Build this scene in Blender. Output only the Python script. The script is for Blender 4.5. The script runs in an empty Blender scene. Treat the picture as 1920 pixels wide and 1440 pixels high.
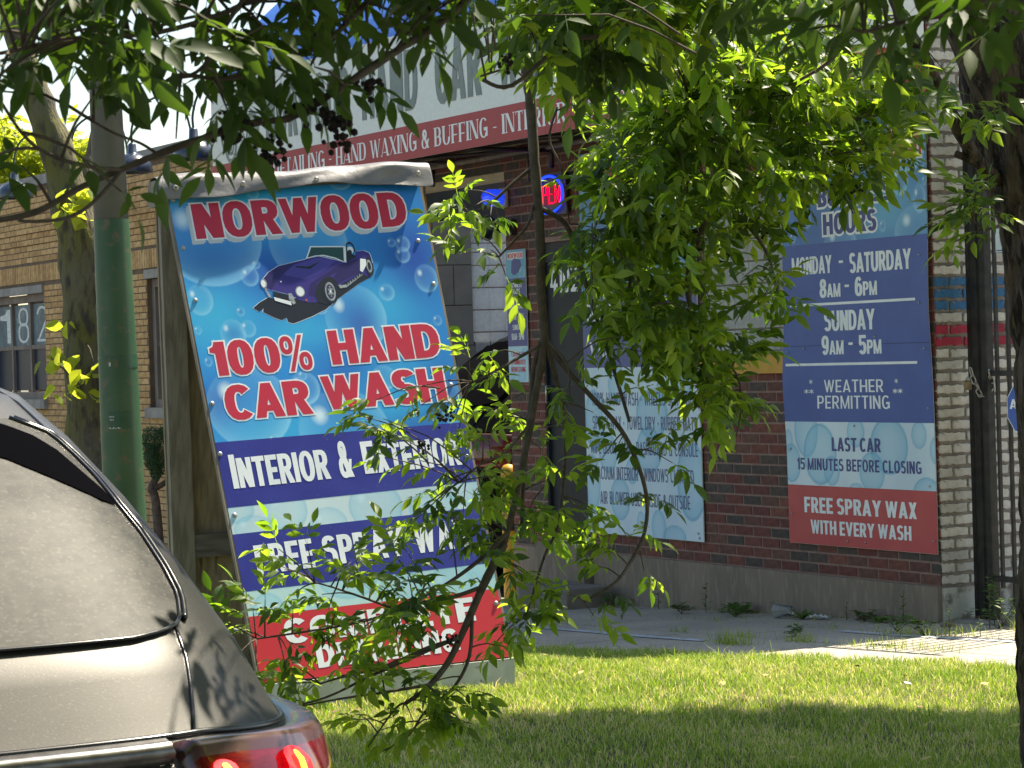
import bpy, bmesh, math, random
import numpy as np
from mathutils import Vector, Matrix, noise
R = math.radians
random.seed(7)
rng = np.random.default_rng(11)
scene = bpy.context.scene
col = scene.collection

# ------------------------------------------------------------------ camera
FPX = 4814.0
PITCH, ROLL, EYE = math.atan(50 / FPX), 0.03, 1.62
Fv = Vector((0, math.cos(PITCH), -math.sin(PITCH)))
_r0 = Vector((1, 0, 0)); _u0 = Vector((0, math.sin(PITCH), math.cos(PITCH)))
Uv = math.cos(ROLL) * _u0 + math.sin(ROLL) * _r0
Rv = math.cos(ROLL) * _r0 - math.sin(ROLL) * _u0
CAM = Vector((0, 0, EYE))
cd = bpy.data.cameras.new('camera'); cam = bpy.data.objects.new('camera', cd); col.objects.link(cam)
cd.sensor_width = 36; cd.lens = 36 * FPX / 1920; cd.clip_end = 2000; cd.clip_start = .1
m3 = Matrix((Rv, Uv, -Fv)).transposed().to_4x4(); m3.translation = CAM
cam.matrix_world = m3
cd.dof.use_dof = True; cd.dof.focus_distance = 12.5; cd.dof.aperture_fstop = 34
scene.camera = cam

def at(px, py, Y):
    d = Fv + Rv * ((px - 960) / FPX) - Uv * ((py - 720) / FPX)
    return CAM + d * (Y / d.y)

# ------------------------------------------------------------------ light
SUN_EL = 60
sh = Vector((.715, .70)).normalized()
world = bpy.data.worlds.new("World"); scene.world = world; world.use_nodes = True
nt = world.node_tree
sky = nt.nodes.new('ShaderNodeTexSky'); sky.sky_type = 'NISHITA'; sky.sun_disc = False
sky.sun_elevation = R(SUN_EL); sky.sun_rotation = math.atan2(sh.x, sh.y)
sky.air_density = 1.1; sky.dust_density = .8; sky.ozone_density = 1.0
nt.links.new(sky.outputs[0], nt.nodes['Background'].inputs[0])
nt.nodes['Background'].inputs[1].default_value = .088
sd = bpy.data.lights.new('sun', 'SUN'); sun = bpy.data.objects.new('sun', sd); col.objects.link(sun)
sd.energy = 5.0; sd.angle = R(.5); sd.color = (1, .95, .86)
sdir = Vector((sh.x * math.cos(R(SUN_EL)), sh.y * math.cos(R(SUN_EL)), math.sin(R(SUN_EL))))
sun.rotation_euler = sdir.to_track_quat('Z', 'Y').to_euler()
sun.location = (6, 10, 20)
scene.view_settings.view_transform = 'Standard'; scene.view_settings.look = 'None'
scene.view_settings.exposure = 1.37; scene.view_settings.gamma = 1
scene.view_settings.use_curve_mapping = False
scene.view_settings.use_white_balance = True; scene.view_settings.white_balance_temperature = 7300; scene.view_settings.white_balance_tint = 8
scene.cycles.max_bounces = 8; scene.cycles.transparent_max_bounces = 8
scene.cycles.diffuse_bounces = 4; scene.cycles.use_denoising = True

# ------------------------------------------------------------------ materials
MATS = {}
def mat(name, c, c2=None, scale=8., rough=.7, metal=0., bump=0., bscale=None, stretch=(1, 1, 1), attr=None, detail=6,
        lo=.38, hi=.62, c3=None, scale3=60., lo3=.5, hi3=.7, emit=None, estr=0., spec=None, coat=0., alpha=None, transmission=0., dist=.01):
    if name in MATS: return MATS[name]
    m = bpy.data.materials.new(name); MATS[name] = m; m.use_nodes = True
    t = m.node_tree; n = t.nodes; L = t.links; p = n['Principled BSDF']
    tc = n.new('ShaderNodeTexCoord'); mp = n.new('ShaderNodeMapping'); mp.inputs['Scale'].default_value = stretch
    L.new(tc.outputs['Object'], mp.inputs[0])
    def nz(sc, d=detail):
        a = n.new('ShaderNodeTexNoise'); a.inputs['Scale'].default_value = sc; a.inputs['Detail'].default_value = d
        L.new(mp.outputs[0], a.inputs['Vector']); return a
    def ramp(src, a, b):
        r = n.new('ShaderNodeMapRange'); r.inputs[1].default_value = a; r.inputs[2].default_value = b
        L.new(src, r.inputs[0]); return r.outputs[0]
    def mix(f, a, b, mode='MIX'):
        x = n.new('ShaderNodeMix'); x.data_type = 'RGBA'; x.blend_type = mode
        if isinstance(f, float): x.inputs[0].default_value = f
        else: L.new(f, x.inputs[0])
        for i, v in ((6, a), (7, b)):
            if isinstance(v, tuple): x.inputs[i].default_value = (*v, 1)
            else: L.new(v, x.inputs[i])
        return x.outputs[2]
    cur = c
    if attr:
        at_ = n.new('ShaderNodeAttribute'); at_.attribute_name = attr; cur = at_.outputs['Color']
    if c2 is not None:
        f = ramp(nz(scale).outputs[0], lo, hi)
        cur = mix(f, cur, c2) if not attr else mix(f, cur, mix(1.0, cur, c2, 'MULTIPLY'))
    if c3 is not None:
        cur = mix(ramp(nz(scale3).outputs[0], lo3, hi3), cur, c3)
    if isinstance(cur, tuple): p.inputs['Base Color'].default_value = (*cur, 1)
    else: L.new(cur, p.inputs['Base Color'])
    p.inputs['Roughness'].default_value = rough; p.inputs['Metallic'].default_value = metal
    if spec is not None: p.inputs['Specular IOR Level'].default_value = spec
    if coat: p.inputs['Coat Weight'].default_value = coat; p.inputs['Coat Roughness'].default_value = .08
    if transmission: p.inputs['Transmission Weight'].default_value = transmission
    if emit: p.inputs['Emission Color'].default_value = (*emit, 1); p.inputs['Emission Strength'].default_value = estr
    if bump:
        b = n.new('ShaderNodeBump'); b.inputs['Strength'].default_value = bump; b.inputs['Distance'].default_value = dist
        L.new(nz(bscale or scale * 4).outputs[0], b.inputs['Height']); L.new(b.outputs[0], p.inputs['Normal'])
    return m

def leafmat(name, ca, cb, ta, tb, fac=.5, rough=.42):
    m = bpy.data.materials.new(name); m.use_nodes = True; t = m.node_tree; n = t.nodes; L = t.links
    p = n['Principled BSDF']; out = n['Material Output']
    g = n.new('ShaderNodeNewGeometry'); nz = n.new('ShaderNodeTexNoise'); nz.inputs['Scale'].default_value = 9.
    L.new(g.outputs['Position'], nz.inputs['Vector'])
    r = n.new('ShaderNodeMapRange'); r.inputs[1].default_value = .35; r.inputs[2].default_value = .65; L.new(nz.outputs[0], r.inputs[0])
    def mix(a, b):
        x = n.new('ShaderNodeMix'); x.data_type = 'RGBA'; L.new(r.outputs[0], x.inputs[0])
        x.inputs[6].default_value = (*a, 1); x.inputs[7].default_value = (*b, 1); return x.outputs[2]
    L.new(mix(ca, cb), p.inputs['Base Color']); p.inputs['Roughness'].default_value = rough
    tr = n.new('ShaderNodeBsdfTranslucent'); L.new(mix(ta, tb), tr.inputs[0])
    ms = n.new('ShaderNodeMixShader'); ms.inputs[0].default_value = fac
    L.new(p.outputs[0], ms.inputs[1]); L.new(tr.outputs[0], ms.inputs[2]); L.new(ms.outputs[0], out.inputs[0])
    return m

# ------------------------------------------------------------------ object helpers
def tag(o, label=None, cat=None, group=None, kind=None):
    if label: o['label'] = label
    if cat: o['category'] = cat
    if group: o['group'] = group
    if kind: o['kind'] = kind
    return o
def thing(name, label, cat, loc=(0, 0, 0), rz=0., group=None):
    o = bpy.data.objects.new(name, None); col.objects.link(o); o.location = loc; o.rotation_euler = (0, 0, rz)
    o.empty_display_size = .2
    return tag(o, label, cat, group)
def link(name, me, parent=None, loc=None):
    o = bpy.data.objects.new(name, me); col.objects.link(o)
    if parent: o.parent = parent
    if loc is not None: o.location = loc
    return o

class MB:
    def __init__(s): s.v = []; s.f = []; s.m = []; s.c = []; s.smooth = False; s.cols = None
    def add(s, vs, fs, mi=0, color=None):
        k = len(s.v); s.v += [tuple(a) for a in vs]; s.f += [tuple(i + k for i in f) for f in fs]; s.m += [mi] * len(fs)
        if color is not None or s.cols is not None:
            if s.cols is None: s.cols = [(1, 1, 1)] * k
            s.cols += [color or (1, 1, 1)] * len(vs)
        return s
    def box(s, x0, x1, y0, y1, z0, z1, mi=0, color=None, skip_back=False):
        vs = [(x0, y0, z0), (x1, y0, z0), (x1, y1, z0), (x0, y1, z0), (x0, y0, z1), (x1, y0, z1), (x1, y1, z1), (x0, y1, z1)]
        fs = [(0, 3, 2, 1), (4, 5, 6, 7), (1, 2, 6, 5), (2, 3, 7, 6), (3, 0, 4, 7)]
        if not skip_back: fs.append((0, 1, 5, 4))
        return s.add(vs, fs, mi, color)
    def slab(s, q, t, mi=0):     # quad (4 corners) extruded by vector t
        a = [Vector(p) for p in q]; b = [p + Vector(t) for p in a]
        return s.add(a + b, [(3, 2, 1, 0), (4, 5, 6, 7), (0, 1, 5, 4), (1, 2, 6, 5), (2, 3, 7, 6), (3, 0, 4, 7)], mi)
    def tube(s, pts, rad, n=8, mi=0, cap=True, sub=0):
        P = [Vector(p) for p in pts]
        if not hasattr(rad, '__len__'): rad = [rad] * len(P)
        rad = list(rad)
        if sub:
            Q = []; RR = []
            for i in range(len(P) - 1):
                p0 = P[max(i - 1, 0)]; p1 = P[i]; p2 = P[i + 1]; p3 = P[min(i + 2, len(P) - 1)]
                for k in range(sub):
                    t = k / sub
                    Q.append(.5 * ((2 * p1) + (p2 - p0) * t + (2 * p0 - 5 * p1 + 4 * p2 - p3) * t * t + (3 * p1 - p0 - 3 * p2 + p3) * t ** 3))
                    RR.append(rad[i] * (1 - t) + rad[i + 1] * t)
            Q.append(P[-1]); RR.append(rad[-1]); P = Q; rad = RR
        vs = []; prev = None
        for i, p in enumerate(P):
            d = (P[min(i + 1, len(P) - 1)] - P[max(i - 1, 0)])
            if d.length < 1e-9: d = Vector((0, 0, 1))
            d.normalize()
            if prev is None:
                a = d.orthogonal().normalized()
            else:
                a = prev - d * prev.dot(d)
                a = a.normalized() if a.length > 1e-6 else d.orthogonal().normalized()
            prev = a; b = d.cross(a)
            for k in range(n):
                w = 2 * math.pi * k / n
                vs.append(p + (a * math.cos(w) + b * math.sin(w)) * rad[i])
        fs = [(i * n + k, i * n + (k + 1) % n, (i + 1) * n + (k + 1) % n, (i + 1) * n + k) for i in range(len(P) - 1) for k in range(n)]
        if cap: fs += [tuple(range(n))[::-1], tuple((len(P) - 1) * n + k for k in range(n))]
        s.smooth = True
        s.add(vs, fs, mi); return P, rad
    def lathe(s, prof, o=(0, 0, 0), n=24, axis='z', mi=0):
        vs = []
        for r_, z_ in prof:
            for k in range(n):
                w = 2 * math.pi * k / n; a, b = r_ * math.cos(w), r_ * math.sin(w)
                q = (a, b, z_) if axis == 'z' else ((z_, a, b) if axis == 'x' else (a, z_, b))
                vs.append((o[0] + q[0], o[1] + q[1], o[2] + q[2]))
        s.add(vs, [(i * n + k, i * n + (k + 1) % n, (i + 1) * n + (k + 1) % n, (i + 1) * n + k) for i in range(len(prof) - 1) for k in range(n)], mi)
        s.smooth = True; return s
    def mesh(s, name, mats, smooth=None):
        me = bpy.data.meshes.new(name); me.from_pydata(s.v, [], s.f)
        if not isinstance(mats, (list, tuple)): mats = [mats]
        for m in mats: me.materials.append(m)
        if len(mats) > 1: me.polygons.foreach_set('material_index', s.m)
        if s.cols:
            ca = me.color_attributes.new('tone', 'FLOAT_COLOR', 'POINT')
            ca.data.foreach_set('color', np.hstack([np.array(s.cols, float), np.ones((len(s.cols), 1))]).ravel())
        if smooth if smooth is not None else s.smooth: me.polygons.foreach_set('use_smooth', [True] * len(s.f))
        me.update(); return me
    def build(s, name, mats, parent=None, smooth=None, kind=None):
        o = link(name, s.mesh(name, mats, smooth), parent)
        if kind: o['kind'] = kind
        return o

def np_mesh(name, V, Fq, mats, cols=None, smooth=False):
    me = bpy.data.meshes.new(name); n = len(V); k = Fq.shape[1]
    me.vertices.add(n); me.vertices.foreach_set('co', V.astype(np.float32).ravel())
    me.loops.add(Fq.size); me.loops.foreach_set('vertex_index', Fq.astype(np.int32).ravel())
    me.polygons.add(len(Fq)); me.polygons.foreach_set('loop_start', (np.arange(len(Fq)) * k).astype(np.int32))
    me.polygons.foreach_set('loop_total', np.full(len(Fq), k, np.int32))
    for m in (mats if isinstance(mats, (list, tuple)) else [mats]): me.materials.append(m)
    if cols is not None:
        ca = me.color_attributes.new('tone', 'FLOAT_COLOR', 'POINT')
        ca.data.foreach_set('color', np.hstack([cols, np.ones((n, 1))]).astype(np.float32).ravel())
    if smooth: me.polygons.foreach_set('use_smooth', np.ones(len(Fq), bool))
    me.update(calc_edges=True); me.validate(); return me

# ------------------------------------------------------------------ wall frame
P0 = Vector((2.4773, 15.0, 0)); DD = Vector((-.48357, .87530, 0)); NN = Vector((-.87530, -.48357, 0))
WRZ = math.atan2(DD.y, DD.x)
def W(s, off, z): return P0 + DD * s + NN * off + Vector((0, 0, z))
def sidez(s): return -.010 - .04 * min(max(s, -4.), 11.)
def soff(x, y):
    v = Vector((x, y, 0)) - P0; return v.dot(DD), v.dot(NN)
def lawn_edge(s): return 1.60 + .25 * (min(max(s, -2.6), 1.0) + 2.2)

# ------------------------------------------------------------------ lettering: strokes
def _poly(*p): return ('P', list(p))
def _ring(cx, cy, ro, rp, ri, rq, a0=0, a1=360): return ('R', cx, cy, ro, rp, ri, rq, a0, a1)
def glyphs(t=.29, b=.19, serif=False):
    G = {}
    h = t
    def stem(x, y0=0., y1=1., w=None): w = t if w is None else w; return _poly((x, y0), (x + w, y0), (x + w, y1), (x, y1))
    def bar(x0, x1, y, w=None): w = b if w is None else w; return _poly((x0, y), (x1, y), (x1, y + w), (x0, y + w))
    thin = t if not serif else b * 1.1
    S = lambda x, w, y: [_poly((x - .07, y), (x + w + .07, y), (x + w + .07, y + .045), (x - .07, y + .045))] if serif else []
    SB = lambda x, w=t: S(x, w, 0); ST = lambda x, w=t: S(x, w, .955)
    def bowl(x, y0, y1, rx):
        cy = (y0 + y1) / 2; ry = (y1 - y0) / 2
        return [_ring(x, cy, rx, ry, max(rx - t, .05), max(ry - b, .04), -90, 90)]
    Wd = .56 + t * 1.15
    G['I'] = ([stem(0)] + SB(0) + ST(0), t)
    G['1'] = ([stem(.17), _poly((0, .70), (.18, .66), (.18, .99), (.12, .86), (0, .82))], .17 + t)
    G['H'] = ([stem(0), stem(Wd - t), bar(t, Wd - t, .41)] + SB(0) + ST(0) + SB(Wd - t) + ST(Wd - t), Wd)
    G['N'] = ([stem(0, w=thin), stem(Wd - thin, w=thin), _poly((0, 1), (t * 1.12, 1), (Wd, 0), (Wd - t * 1.12, 0))] + SB(0, thin) + ST(Wd - thin, thin) + (ST(-.02, thin) if serif else []), Wd)
    G['U'] = ([stem(0, .38, 1), stem(Wd - thin, .38, 1, thin), _ring(Wd / 2, .39, Wd / 2, .41, Wd / 2 - t, .41 - b, 180, 360)] + ST(0) + ST(Wd - thin, thin), Wd)
    G['O'] = ([_ring(Wd / 2 + .02, .5, Wd / 2 + .02, .52, Wd / 2 + .02 - t, .52 - b)], Wd + .04)
    G['Q'] = G['O']
    G['0'] = ([_ring(Wd * .45, .5, Wd * .45, .52, max(Wd * .45 - t, .05), .52 - b)], Wd * .9)
    G['C'] = ([_ring(Wd / 2 + .02, .5, Wd / 2 + .02, .52, Wd / 2 + .02 - t, .52 - b, 42, 318)], Wd - .02)
    G['G'] = ([_ring(Wd / 2 + .02, .5, Wd / 2 + .02, .52, Wd / 2 + .02 - t, .52 - b, 42, 330), _poly((Wd * .55, .35), (Wd + .02, .35), (Wd + .02, .52), (Wd * .55, .52)), _poly((Wd + .02 - t * .8, .05), (Wd + .02, .05), (Wd + .02, .4), (Wd + .02 - t * .8, .4))], Wd + .02)
    G['D'] = ([stem(0), bar(t, .40, 0), bar(t, .40, 1 - b)] + bowl(.40, 0, 1, Wd - .40) + SB(0) + ST(0), Wd)
    wb = Wd * .92
    G['P'] = ([stem(0), bar(t, wb * .52, 1 - b), bar(t, wb * .52, .38)] + bowl(wb * .52, .38, 1, wb * .48) + SB(0) + ST(0), wb)
    G['R'] = ([stem(0), bar(t, wb * .52, 1 - b), bar(t, wb * .52, .40)] + bowl(wb * .52, .40, 1, wb * .48) + [_poly((wb * .38, .42), (wb * .38 + t * .95, .46), (wb * 1.06, 0), (wb * 1.06 - t * 1.1, 0))] + SB(0) + ST(0), wb * 1.04)
    G['B'] = ([stem(0), bar(t, wb * .5, 1 - b), bar(t, wb * .5, .45, b * .9), bar(t, wb * .5, 0)] + bowl(wb * .5, .45, 1, wb * .46) + bowl(wb * .5, 0, .55, wb * .5) + SB(0) + ST(0), wb)
    we = Wd * .80
    sv = ([_poly((we - .045, 0), (we, 0), (we, .2), (we - .03, .2)), _poly((we - .045, 1), (we, 1), (we, .82), (we - .03, .82))] if serif else [])
    G['E'] = ([stem(0), bar(t, we, 0), bar(t, we * .92, .41), bar(t, we, 1 - b)] + SB(0) + ST(0) + sv, we)
    G['F'] = ([stem(0), bar(t, we * .9, .40), bar(t, we, 1 - b)] + SB(0) + ST(0) + sv[1:], we)
    G['L'] = ([stem(0), bar(t, we, 0)] + SB(0) + ST(0) + sv[:1], we)
    G['T'] = ([stem(we / 2 + .03 - t / 2, 0, 1 - b), bar(0, we + .06, 1 - b)] + SB(we / 2 + .03 - t / 2) + ([_poly((0, .8), (.03, .8), (.05, 1), (0, 1)), _poly((we + .03, .8), (we + .06, .8), (we + .06, 1), (we + .01, 1))] if serif else []), we + .06)
    wa = Wd + .06
    G['A'] = ([_poly((0, 0), (thin, 0), (wa / 2 + thin * .42, 1), (wa / 2 - thin * .5, 1)), _poly((wa / 2 - t * .45, 1), (wa / 2 + t * .45, 1), (wa, 0), (wa - t, 0)), _poly((wa * .24, .18), (wa * .76, .18), (wa * .70, .18 + b * .85), (wa * .30, .18 + b * .85))] + SB(-.02, thin) + SB(wa - t + .02), wa)
    G['V'] = ([_poly((0, 1), (t, 1), (wa / 2 + t * .45, 0), (wa / 2 - t * .45, 0)), _poly((wa - thin, 1), (wa, 1), (wa / 2 + thin * .45, 0), (wa / 2 - thin * .45, 0))] + ST(-.02) + ST(wa - thin, thin), wa)
    ww = Wd * 1.42; q = ww * .30; tt = t * .82; th = thin * .82 if not serif else thin
    G['W'] = ([_poly((0, 1), (tt, 1), (q + tt * .45, 0), (q - tt * .5, 0)), _poly((q - th * .5, 0), (q + th * .5, 0), (ww / 2 + th * .5, 1), (ww / 2 - th * .5, 1)), _poly((ww / 2 - tt * .5, 1), (ww / 2 + tt * .5, 1), (ww - q + tt * .5, 0), (ww - q - tt * .5, 0)), _poly((ww - q - th * .5, 0), (ww - q + th * .45, 0), (ww, 1), (ww - th, 1))] + ST(-.02, tt) + ST(ww - th, th), ww)
    wm = Wd * 1.22; tm = t * .88
    G['M'] = ([stem(0, w=min(tm, thin)), stem(wm - tm, w=tm), _poly((0, 1), (tm * 1.05, 1), (wm / 2 + tm * .4, 0), (wm / 2 - tm * .4, 0)), _poly((wm - tm * 1.05, 1), (wm, 1), (wm / 2 + tm * .4, 0), (wm / 2 - tm * .4, 0))] + SB(0, min(tm, thin)) + SB(wm - tm, tm), wm)
    G['X'] = ([_poly((0, 1), (t, 1), (wb, 0), (wb - t, 0)), _poly((wb - thin, 1), (wb, 1), (thin, 0), (0, 0))] + ST(-.01) + SB(wb - t), wb)
    G['Y'] = ([stem(wa / 2 - t / 2, 0, .45), _poly((0, 1), (t, 1), (wa / 2 + t / 2, .42), (wa / 2 - t / 2, .42)), _poly((wa - t, 1), (wa, 1), (wa / 2 + t / 2, .42), (wa / 2 - t / 2, .42))], wa)
    G['K'] = ([stem(0), _poly((t * .8, .38), (t * .8, .62), (wb - t, 1), (wb, 1)), _poly((t * 1.0, .55), (t * 1.9, .62), (wb + .02, 0), (wb - t, 0))], wb)
    G['J'] = ([stem(we - t, .3, 1), _ring(we / 2, .32, we / 2, .34, max(we / 2 - t, .04), .34 - b, 180, 360)], we)
    ws = Wd * .90; r1 = ws / 2
    G['S'] = ([_ring(r1, .735, r1 - .01, .285, max(r1 - t, .05), .285 - b * .95, 25, 270), _ring(r1, .285, r1, .305, max(r1 - t, .05), .305 - b * .95, -155, 90)], ws)
    G['5'] = ([_poly((.03, .5), (.03 + t * .8, .42), (.03 + t * .8, 1), (.05, 1)), bar(.05, ws * .95, 1 - b), _ring(r1, .32, r1, .34, max(r1 - t, .05), .34 - b, -155, 120)], ws)
    G['2'] = ([_ring(r1, .70, r1, .32, max(r1 - t, .05), .32 - b, -25, 165), _poly((0, 0), (t * 1.0, 0), (ws, .60), (ws - t * .7, .70)), bar(0, ws, 0)], ws)
    G['4'] = ([stem(ws * .5, 0, 1), bar(0, ws * 1.1, .2, b * .9), _poly((0, .2), (t * .8, .2), (ws * .5 + .02, 1), (ws * .5 - .05, 1))], ws * 1.1)
    G['8'] = ([_ring(r1, .745, r1 * .92, .275, max(r1 * .92 - t, .05), max(.275 - b, .06)), _ring(r1, .275, r1, .295, max(r1 - t, .06), max(.295 - b, .07))], ws)
    G['6'] = ([_ring(r1, .33, r1, .35, max(r1 - t, .05), .35 - b), _ring(r1, .5, r1, .52, max(r1 - t, .05), .52 - b, 40, 200)], ws)
    G['9'] = ([_ring(r1, .67, r1, .35, max(r1 - t, .05), .35 - b), _ring(r1, .5, r1, .52, max(r1 - t, .05), .52 - b, -140, 20)], ws)
    G['%'] = ([_ring(.22, .75, .22, .27, .08, .13), _ring(.80, .25, .22, .27, .08, .13), _poly((.22, -.03), (.36, -.03), (.80, 1.03), (.66, 1.03))], 1.02)
    G['&'] = ([_ring(.36, .75, .25, .27, .07, .11), _ring(.33, .28, .33, .30, max(.33 - t * .8, .08), .30 - b, 60, 330), _poly((.12, .78), (.12 + t * .8, .84), (.86, 0), (.86 - t * 1.1, 0)), _poly((.50, .08), (.70, .12), (.86, .50), (.68, .50))], .88)
    G['-'] = ([bar(0, .34, .38, b * .9)], .34)
    G["'"] = ([stem(0, .7, 1, t * .6)], t * .6)
    G['.'] = ([_ring(.1, .47, .1, .12, .001, .001)], .2)
    G['*'] = ([_poly((.16, 0.3), (.24, .3), (.24, 1), (.16, 1)), _poly((-.04, .50), (.0, .42), (.44, .80), (.40, .88)), _poly((.0, .88), (-.04, .80), (.40, .42), (.44, .50))], .4)
    return G
GH = glyphs(.34, .21); GC = glyphs(.33, .17); GM = glyphs(.27, .155); GS = glyphs(.22, .06, True); GL = glyphs(.19, .12)

def text_mb(mb, s, x0, x1, y0, y1, G, mp, layer=0., e=0., track=.09, space=.36, dx=0., dy=0., skewy=0., segs=18, caps=None, mi=0):
    """string between x0 and x1 with baseline y0 and cap height y1-y0; mp(x,y,lift)->point; e widens strokes (outline)"""
    adv = []; tot = 0
    for i, ch in enumerate(s):
        sc = caps[i] if caps else 1.
        w = space if ch == ' ' else G[ch][1] * sc
        adv.append((tot, sc)); tot += w + (track if ch != ' ' else 0)
    tot -= track
    kx = (x1 - x0) / tot; ky = y1 - y0; lift = layer; k = 0
    for (a, sc), ch in zip(adv, s):
        if ch == ' ': continue
        for pr in G[ch][0]:
            k += 1; z = layer + (k % 7) * .00004
            def T(x, y): X = x0 + (a + x * sc) * kx + dx; return mp(X, y0 + y * sc * ky + dy + skewy * (X - x0), z)
            if pr[0] == 'P':
                P = [(p[0] * kx * sc, p[1] * ky * sc) for p in pr[1]]
                if e:
                    cx = sum(p[0] for p in P) / len(P); cy = sum(p[1] for p in P) / len(P)
                    n = len(P); ar = sum(P[i][0] * P[(i + 1) % n][1] - P[(i + 1) % n][0] * P[i][1] for i in range(n)); sg = 1 if ar > 0 else -1
                    Q = []
                    for i in range(n):
                        p, c_, nx = Vector(P[i - 1]), Vector(P[i]), Vector(P[(i + 1) % n])
                        d1 = (c_ - p).normalized(); d2 = (nx - c_).normalized()
                        n1 = Vector((d1.y, -d1.x)) * sg; n2 = Vector((d2.y, -d2.x)) * sg
                        bis = (n1 + n2); l = bis.length
                        if l < 1e-4: Q.append(c_); continue
                        bis /= l; Q.append(c_ + bis * min(e / max(bis.dot(n1), .35), e * 2.2))
                    P = [(q.x, q.y) for q in Q]
                mb.add([T(p[0] / (kx * sc), p[1] / (ky * sc)) for p in P], [tuple(range(len(P)))], mi)
            else:
                _, cx, cy, ro, rp, ri, rq, a0, a1 = pr
                n = max(4, int(segs * (a1 - a0) / 360)); vs = []
                ex, ey = e / (kx * sc), e / (ky * sc); da = 0 if a1 - a0 >= 360 else math.degrees(e / max(ro * kx * sc, 1e-4)) * .8
                for i in range(n + 1):
                    w = R(a0 - da + (a1 - a0 + 2 * da) * i / n); c_, s_ = math.cos(w), math.sin(w)
                    # slightly squared curves read as heavy display type
                    c2 = math.copysign(abs(c_) ** .86, c_); s2 = math.copysign(abs(s_) ** .86, s_)
                    vs.append(T(cx + (ro + ex) * c2, cy + (rp + ey) * s2)); vs.append(T(cx + max(ri - ex, .002) * c2, cy + max(rq - ey, .002) * s2))
                mb.add(vs, [(2 * i, 2 * i + 2, 2 * i + 3, 2 * i + 1) for i in range(n)], mi)

def print_part(parent, name, m, calls):
    for a, k in calls:
        s, x0, x1, G = a[0], a[1], a[2], a[5]; tr = k.get('track', .09); sp_ = k.get('space', .36); caps = k.get('caps')
        if ' ' not in s: words = [(s, x0, x1)]
        else:       # every word is a piece of print of its own
            pos = []; tot = 0
            for i, ch in enumerate(s):
                w = sp_ if ch == ' ' else G[ch][1]; pos.append((tot, tot + w)); tot += w + (tr if ch != ' ' else 0)
            tot -= tr; kx = (x1 - x0) / tot; words = []; i = 0
            for wd in s.split(' '):
                words.append((wd, x0 + pos[i][0] * kx, x0 + pos[i + len(wd) - 1][1] * kx)); i += len(wd) + 1
        for wd, xa, xb in words:
            kk = dict(k); kk['dy'] = k.get('dy', 0.) + k.get('skewy', 0.) * (xa - x0)
            mb = MB(); text_mb(mb, wd, xa, xb, *a[3:], **kk); o = mb.build(name, m, parent, smooth=False)
    return o

# ------------------------------------------------------------------ poster art (vertex colours)
def grid_xy(w, h, st):
    nx, ny = int(round(w / st)) + 1, int(round(h / st)) + 1
    X, Y = np.meshgrid(np.linspace(0, w, nx), np.linspace(0, h, ny)); return X, Y
def gauss_field(X, Y, base, spots):
    C = np.ones(X.shape + (3,)) * np.array(base)
    for (x, y, rx, ry, c, a) in spots:
        k = a * np.exp(-(((X - x) / rx) ** 2 + ((Y - y) / ry) ** 2))
        C = C * (1 - k[..., None]) + np.array(c) * k[..., None]
    return C
def bubble(C, X, Y, x, y, r, ry=None, dark=None, a=.55, st=.005, rimc=(.45, .80, .95)):
    ry = ry or r
    d = np.sqrt(((X - x) / r) ** 2 + ((Y - y) / ry) ** 2); w = st / min(r, ry)
    ins = np.clip((1 - d) / w + .5, 0, 1)
    lw = np.clip(.55 + .45 * ((X - x) / r * .5 - (Y - y) / ry * .8), .12, 1)
    rim = ins * (a * .15 + a * lw * np.clip(d, 0, 1) ** 4)
    if dark is not None:
        k = (ins * .55 * np.clip(1 - d * 1.1, 0, 1))[..., None]; C = C * (1 - k) + np.array(dark) * k
    C = C * (1 - rim[..., None]) + np.array(rimc) * rim[..., None]
    dh = np.sqrt(((X - x + .48 * r) / (.16 * r + st * .3)) ** 2 + ((Y - y - .42 * ry) / (.2 * ry + st * .3)) ** 2)
    k = (np.clip(1.3 - dh, 0, 1) * .8)[..., None]
    return C * (1 - k) + np.array((.75, .92, .97)) * k
def drop(C, X, Y, x, y, r, ry, st=.008):
    d = np.sqrt(((X - x) / r) ** 2 + ((Y - y) / ry) ** 2); w = st / min(r, ry)
    ins = np.clip((1 - d) / w + .5, 0, 1)
    body = ins * (.35 + .4 * np.clip(d, 0, 1) ** 3); rim = ins * np.clip((d - .9) * 9, 0, 1) * .75
    C = C * (1 - body[..., None]) + np.array((.16, .52, .72)) * body[..., None]
    C = C * (1 - rim[..., None]) + np.array((.06, .32, .52)) * rim[..., None]
    return C
def art_part(parent, name, X, Y, C, mp, m, lift=0.):
    ny, nx = X.shape
    P = np.array([mp(a, b, lift) for a, b in zip(X.ravel(), Y.ravel())], float)
    i = np.arange(ny * nx).reshape(ny, nx)
    F = np.stack([i[:-1, :-1].ravel(), i[:-1, 1:].ravel(), i[1:, 1:].ravel(), i[1:, :-1].ravel()], 1)
    me = np_mesh(name, P, F, m, C.reshape(-1, 3)); return link(name, me, parent)
def quad_part(mb, x0, x1, y0, y1, mp, lift, mi=0, n=1):
    for i in range(n):
        a, b = x0 + (x1 - x0) * i / n, x0 + (x1 - x0) * (i + 1) / n
        mb.add([mp(a, y0, lift), mp(b, y0, lift), mp(b, y1, lift), mp(a, y1, lift)], [(0, 1, 2, 3)], mi)

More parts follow.
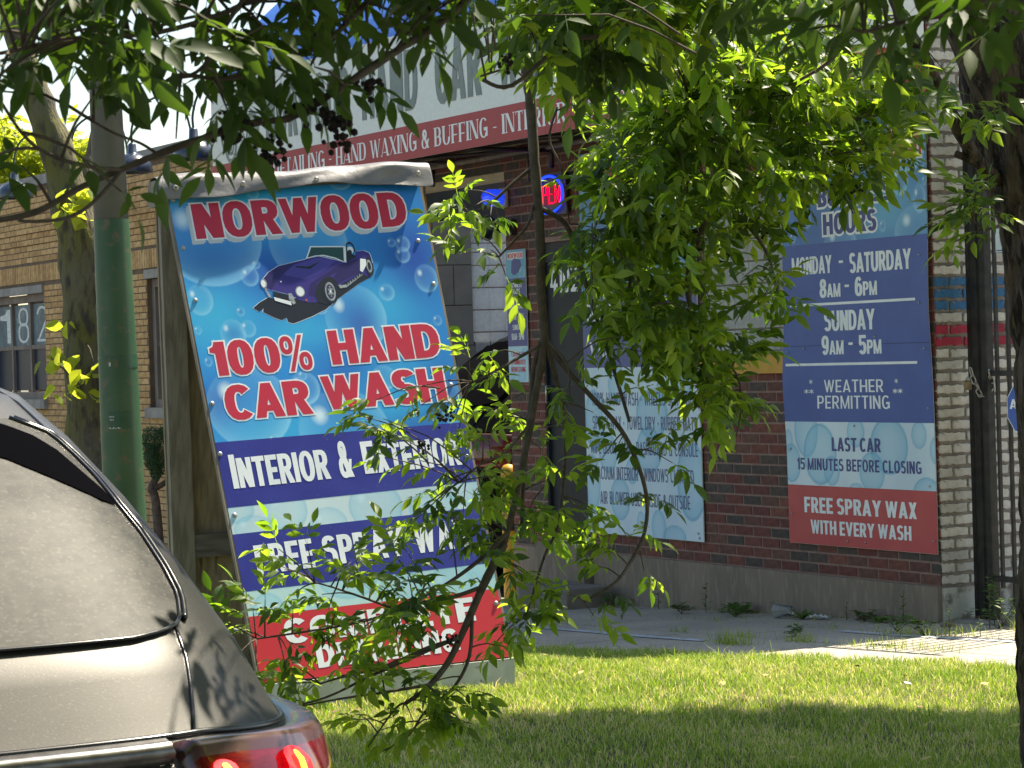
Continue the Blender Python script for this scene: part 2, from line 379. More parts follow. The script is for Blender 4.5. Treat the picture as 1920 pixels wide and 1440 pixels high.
M_ART = mat('printed_vinyl', (1, 1, 1), c2=(.80, .85, .90), scale=2.2, stretch=(1, 1, .35), rough=.38, attr='tone', bump=.03, bscale=30.)
M_RED = mat('print_red', (.56, .018, .05), rough=.4, c2=(.52, .02, .05), scale=6.)
M_WHT = mat('print_white', (.80, .84, .86), c2=(.72, .77, .80), scale=9., rough=.45)
M_NAVY = mat('print_navy', (.035, .05, .22), c2=(.045, .06, .24), scale=9., rough=.45)
M_BLACK = mat('print_black', (.010, .014, .02), c2=(.014, .018, .025), scale=9., rough=.4)
M_GREY = mat('print_grey_green', (.155, .20, .195), c2=(.19, .235, .225), scale=14., rough=.5)

exec_parts = []
# ================================================================== GROUND
M_CONC = mat('sidewalk_concrete', (.44, .38, .30), c2=(.35, .31, .255), scale=1.6, rough=.9, bump=.5, bscale=120., c3=(.25, .22, .18), scale3=46., lo3=.56, hi3=.68, dist=.004)
M_SOIL = mat('soil', (.055, .06, .025), c2=(.09, .08, .035), scale=14., rough=1., bump=.5)
M_ASPH = mat('asphalt', (.055, .055, .055), c2=(.075, .073, .07), scale=3., rough=.9, bump=.4, bscale=150.)
M_KERB = mat('kerb_concrete', (.30, .29, .26), c2=(.22, .21, .19), scale=5., rough=.9, bump=.3)
M_LINE = mat('worn_line_paint', (.52, .55, .58), c2=(.33, .33, .32), scale=22., rough=.8, lo=.45, hi=.6)

def smooth01(x): x = max(0., min(1., x)); return x * x * (3 - 2 * x)
def lawn_z(x, y):
    s, o = soff(x, y); e = lawn_edge(s); k = smooth01((o - e) / 1.6)
    base = sidez(s) * (1 - k) + .125 * k
    return base + .02 * math.sin(x * 1.7 + 1) * math.sin(y * 1.3) * k + .012 * k * math.sin(x * 5 + y * 3.1)

mb = MB(); mb.box(-400, 400, -300, 600, -.75, -.60)
tag(mb.build('ground', mat('far_ground', (.10, .10, .085), c2=(.13, .12, .10), scale=.2, rough=1.)), kind='structure')
# road between kerb and beyond the camera
mb = MB(); nS = 60
for i in range(nS):
    for o0, o1 in ((7.15, 11), (11, 16)):
        a, b = -30 + i, -29 + i
        mb.slab([W(a, o0, -.0), W(b, o0, -.0), W(b, o1, -.0), W(a, o1, -.0)], (0, 0, -.2))
tag(mb.build('road', M_ASPH), kind='structure')
kr = thing('kerb', None, None, W(-30, 7.0, 0), WRZ); kr['kind'] = 'structure'
for i in range(20):
    mb = MB(); mb.box(i * 3., i * 3. + 2.985, 0, .15, -.2, .13); mb.build('kerb_stone', M_KERB, kr)
# lawn soil
xs, ys = [], []
mb = MB(); NS, NO = 110, 40; idx = {}
for i in range(NS + 1):
    s = -8 + 22 * i / NS
    for j in range(NO + 1):
        o0 = lawn_edge(s) if s < 30 else 0; o = o0 + (7.0 - o0) * j / NO
        p = W(s, o, 0); z = lawn_z(p.x, p.y)
        mb.v.append((p.x, p.y, z))
mb.f = [(i * (NO + 1) + j, (i + 1) * (NO + 1) + j, (i + 1) * (NO + 1) + j + 1, i * (NO + 1) + j + 1) for i in range(NS) for j in range(NO)]
mb.m = [0] * len(mb.f); mb.smooth = True
tag(mb.build('lawn_soil', M_SOIL), kind='structure')
# sidewalk slabs
sw = thing('sidewalk', None, None, P0, WRZ); sw['kind'] = 'structure'
def slab_quad(s0, s1, o0, o1, m=M_CONC, dz=0., name='slab', g=.006, bulge=0):
    mb = MB(); n = 6
    tilt = random.uniform(-.002, .002)
    def P(s, o): return (s, o, sidez(s) + dz + tilt * (s - s0) / max(s1 - s0, .1))
    vs = []
    for k in range(n + 1):
        s = s0 + g + (s1 - s0 - 2 * g) * k / n; a, b = P(s, o0(s) + g), P(s, o1(s) - g)
        vs += [a, b, (a[0], a[1], a[2] - .1), (b[0], b[1], b[2] - .1)]
    fs = []
    for k in range(n):
        q = 4 * k
        fs += [(q, q + 4, q + 5, q + 1), (q + 2, q + 6, q + 4, q), (q + 1, q + 5, q + 7, q + 3)]
    fs += [(0, 1, 3, 2), (4 * n + 2, 4 * n + 3, 4 * n + 1, 4 * n)]
    mb.add(vs, fs); return mb.build(name, m, sw)
rows = [(lambda s: -.02, lambda s: .55), (lambda s: .55, lambda s: 1.18), (lambda s: 1.18, lambda s: lawn_edge(s) + .12)]
for ri, (f0, f1) in enumerate(rows):
    a = -7.5 + .4 * ri
    while a < 14:
        slab_quad(a, a + 1.52, f0, f1); a += 1.52
# gangway paving beside the building
mb = MB(); mb.box(-3.2, -.06, -6.0, -.03, -.12, .012)
g_ = mb.build('slab', mat('old_gangway_concrete', (.30, .27, .24), c2=(.20, .18, .16), scale=5., rough=.95, bump=.6), sw)
mb = MB()
for s0, s1, o in ((.3, 2.6, 1.42), (3.4, 6.2, .80), (-1.6, .1, .62)):
    mb.add([(s0 + (s1 - s0) * k / 12, o + w + .02 * math.sin(s0 + k * .4), sidez(s0 + (s1 - s0) * k / 12) + .0035) for k in range(13) for w in (0, .075)],
           [(2 * k, 2 * k + 2, 2 * k + 3, 2 * k + 1) for k in range(12)])
mb.build('painted_line', M_LINE, sw)

# grass blades
def grass(n, s0, s1, o1, hmin, hmax, wd, name, seed, edge=True):
    r = np.random.default_rng(seed)
    s = r.uniform(s0, s1, n); e = np.clip(s, -2.6, 1.0); e = 1.60 + .25 * (e + 2.2)
    ep = .06 * np.sin(s * 7) + .04 * np.sin(s * 17 + 1)
    u = r.uniform(0, 1, n); o = (e - .03 + ep) + (o1 - e) * u
    X = P0.x + DD.x * s + NN.x * o; Y = P0.y + DD.y * s + NN.y * o
    k = np.clip((o - e) / 1.6, 0, 1); k = k * k * (3 - 2 * k)
    z = (-.010 - .04 * np.clip(s, -4, 11)) * (1 - k) + .125 * k + .02 * np.sin(X * 1.7 + 1) * np.sin(Y * 1.3) * k + .012 * k * np.sin(X * 5 + Y * 3.1)
    pt = .5 + .28 * np.sin(X * 2.3 + 1.7 * np.sin(Y * 1.9)) * np.sin(Y * 2.9 + X) + .22 * np.sin(X * 9.1 + 2 * np.sin(Y * 7.3)) * np.sin(Y * 8.7 + 2.1 * np.sin(X * 5.9))
    edge_t = np.exp(-((o - e) / .25) ** 2)
    h = r.uniform(hmin, hmax, n) * (.75 + .5 * pt) * (1 + .45 * edge_t * r.uniform(0, 1, n) ** 2)
    tall = r.uniform(0, 1, n) < .008; h = np.where(tall, h * 2.1, h)
    yaw = r.uniform(0, 6.283, n); la = r.uniform(0, 6.283, n); lean = r.uniform(.15, 1.1, n) * h
    w = wd * r.uniform(.6, 1.3, n)
    cx, cy = np.cos(yaw) * w / 2, np.sin(yaw) * w / 2; lx, ly = np.cos(la) * lean, np.sin(la) * lean
    V = np.zeros((n, 5, 3))
    V[:, 0] = np.stack([X - cx, Y - cy, z - .005], 1); V[:, 1] = np.stack([X + cx, Y + cy, z - .005], 1)
    V[:, 2] = np.stack([X + cx * .8 + lx * .3, Y + cy * .8 + ly * .3, z + h * .6], 1); V[:, 3] = np.stack([X - cx * .8 + lx * .3, Y - cy * .8 + ly * .3, z + h * .6], 1)
    V[:, 4] = np.stack([X + lx, Y + ly, z + h], 1)
    b = np.arange(n)[:, None] * 5
    F = np.concatenate([b + [0, 1, 2], b + [0, 2, 3], b + [3, 2, 4]], 0)
    t = r.uniform(0, 1, n); dry = (r.uniform(0, 1, n) < .08 + .42 * (1 - pt) ** 1.5).astype(float)[:, None]
    g1, g2, g3 = np.array([.105, .22, .022]), np.array([.41, .49, .075]), np.array([.64, .54, .31])
    t = np.clip(t * .7 + .45 * (1 - pt) - .05, 0, 1); c = g1 * (1 - t[:, None]) + g2 * t[:, None]; c = c * (1 - dry) + g3 * dry
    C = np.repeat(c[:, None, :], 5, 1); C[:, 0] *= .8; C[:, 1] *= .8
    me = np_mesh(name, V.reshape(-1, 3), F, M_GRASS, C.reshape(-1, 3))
    return tag(link(name, me), 'short mown lawn grass between the sidewalk and the kerb', 'grass', kind='stuff')
M_GRASS = bpy.data.materials.new('grass_blades'); M_GRASS.use_nodes = True
_t = M_GRASS.node_tree; _a = _t.nodes.new('ShaderNodeAttribute'); _a.attribute_name = 'tone'
_tr = _t.nodes.new('ShaderNodeBsdfTranslucent'); _ms = _t.nodes.new('ShaderNodeMixShader'); _ms.inputs[0].default_value = .35
_mx = _t.nodes.new('ShaderNodeMix'); _mx.data_type = 'RGBA'; _mx.blend_type = 'MULTIPLY'; _mx.inputs[0].default_value = 1; _mx.inputs[7].default_value = (1.6, 1.7, 1.0, 1)
_p = _t.nodes['Principled BSDF']; _p.inputs['Roughness'].default_value = .5
_t.links.new(_a.outputs[0], _p.inputs[0]); _t.links.new(_a.outputs[0], _mx.inputs[6]); _t.links.new(_mx.outputs[2], _tr.inputs[0])
_t.links.new(_p.outputs[0], _ms.inputs[1]); _t.links.new(_tr.outputs[0], _ms.inputs[2]); _t.links.new(_ms.outputs[0], _t.nodes['Material Output'].inputs[0])
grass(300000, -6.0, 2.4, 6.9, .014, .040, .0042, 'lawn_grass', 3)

# ================================================================== RED BRICK BUILDING
M_MORT = mat('red_wall_mortar', (.30, .195, .165), c2=(.23, .145, .12), scale=12., rough=.95, bump=.3, bscale=90.)
M_BRK = mat('red_brick', (1, 1, 1), c2=(.70, .68, .68), scale=28., rough=.85, attr='tone', bump=.35, bscale=140., dist=.004)
M_PLINTH = mat('plinth_concrete', (.235, .185, .140), c2=(.185, .148, .115), scale=4., rough=.9, stretch=(1, 1, .25), bump=.35, bscale=60., c3=(.28, .225, .175), scale3=26.)
M_STEEL = mat('dark_steel', (.035, .035, .038), c2=(.06, .05, .045), scale=20., rough=.5, metal=.5)
M_CONDUIT = mat('weathered_conduit', (.23, .20, .18), c2=(.15, .12, .10), scale=12., rough=.6, metal=.2)
RED_TONES = [(.19, .060, .045), (.16, .050, .042), (.21, .072, .050), (.135, .055, .045), (.095, .070, .058), (.080, .064, .056), (.17, .050, .040), (.15, .068, .048)]

shop = thing('car_wash_building', 'long red brick building with posters, grey door and open wash bay', 'building', P0, WRZ)
HT = 4.45
OPEN = [(5.15, 8.35, -1., 3.10), (3.97, 4.62, .25, 2.46), (1.30, 2.44, 1.60, 2.62)]
COVER = [(0, 1.49, .39, 3.03), (2.49, 4.0, .345, 3.06), (4.82, 5.12, 1.43, 2.43)]
def wall_cells(s0, s1, z0, z1, holes):
    sx = sorted({s0, s1} | {min(max(v, s0), s1) for h in holes for v in h[:2]}); sz = sorted({z0, z1} | {min(max(v, z0), z1) for h in holes for v in h[2:]})
    for a, b in zip(sx, sx[1:]):
        for c, d in zip(sz, sz[1:]):
            ms, mz = (a + b) / 2, (c + d) / 2
            if not any(h[0] < ms < h[1] and h[2] < mz < h[3] for h in holes): yield a, b, c, d
mb = MB()
for a, b, c, d in wall_cells(.014, 8.8, -.5, 4.95, OPEN):
    if c >= 4.45 - 1e-6 and False: continue
    mb.box(a, b, -.25, 0, c, d)
wall_o = MB()
# one outline wall with real openings
wall = mb.build('wall', M_MORT, shop, smooth=False)
def brick_variants(tones, L, H, proud, seed, ragged=False, back=.015, m=None):
    out = []; r = random.Random(seed)
    for t in tones:
        for _ in range(2):
            k = r.uniform(.88, 1.12); c = tuple(x * k for x in t); b = MB()
            if not ragged:
                b.box(-L / 2, L / 2, -back, proud, -H / 2, H / 2, color=c)
                b.v = [(x + r.uniform(-.0012, .0012), y + (r.uniform(-.0015, .001) if y > 0 else 0), z + r.uniform(-.0012, .0012)) for x, y, z in b.v]
            else:
                n = 22; P = []
                per = [( -L/2 + L * i / 8, -H / 2) for i in range(8)] + [(L / 2, -H / 2 + H * i / 3) for i in range(3)] + [(L / 2 - L * i / 8, H / 2) for i in range(8)] + [(-L / 2, H / 2 - H * i / 3) for i in range(3)]
                per = [(x + r.uniform(-.003, .004), z + r.uniform(-.0045, .0045)) for x, z in per]; n = len(per)
                b.add([(x, -back, z) for x, z in per] + [(x * .985, proud, z * .96) for x, z in per], [tuple(range(n, 2 * n))[::-1]] + [(i, (i + 1) % n, n + (i + 1) % n, n + i) for i in range(n)], color=c)
            out.append(b.mesh('brick', m or M_BRK, smooth=False))
    return out
RB = brick_variants(RED_TONES, .1895, .0550, .0035, 5)
cands = []; rest = MB(); rest.cols = []
PZ, PL = .0672, .2045
def hole_clip(a, b, c, d, holes, mz=.004):
    """clip a brick span against openings; returns spans"""
    spans = [(a, b)]
    for h in holes:
        if c < h[3] - mz and d > h[2] + mz:
            ns = []
            for p, q in spans:
                if q <= h[0] or p >= h[1]: ns.append((p, q)); continue
                if p < h[0] - .02: ns.append((p, h[0]))
                if q > h[1] + .02: ns.append((h[1], q))
            spans = ns
    return spans
nrow = int((4.30 - .205) / PZ)
for r_ in range(nrow):
    z = .212 + PZ * r_; x = -.0 - (PL / 2 if r_ % 2 else 0)
    while x < 8.8:
        a, b = max(x, 0), min(x + .194, 8.8); x += PL
        if b - a < .03: continue
        for p, q in hole_clip(a, b, z, z + .0565, OPEN):
            full = abs((q - p) - .194) < .001
            cov = any(cc[0] - .02 < (p + q) / 2 < cc[1] + .02 and cc[2] < z + .03 < cc[3] for cc in COVER)
            hid = cov or z > 3.4 or p > 5.3 and z < 3.1
            if full and not hid: cands.append(((p + q) / 2, z + .028))
            else:
                t = random.choice(RED_TONES); k = random.uniform(.88, 1.12)
                rest.box(p, q - .0045, -.012, .0035, z, z + .0550, color=tuple(v * k for v in t), skip_back=True)
cands.sort(key=lambda c: c[0] + (3 if c[1] > 2.4 and c[0] < 3.9 else 0))
for i, (s, z) in enumerate(cands):
    if i < 300:
        o = link('brick', random.choice(RB), shop, (s, 0, z))
    else:
        t = random.choice(RED_TONES); k = random.uniform(.88, 1.12)
        rest.box(s - .0948, s + .0948, -.012, .0035, z - .028, z + .0270, color=tuple(v * k for v in t), skip_back=True)
rest.build('brickwork', M_BRK, shop, smooth=False, kind='stuff')
# returns of the openings, parapet coping, plinth
mb = MB(); mb.box(0.0, 3.93, 0.0, .035, -.45, .203)
mb.box(4.66, 5.12, 0.0, .03, -.45, .20)
mb.build('plinth', M_PLINTH, shop, smooth=False)
mb = MB(); mb.box(-.04, 8.8, -.30, .04, 4.95, 5.03); mb.build('coping', mat('coping_stone', (.35, .34, .32), c2=(.26, .25, .24), scale=4., rough=.8), shop)
# bay interior
M_CMU = mat('grey_block_paint', (.24, .222, .20), c2=(.205, .19, .172), scale=5., rough=.8, bump=.15)
mb = MB(); mb.box(8.40, 8.60, -9, -.25, -.6, 1.77); mb.box(8.40, 8.6, -1.43, -.25, 1.77, 2.855); mb.box(8.40, 8.6, -9, -2.22, 1.77, 2.855); mb.box(8.40, 8.6, -9, -.25, 2.855, 3.6) 
bay = mb.build('bay_side_wall', mat('block_joint', (.045, .043, .04), c2=(.06, .055, .05), scale=6., rough=.9), shop, smooth=False)
# side-wall tiles (x = 8.4 plane, facing -x), glass blocks set between
def blk(y0, y1, z0, z1, m, name, t=.012, par=shop, shrink=.004):
    b = MB(); b.box(8.40 - t, 8.40, -y1 + shrink, -y0 - shrink, z0 + shrink, z1 - shrink); return b.build(name, m, par, smooth=False)
bz = [-.5, -.06, .30, .66, 1.02, 1.38, 1.74, 2.10, 2.46, 2.855]
for r_, (z0, z1) in enumerate(zip(bz, bz[1:])):
    off_ = .17 if r_ % 2 else -.03
    y = .25 + off_ - .41
    while y < 8.5:
        a, b_ = max(y, .25), y + .41; y += .41
        for p, q in hole_clip(a, b_, z0, z1, [(1.43, 2.20, 1.77, 2.855)]):
            if q - p > .03: blk(p, q, z0, z1, M_CMU, 'block')
M_GBLK = mat('glass_block_frosted', (.90, .92, .92), c2=(.62, .64, .66), scale=30., rough=.25, bump=.9, bscale=70., dist=.01, c3=(.75, .76, .76), scale3=70.)
mgb = MATS['glass_block_frosted']; _t = mgb.node_tree
_tr = _t.nodes.new('ShaderNodeBsdfTranslucent'); _tr.inputs[0].default_value = (.92, .94, .95, 1); _ms = _t.nodes.new('ShaderNodeMixShader'); _ms.inputs[0].default_value = .6
_t.links.new(_t.nodes['Principled BSDF'].outputs[0], _ms.inputs[1]); _t.links.new(_tr.outputs[0], _ms.inputs[2]); _t.links.new(_ms.outputs[0], _t.nodes['Material Output'].inputs[0])
for i in range(5):
    for j in range(6):
        b = MB(); y0 = 1.44 + .155 * i; z0 = 1.655 + .2 * j
        b.box(8.385, 8.44, -y0 - .148, -y0 - .007, z0 + .006, z0 + .194)
        b.build('glass_block', M_GBLK, shop, smooth=False)
mb = MB(); mb.box(5.16, 8.39, -9, -.25, -.60, -.33)
mb.build('bay_floor', mat('bay_floor_paint', (.10, .10, .10), c2=(.07, .07, .07), scale=2., rough=.5), shop)
mb = MB(); mb.box(4.95, 8.6, -1.1, -.25, 3.30, 3.42); mb.box(4.90, 5.15, -9, -.25, -.6, 3.3)
mb.build('bay_ceiling', mat('bay_ceiling_paint', (.09, .09, .09), c2=(.07, .07, .07), scale=2., rough=.9), shop)
mb = MB(); mb.box(5.15, 8.39, -.22, -.10, 2.985, 3.045); mb.build('door_header', mat('cream_door_edge', (.50, .43, .33), c2=(.42, .36, .28), scale=9., rough=.6), shop)
mb = MB(); mb.box(5.15, 8.39, -.24, -.06, 3.045, 3.10); mb.build('door_track', M_STEEL, shop)
# grey entrance door
M_DOOR = mat('charcoal_door', (.018, .021, .027), c2=(.024, .028, .034), scale=5., rough=.5, spec=.2)
mb = MB(); mb.box(3.99, 4.60, -.075, -.03, .30, 2.30); mb.build('door', M_DOOR, shop)
mb = MB(); mb.box(3.99, 4.60, -.07, -.02, 2.31, 2.455); mb.build('transom_panel', M_DOOR, shop)
mb = MB(); mb.box(3.97, 3.99, -.09, -.005, .25, 2.46); mb.box(4.60, 4.62, -.09, -.005, .25, 2.46); mb.build('door_jamb', M_DOOR, shop)
mb = MB(); mb.box(3.99, 4.60, -.08, .02, .262, .298); mb.build('threshold', mat('aluminium_threshold', (.6, .6, .58), c2=(.5, .5, .5), scale=9., rough=.4, metal=.6), shop)
mb = MB(); mb.tube([(4.55, -.03, 1.28), (4.55, .03, 1.28), (4.55, .03, 1.40), (4.55, -.03, 1.40)], .009, 6)
mb.build('door_handle', mat('satin_metal', (.5, .5, .48), rough=.35, metal=.9), shop)
def mp_wall(sleft, off): return lambda x, y, l: (sleft - x, off + l, y)
print_part(shop, 'house_number', M_WHT, [(('4102', .02, .42, 2.085, 2.285, GM, mp_wall(4.565, -.0285)), {})])
mb = MB(); mb.box(3.96, 4.64, -.09, .10, -.4, .255); mb.build('door_sill_block', M_PLINTH, shop)
# glass block window over the yellow sill
for i in range(7):
    for j in range(7):
        s0 = 2.44 - .172 * (i + 1); z0 = 1.61 + .147 * j
        if s0 < 1.28 or z0 > 2.5: continue
        b = MB(); b.box(s0 + .009, s0 + .163, -.09, -.012, z0 + .007, z0 + .140)
        b.build('glass_block', M_GBLK, shop, smooth=False)
mb = MB(); mb.box(1.30, 2.44, -.12, -.024, 1.60, 2.62); mb.build('window_grout', mat('window_grout', (.22, .19, .17), rough=.9, c2=(.17, .15, .13), scale=9.), shop)
mb = MB(); mb.box(1.28, 2.47, .006, .03, 1.468, 1.588); mb.build('window_sill', mat('yellow_sill_paint', (.55, .30, .035), c2=(.47, .25, .03), scale=6., rough=.6), shop)
mb = MB(); mb.box(1.28, 2.47, .006, .026, 1.589, 1.612); mb.build('sill_flashing', mat('grey_flashing', (.30, .31, .32), rough=.6), shop)
# conduits under the banner
mb = MB(); mb.tube([(8.6, .05, 3.155), (5.5, .05, 3.150), (5.2, .055, 3.15), (.4, .05, 3.16)], .022, 8); mb.build('conduit', M_CONDUIT, shop)
mb = MB(); mb.tube([(8.6, .045, 3.215), (4.6, .045, 3.212), (4.2, .06, 3.19)], .011, 6); mb.tube([(4.75, .02, 3.15), (4.74, .02, 2.93)], .009, 6); mb.build('conduit', M_CONDUIT, shop)
# ---- step block in front of the door
st = thing('concrete_step', 'rough concrete block step in front of the charcoal door', 'step', W(3.9, .35, sidez(3.9)), WRZ)
mb = MB(); mb.box(-.34, .36, -.23, .13, -.02, .155); o = mb.build('step_block', mat('step_concrete', (.17, .14, .115), c2=(.22, .19, .16), scale=7., rough=.95, bump=.6), st)
bv = o.modifiers.new('bev', 'BEVEL'); bv.width = .012; bv.segments = 2

# ================================================================== AWNING / BANNER
aw = thing('awning_sign', 'long awning sign with blue top lettered hand car wash', 'sign', W(0, 0, 3.1), WRZ)
A0, A1, AO = .02, 8.72, .90
zb, zr, zt = .0, .245, .93
mb = MB(); mb.box(A0, A1, AO - .02, AO, zb + .002, zt); mb.build('face_panel', mat('banner_white', (.78, .81, .78), c2=(.72, .76, .74), scale=30., rough=.6, bump=.05), aw)
mb = MB()
for k in range(3):
    a = A0 + (A1 - A0) * k / 3; b = A0 + (A1 - A0) * (k + 1) / 3
    mb.box(a + .002, b - .002, AO, AO + .003, zb, zr)
mb.build('red_band', mat('banner_red', (.42, .055, .06), c2=(.38, .05, .055), scale=20., rough=.6), aw)
M_BLUE = mat('blue_canvas', (.025, .14, .52), c2=(.018, .11, .44), scale=2., rough=.5, bump=.3, bscale=3., dist=.05)
mb = MB(); n = 40
for i in range(n + 1):
    s = A0 + (A1 - A0) * i / n
    for j in range(9):
        t = j / 8; mb.v.append((s, AO * (1 - t) + .0, zt + .95 * t ** .8 + .02 * math.sin(i * 1.3) * math.sin(math.pi * t)))
mb.f = [(i * 9 + j, (i + 1) * 9 + j, (i + 1) * 9 + j + 1, i * 9 + j + 1) for i in range(n) for j in range(8)]; mb.m = [0] * len(mb.f); mb.smooth = True
k = len(mb.v)
for s in (A0, A1):
    k = len(mb.v); mb.add([(s, AO, 0), (s, 0, 0)] + [(s, AO * (1 - j / 8), zt + .95 * (j / 8) ** .8) for j in range(8, -1, -1)], [tuple(range(11))])
mb.build('blue_canopy', M_BLUE, aw)
mb = MB(); mb.box(A0 - .022, A0 - .002, .02, AO - .022, zr, zt); mb.build('end_panel', MATS['banner_white'], aw)
mb = MB(); mb.box(A0 - .026, A0 - .002, .02, AO, zb, zr - .002); mb.build('red_band', MATS['banner_red'], aw)
mpb = lambda x, y, l: (A1 - x, AO + .004 + l, y)
def sb(s): return A1 - s
print_part(aw, 'lettering', M_GREY, [(('NORWOOD', sb(7.55), sb(5.93), .355, .80, GC, mpb), dict(track=.16)),
    (('HAND', sb(5.72), sb(4.78), .355, .80, GC, mpb), dict(track=.13)), (('CAR', sb(4.50), sb(3.80), .355, .80, GC, mpb), dict(track=.13)),
    (('WASH', sb(3.56), sb(2.55), .355, .80, GC, mpb), dict(track=.13))])
print_part(aw, 'lettering', M_WHT, [(('DETAILING - HAND WAXING & BUFFING - INTERIOR SHAMPOO', sb(7.42), sb(1.60), .055, .19, GS, mpb), dict(track=.16, space=.42))])
# car-front line art on the banner's far end: two round lamps and a bonnet
mb = MB()
def ringm(mb, x, y, r0, r1, ry, l, mp, n=26, a0=0, a1=360):
    vs = []
    for i in range(n + 1):
        w = R(a0 + (a1 - a0) * i / n); vs += [mp(x + r1 * math.cos(w), y + ry * r1 / r0 * math.sin(w), l), mp(x + r0 * math.cos(w), y + ry * math.sin(w), l)]
    mb.add(vs, [(2 * i, 2 * i + 2, 2 * i + 3, 2 * i + 1) for i in range(n)])
for cx in (.42, .88):
    for r0, r1, ry in ((.10, .13, .125), (.055, .075, .07), (.01, .03, .02)): ringm(mb, cx, .40, r0, r1, ry, .0002, mpb)
mb.add([mpb(.30, .40, 0), mpb(.32, .58, 0), mpb(.45, .68, 0), mpb(.52, .64, 0), mpb(.38, .55, 0), mpb(.34, .40, 0)], [tuple(range(6))])
mb.add([mpb(.97, .36, 0), mpb(1.03, .50, 0), mpb(.98, .60, 0), mpb(.86, .66, 0), mpb(.80, .60, 0), mpb(.93, .56, 0)], [tuple(range(6))])
for i in range(14):
    x = .70 + .012 * (i % 5) + random.uniform(-.02, .02); y = .60 + i * .02; mb.add([mpb(x, y, .0003), mpb(x + .02, y + .004, .0003), mpb(x + .012, y + .018, .0003)], [(0, 1, 2)])
mb.build('line_art', M_GREY, aw)
mb = MB()
for s in (1.0, 2.6, 4.4, 6.3, 8.5):
    mb.tube([(s, 0, .03), (s, AO - .02, .03)], .016, 6); mb.box(s - .02, s + .02, .005, .03, -.10, .1)
mb.tube([(A0, AO - .04, .02), (A1, AO - .04, .02)], .016, 6); mb.tube([(2.6, .02, .05), (4.3, .85, .05)], .012, 6); mb.tube([(4.4, .02, .05), (6.2, .85, .05)], .012, 6)
mb.build('frame', M_STEEL, aw)

# ================================================================== POSTERS ON THE WALL
def poster(name, label, s0, s1, z0, z1, off=.016):
    return thing(name, label, 'poster', W(s1, off, z0), WRZ)
# --- business hours poster
hp = poster('hours_poster', 'tall blue and red business hours poster beside the white brick corner', 0, 1.49, .392, 3.0)
def wav(x, y):  # buckled sheet
    return .007 * math.sin(x * 3.1 + .5) * math.sin(y * 2.3 + .6) + .022 * math.exp(-((x - .0) / .22) ** 2) * math.exp(-((y - 1.02) / .28) ** 2) + .012 * math.exp(-((x - 1.49) / .12) ** 2) * math.exp(-((y - 1.45) / .3) ** 2)
mph = lambda x, y, l: (-x + .0, .010 + l + wav(x, y - .392), y - .392)
HX = 1.49
def sheet(parent, name, x0, x1, y0, y1, mp, m, l=0., nx=12, ny=24):
    b = MB()
    for i in range(nx + 1):
        for j in range(ny + 1): b.v.append(mp(x0 + (x1 - x0) * i / nx, y0 + (y1 - y0) * j / ny, l))
    b.f = [(i * (ny + 1) + j, (i + 1) * (ny + 1) + j, (i + 1) * (ny + 1) + j + 1, i * (ny + 1) + j + 1) for i in range(nx) for j in range(ny)]; b.m = [0] * len(b.f); b.smooth = True
    return b.build(name, m, parent)
M_BOARD = mat('poster_board', (.70, .72, .73), c2=(.6, .62, .63), scale=12., rough=.6)
sheet(hp, 'board', 0, HX, .392, 3.0, mph, M_BOARD, -.004)
M_HB = mat('hours_blue', (.035, .088, .34), c2=(.030, .075, .31), scale=5., rough=.42, bump=.03, bscale=25.)
M_HR = mat('hours_red', (.50, .06, .065), c2=(.46, .05, .06), scale=5., rough=.45)
sheet(hp, 'blue_field', .002, HX - .002, 1.1615, 2.27, mph, M_HB)
sheet(hp, 'red_field', .002, HX - .002, .394, .762, mph, M_HR)
X, Y = grid_xy(HX - .004, 3.0 - 2.27, .0075); Xw, Yw = X + .002, Y + 2.27
C = gauss_field(Xw, Yw, (.05, .24, .50), [(.3, 2.35, .35, .2, (.03, .13, .40), .9), (1.2, 2.55, .35, .18, (.10, .40, .62), .7), (.7, 2.8, .3, .2, (.03, .22, .52), .6), (1.1, 2.4, .2, .12, (.12, .45, .66), .5), (1.45, 2.75, .2, .3, (.04, .20, .5), .7)])
for (x, y, r, ry) in [(1.32, 2.80, .16, .16), (1.24, 2.60, .075, .09), (1.42, 2.48, .06, .085), (1.40, 2.29, .22, .16), (.62, 2.25, .17, .12), (1.46, 2.69, .02, .03), (1.47, 2.58, .02, .026), (1.14, 2.55, .045, .05), (.12, 2.32, .03, .035), (.28, 2.42, .04, .05), (1.10, 2.50, .015, .02), (1.06, 2.34, .03, .035), (.5, 2.75, .14, .14), (.2, 2.66, .09, .09), (.85, 2.9, .06, .06)]:
    C = bubble(C, Xw, Yw, x, y, r, ry, st=.008, a=.6, dark=(.02, .16, .42) if r < .1 else None)
art_part(hp, 'bubble_print', Xw, Yw, C, mph, M_ART)
X, Y = grid_xy(HX - .004, .3985, .0075); Xw, Yw = X + .002, Y + .763
C = gauss_field(Xw, Yw, (.62, .76, .84), [(.7, .9, .5, .3, (.70, .80, .86), .5)])
for d in [(.22, 1.10, .12, .16), (.36, .96, .17, .19), (.73, 1.10, .085, .09), (1.05, 1.02, .18, .17), (1.34, 1.09, .07, .08), (.05, .90, .10, .12), (.48, .86, .08, .09), (.88, .86, .12, .12), (1.40, .74, .13, .10), (.03, 1.04, .04, .07), (1.5, 1.0, .06, .08), (.72, .74, .07, .05)]:
    C = drop(C, Xw, Yw, *d)
art_part(hp, 'bubble_print', Xw, Yw, C, mph, M_ART)
T = .0012
red_t = [('100%', .13, .42), ('HAND', .50, .80), ('CAR', .86, 1.09), ('WASH', 1.14, 1.448)]
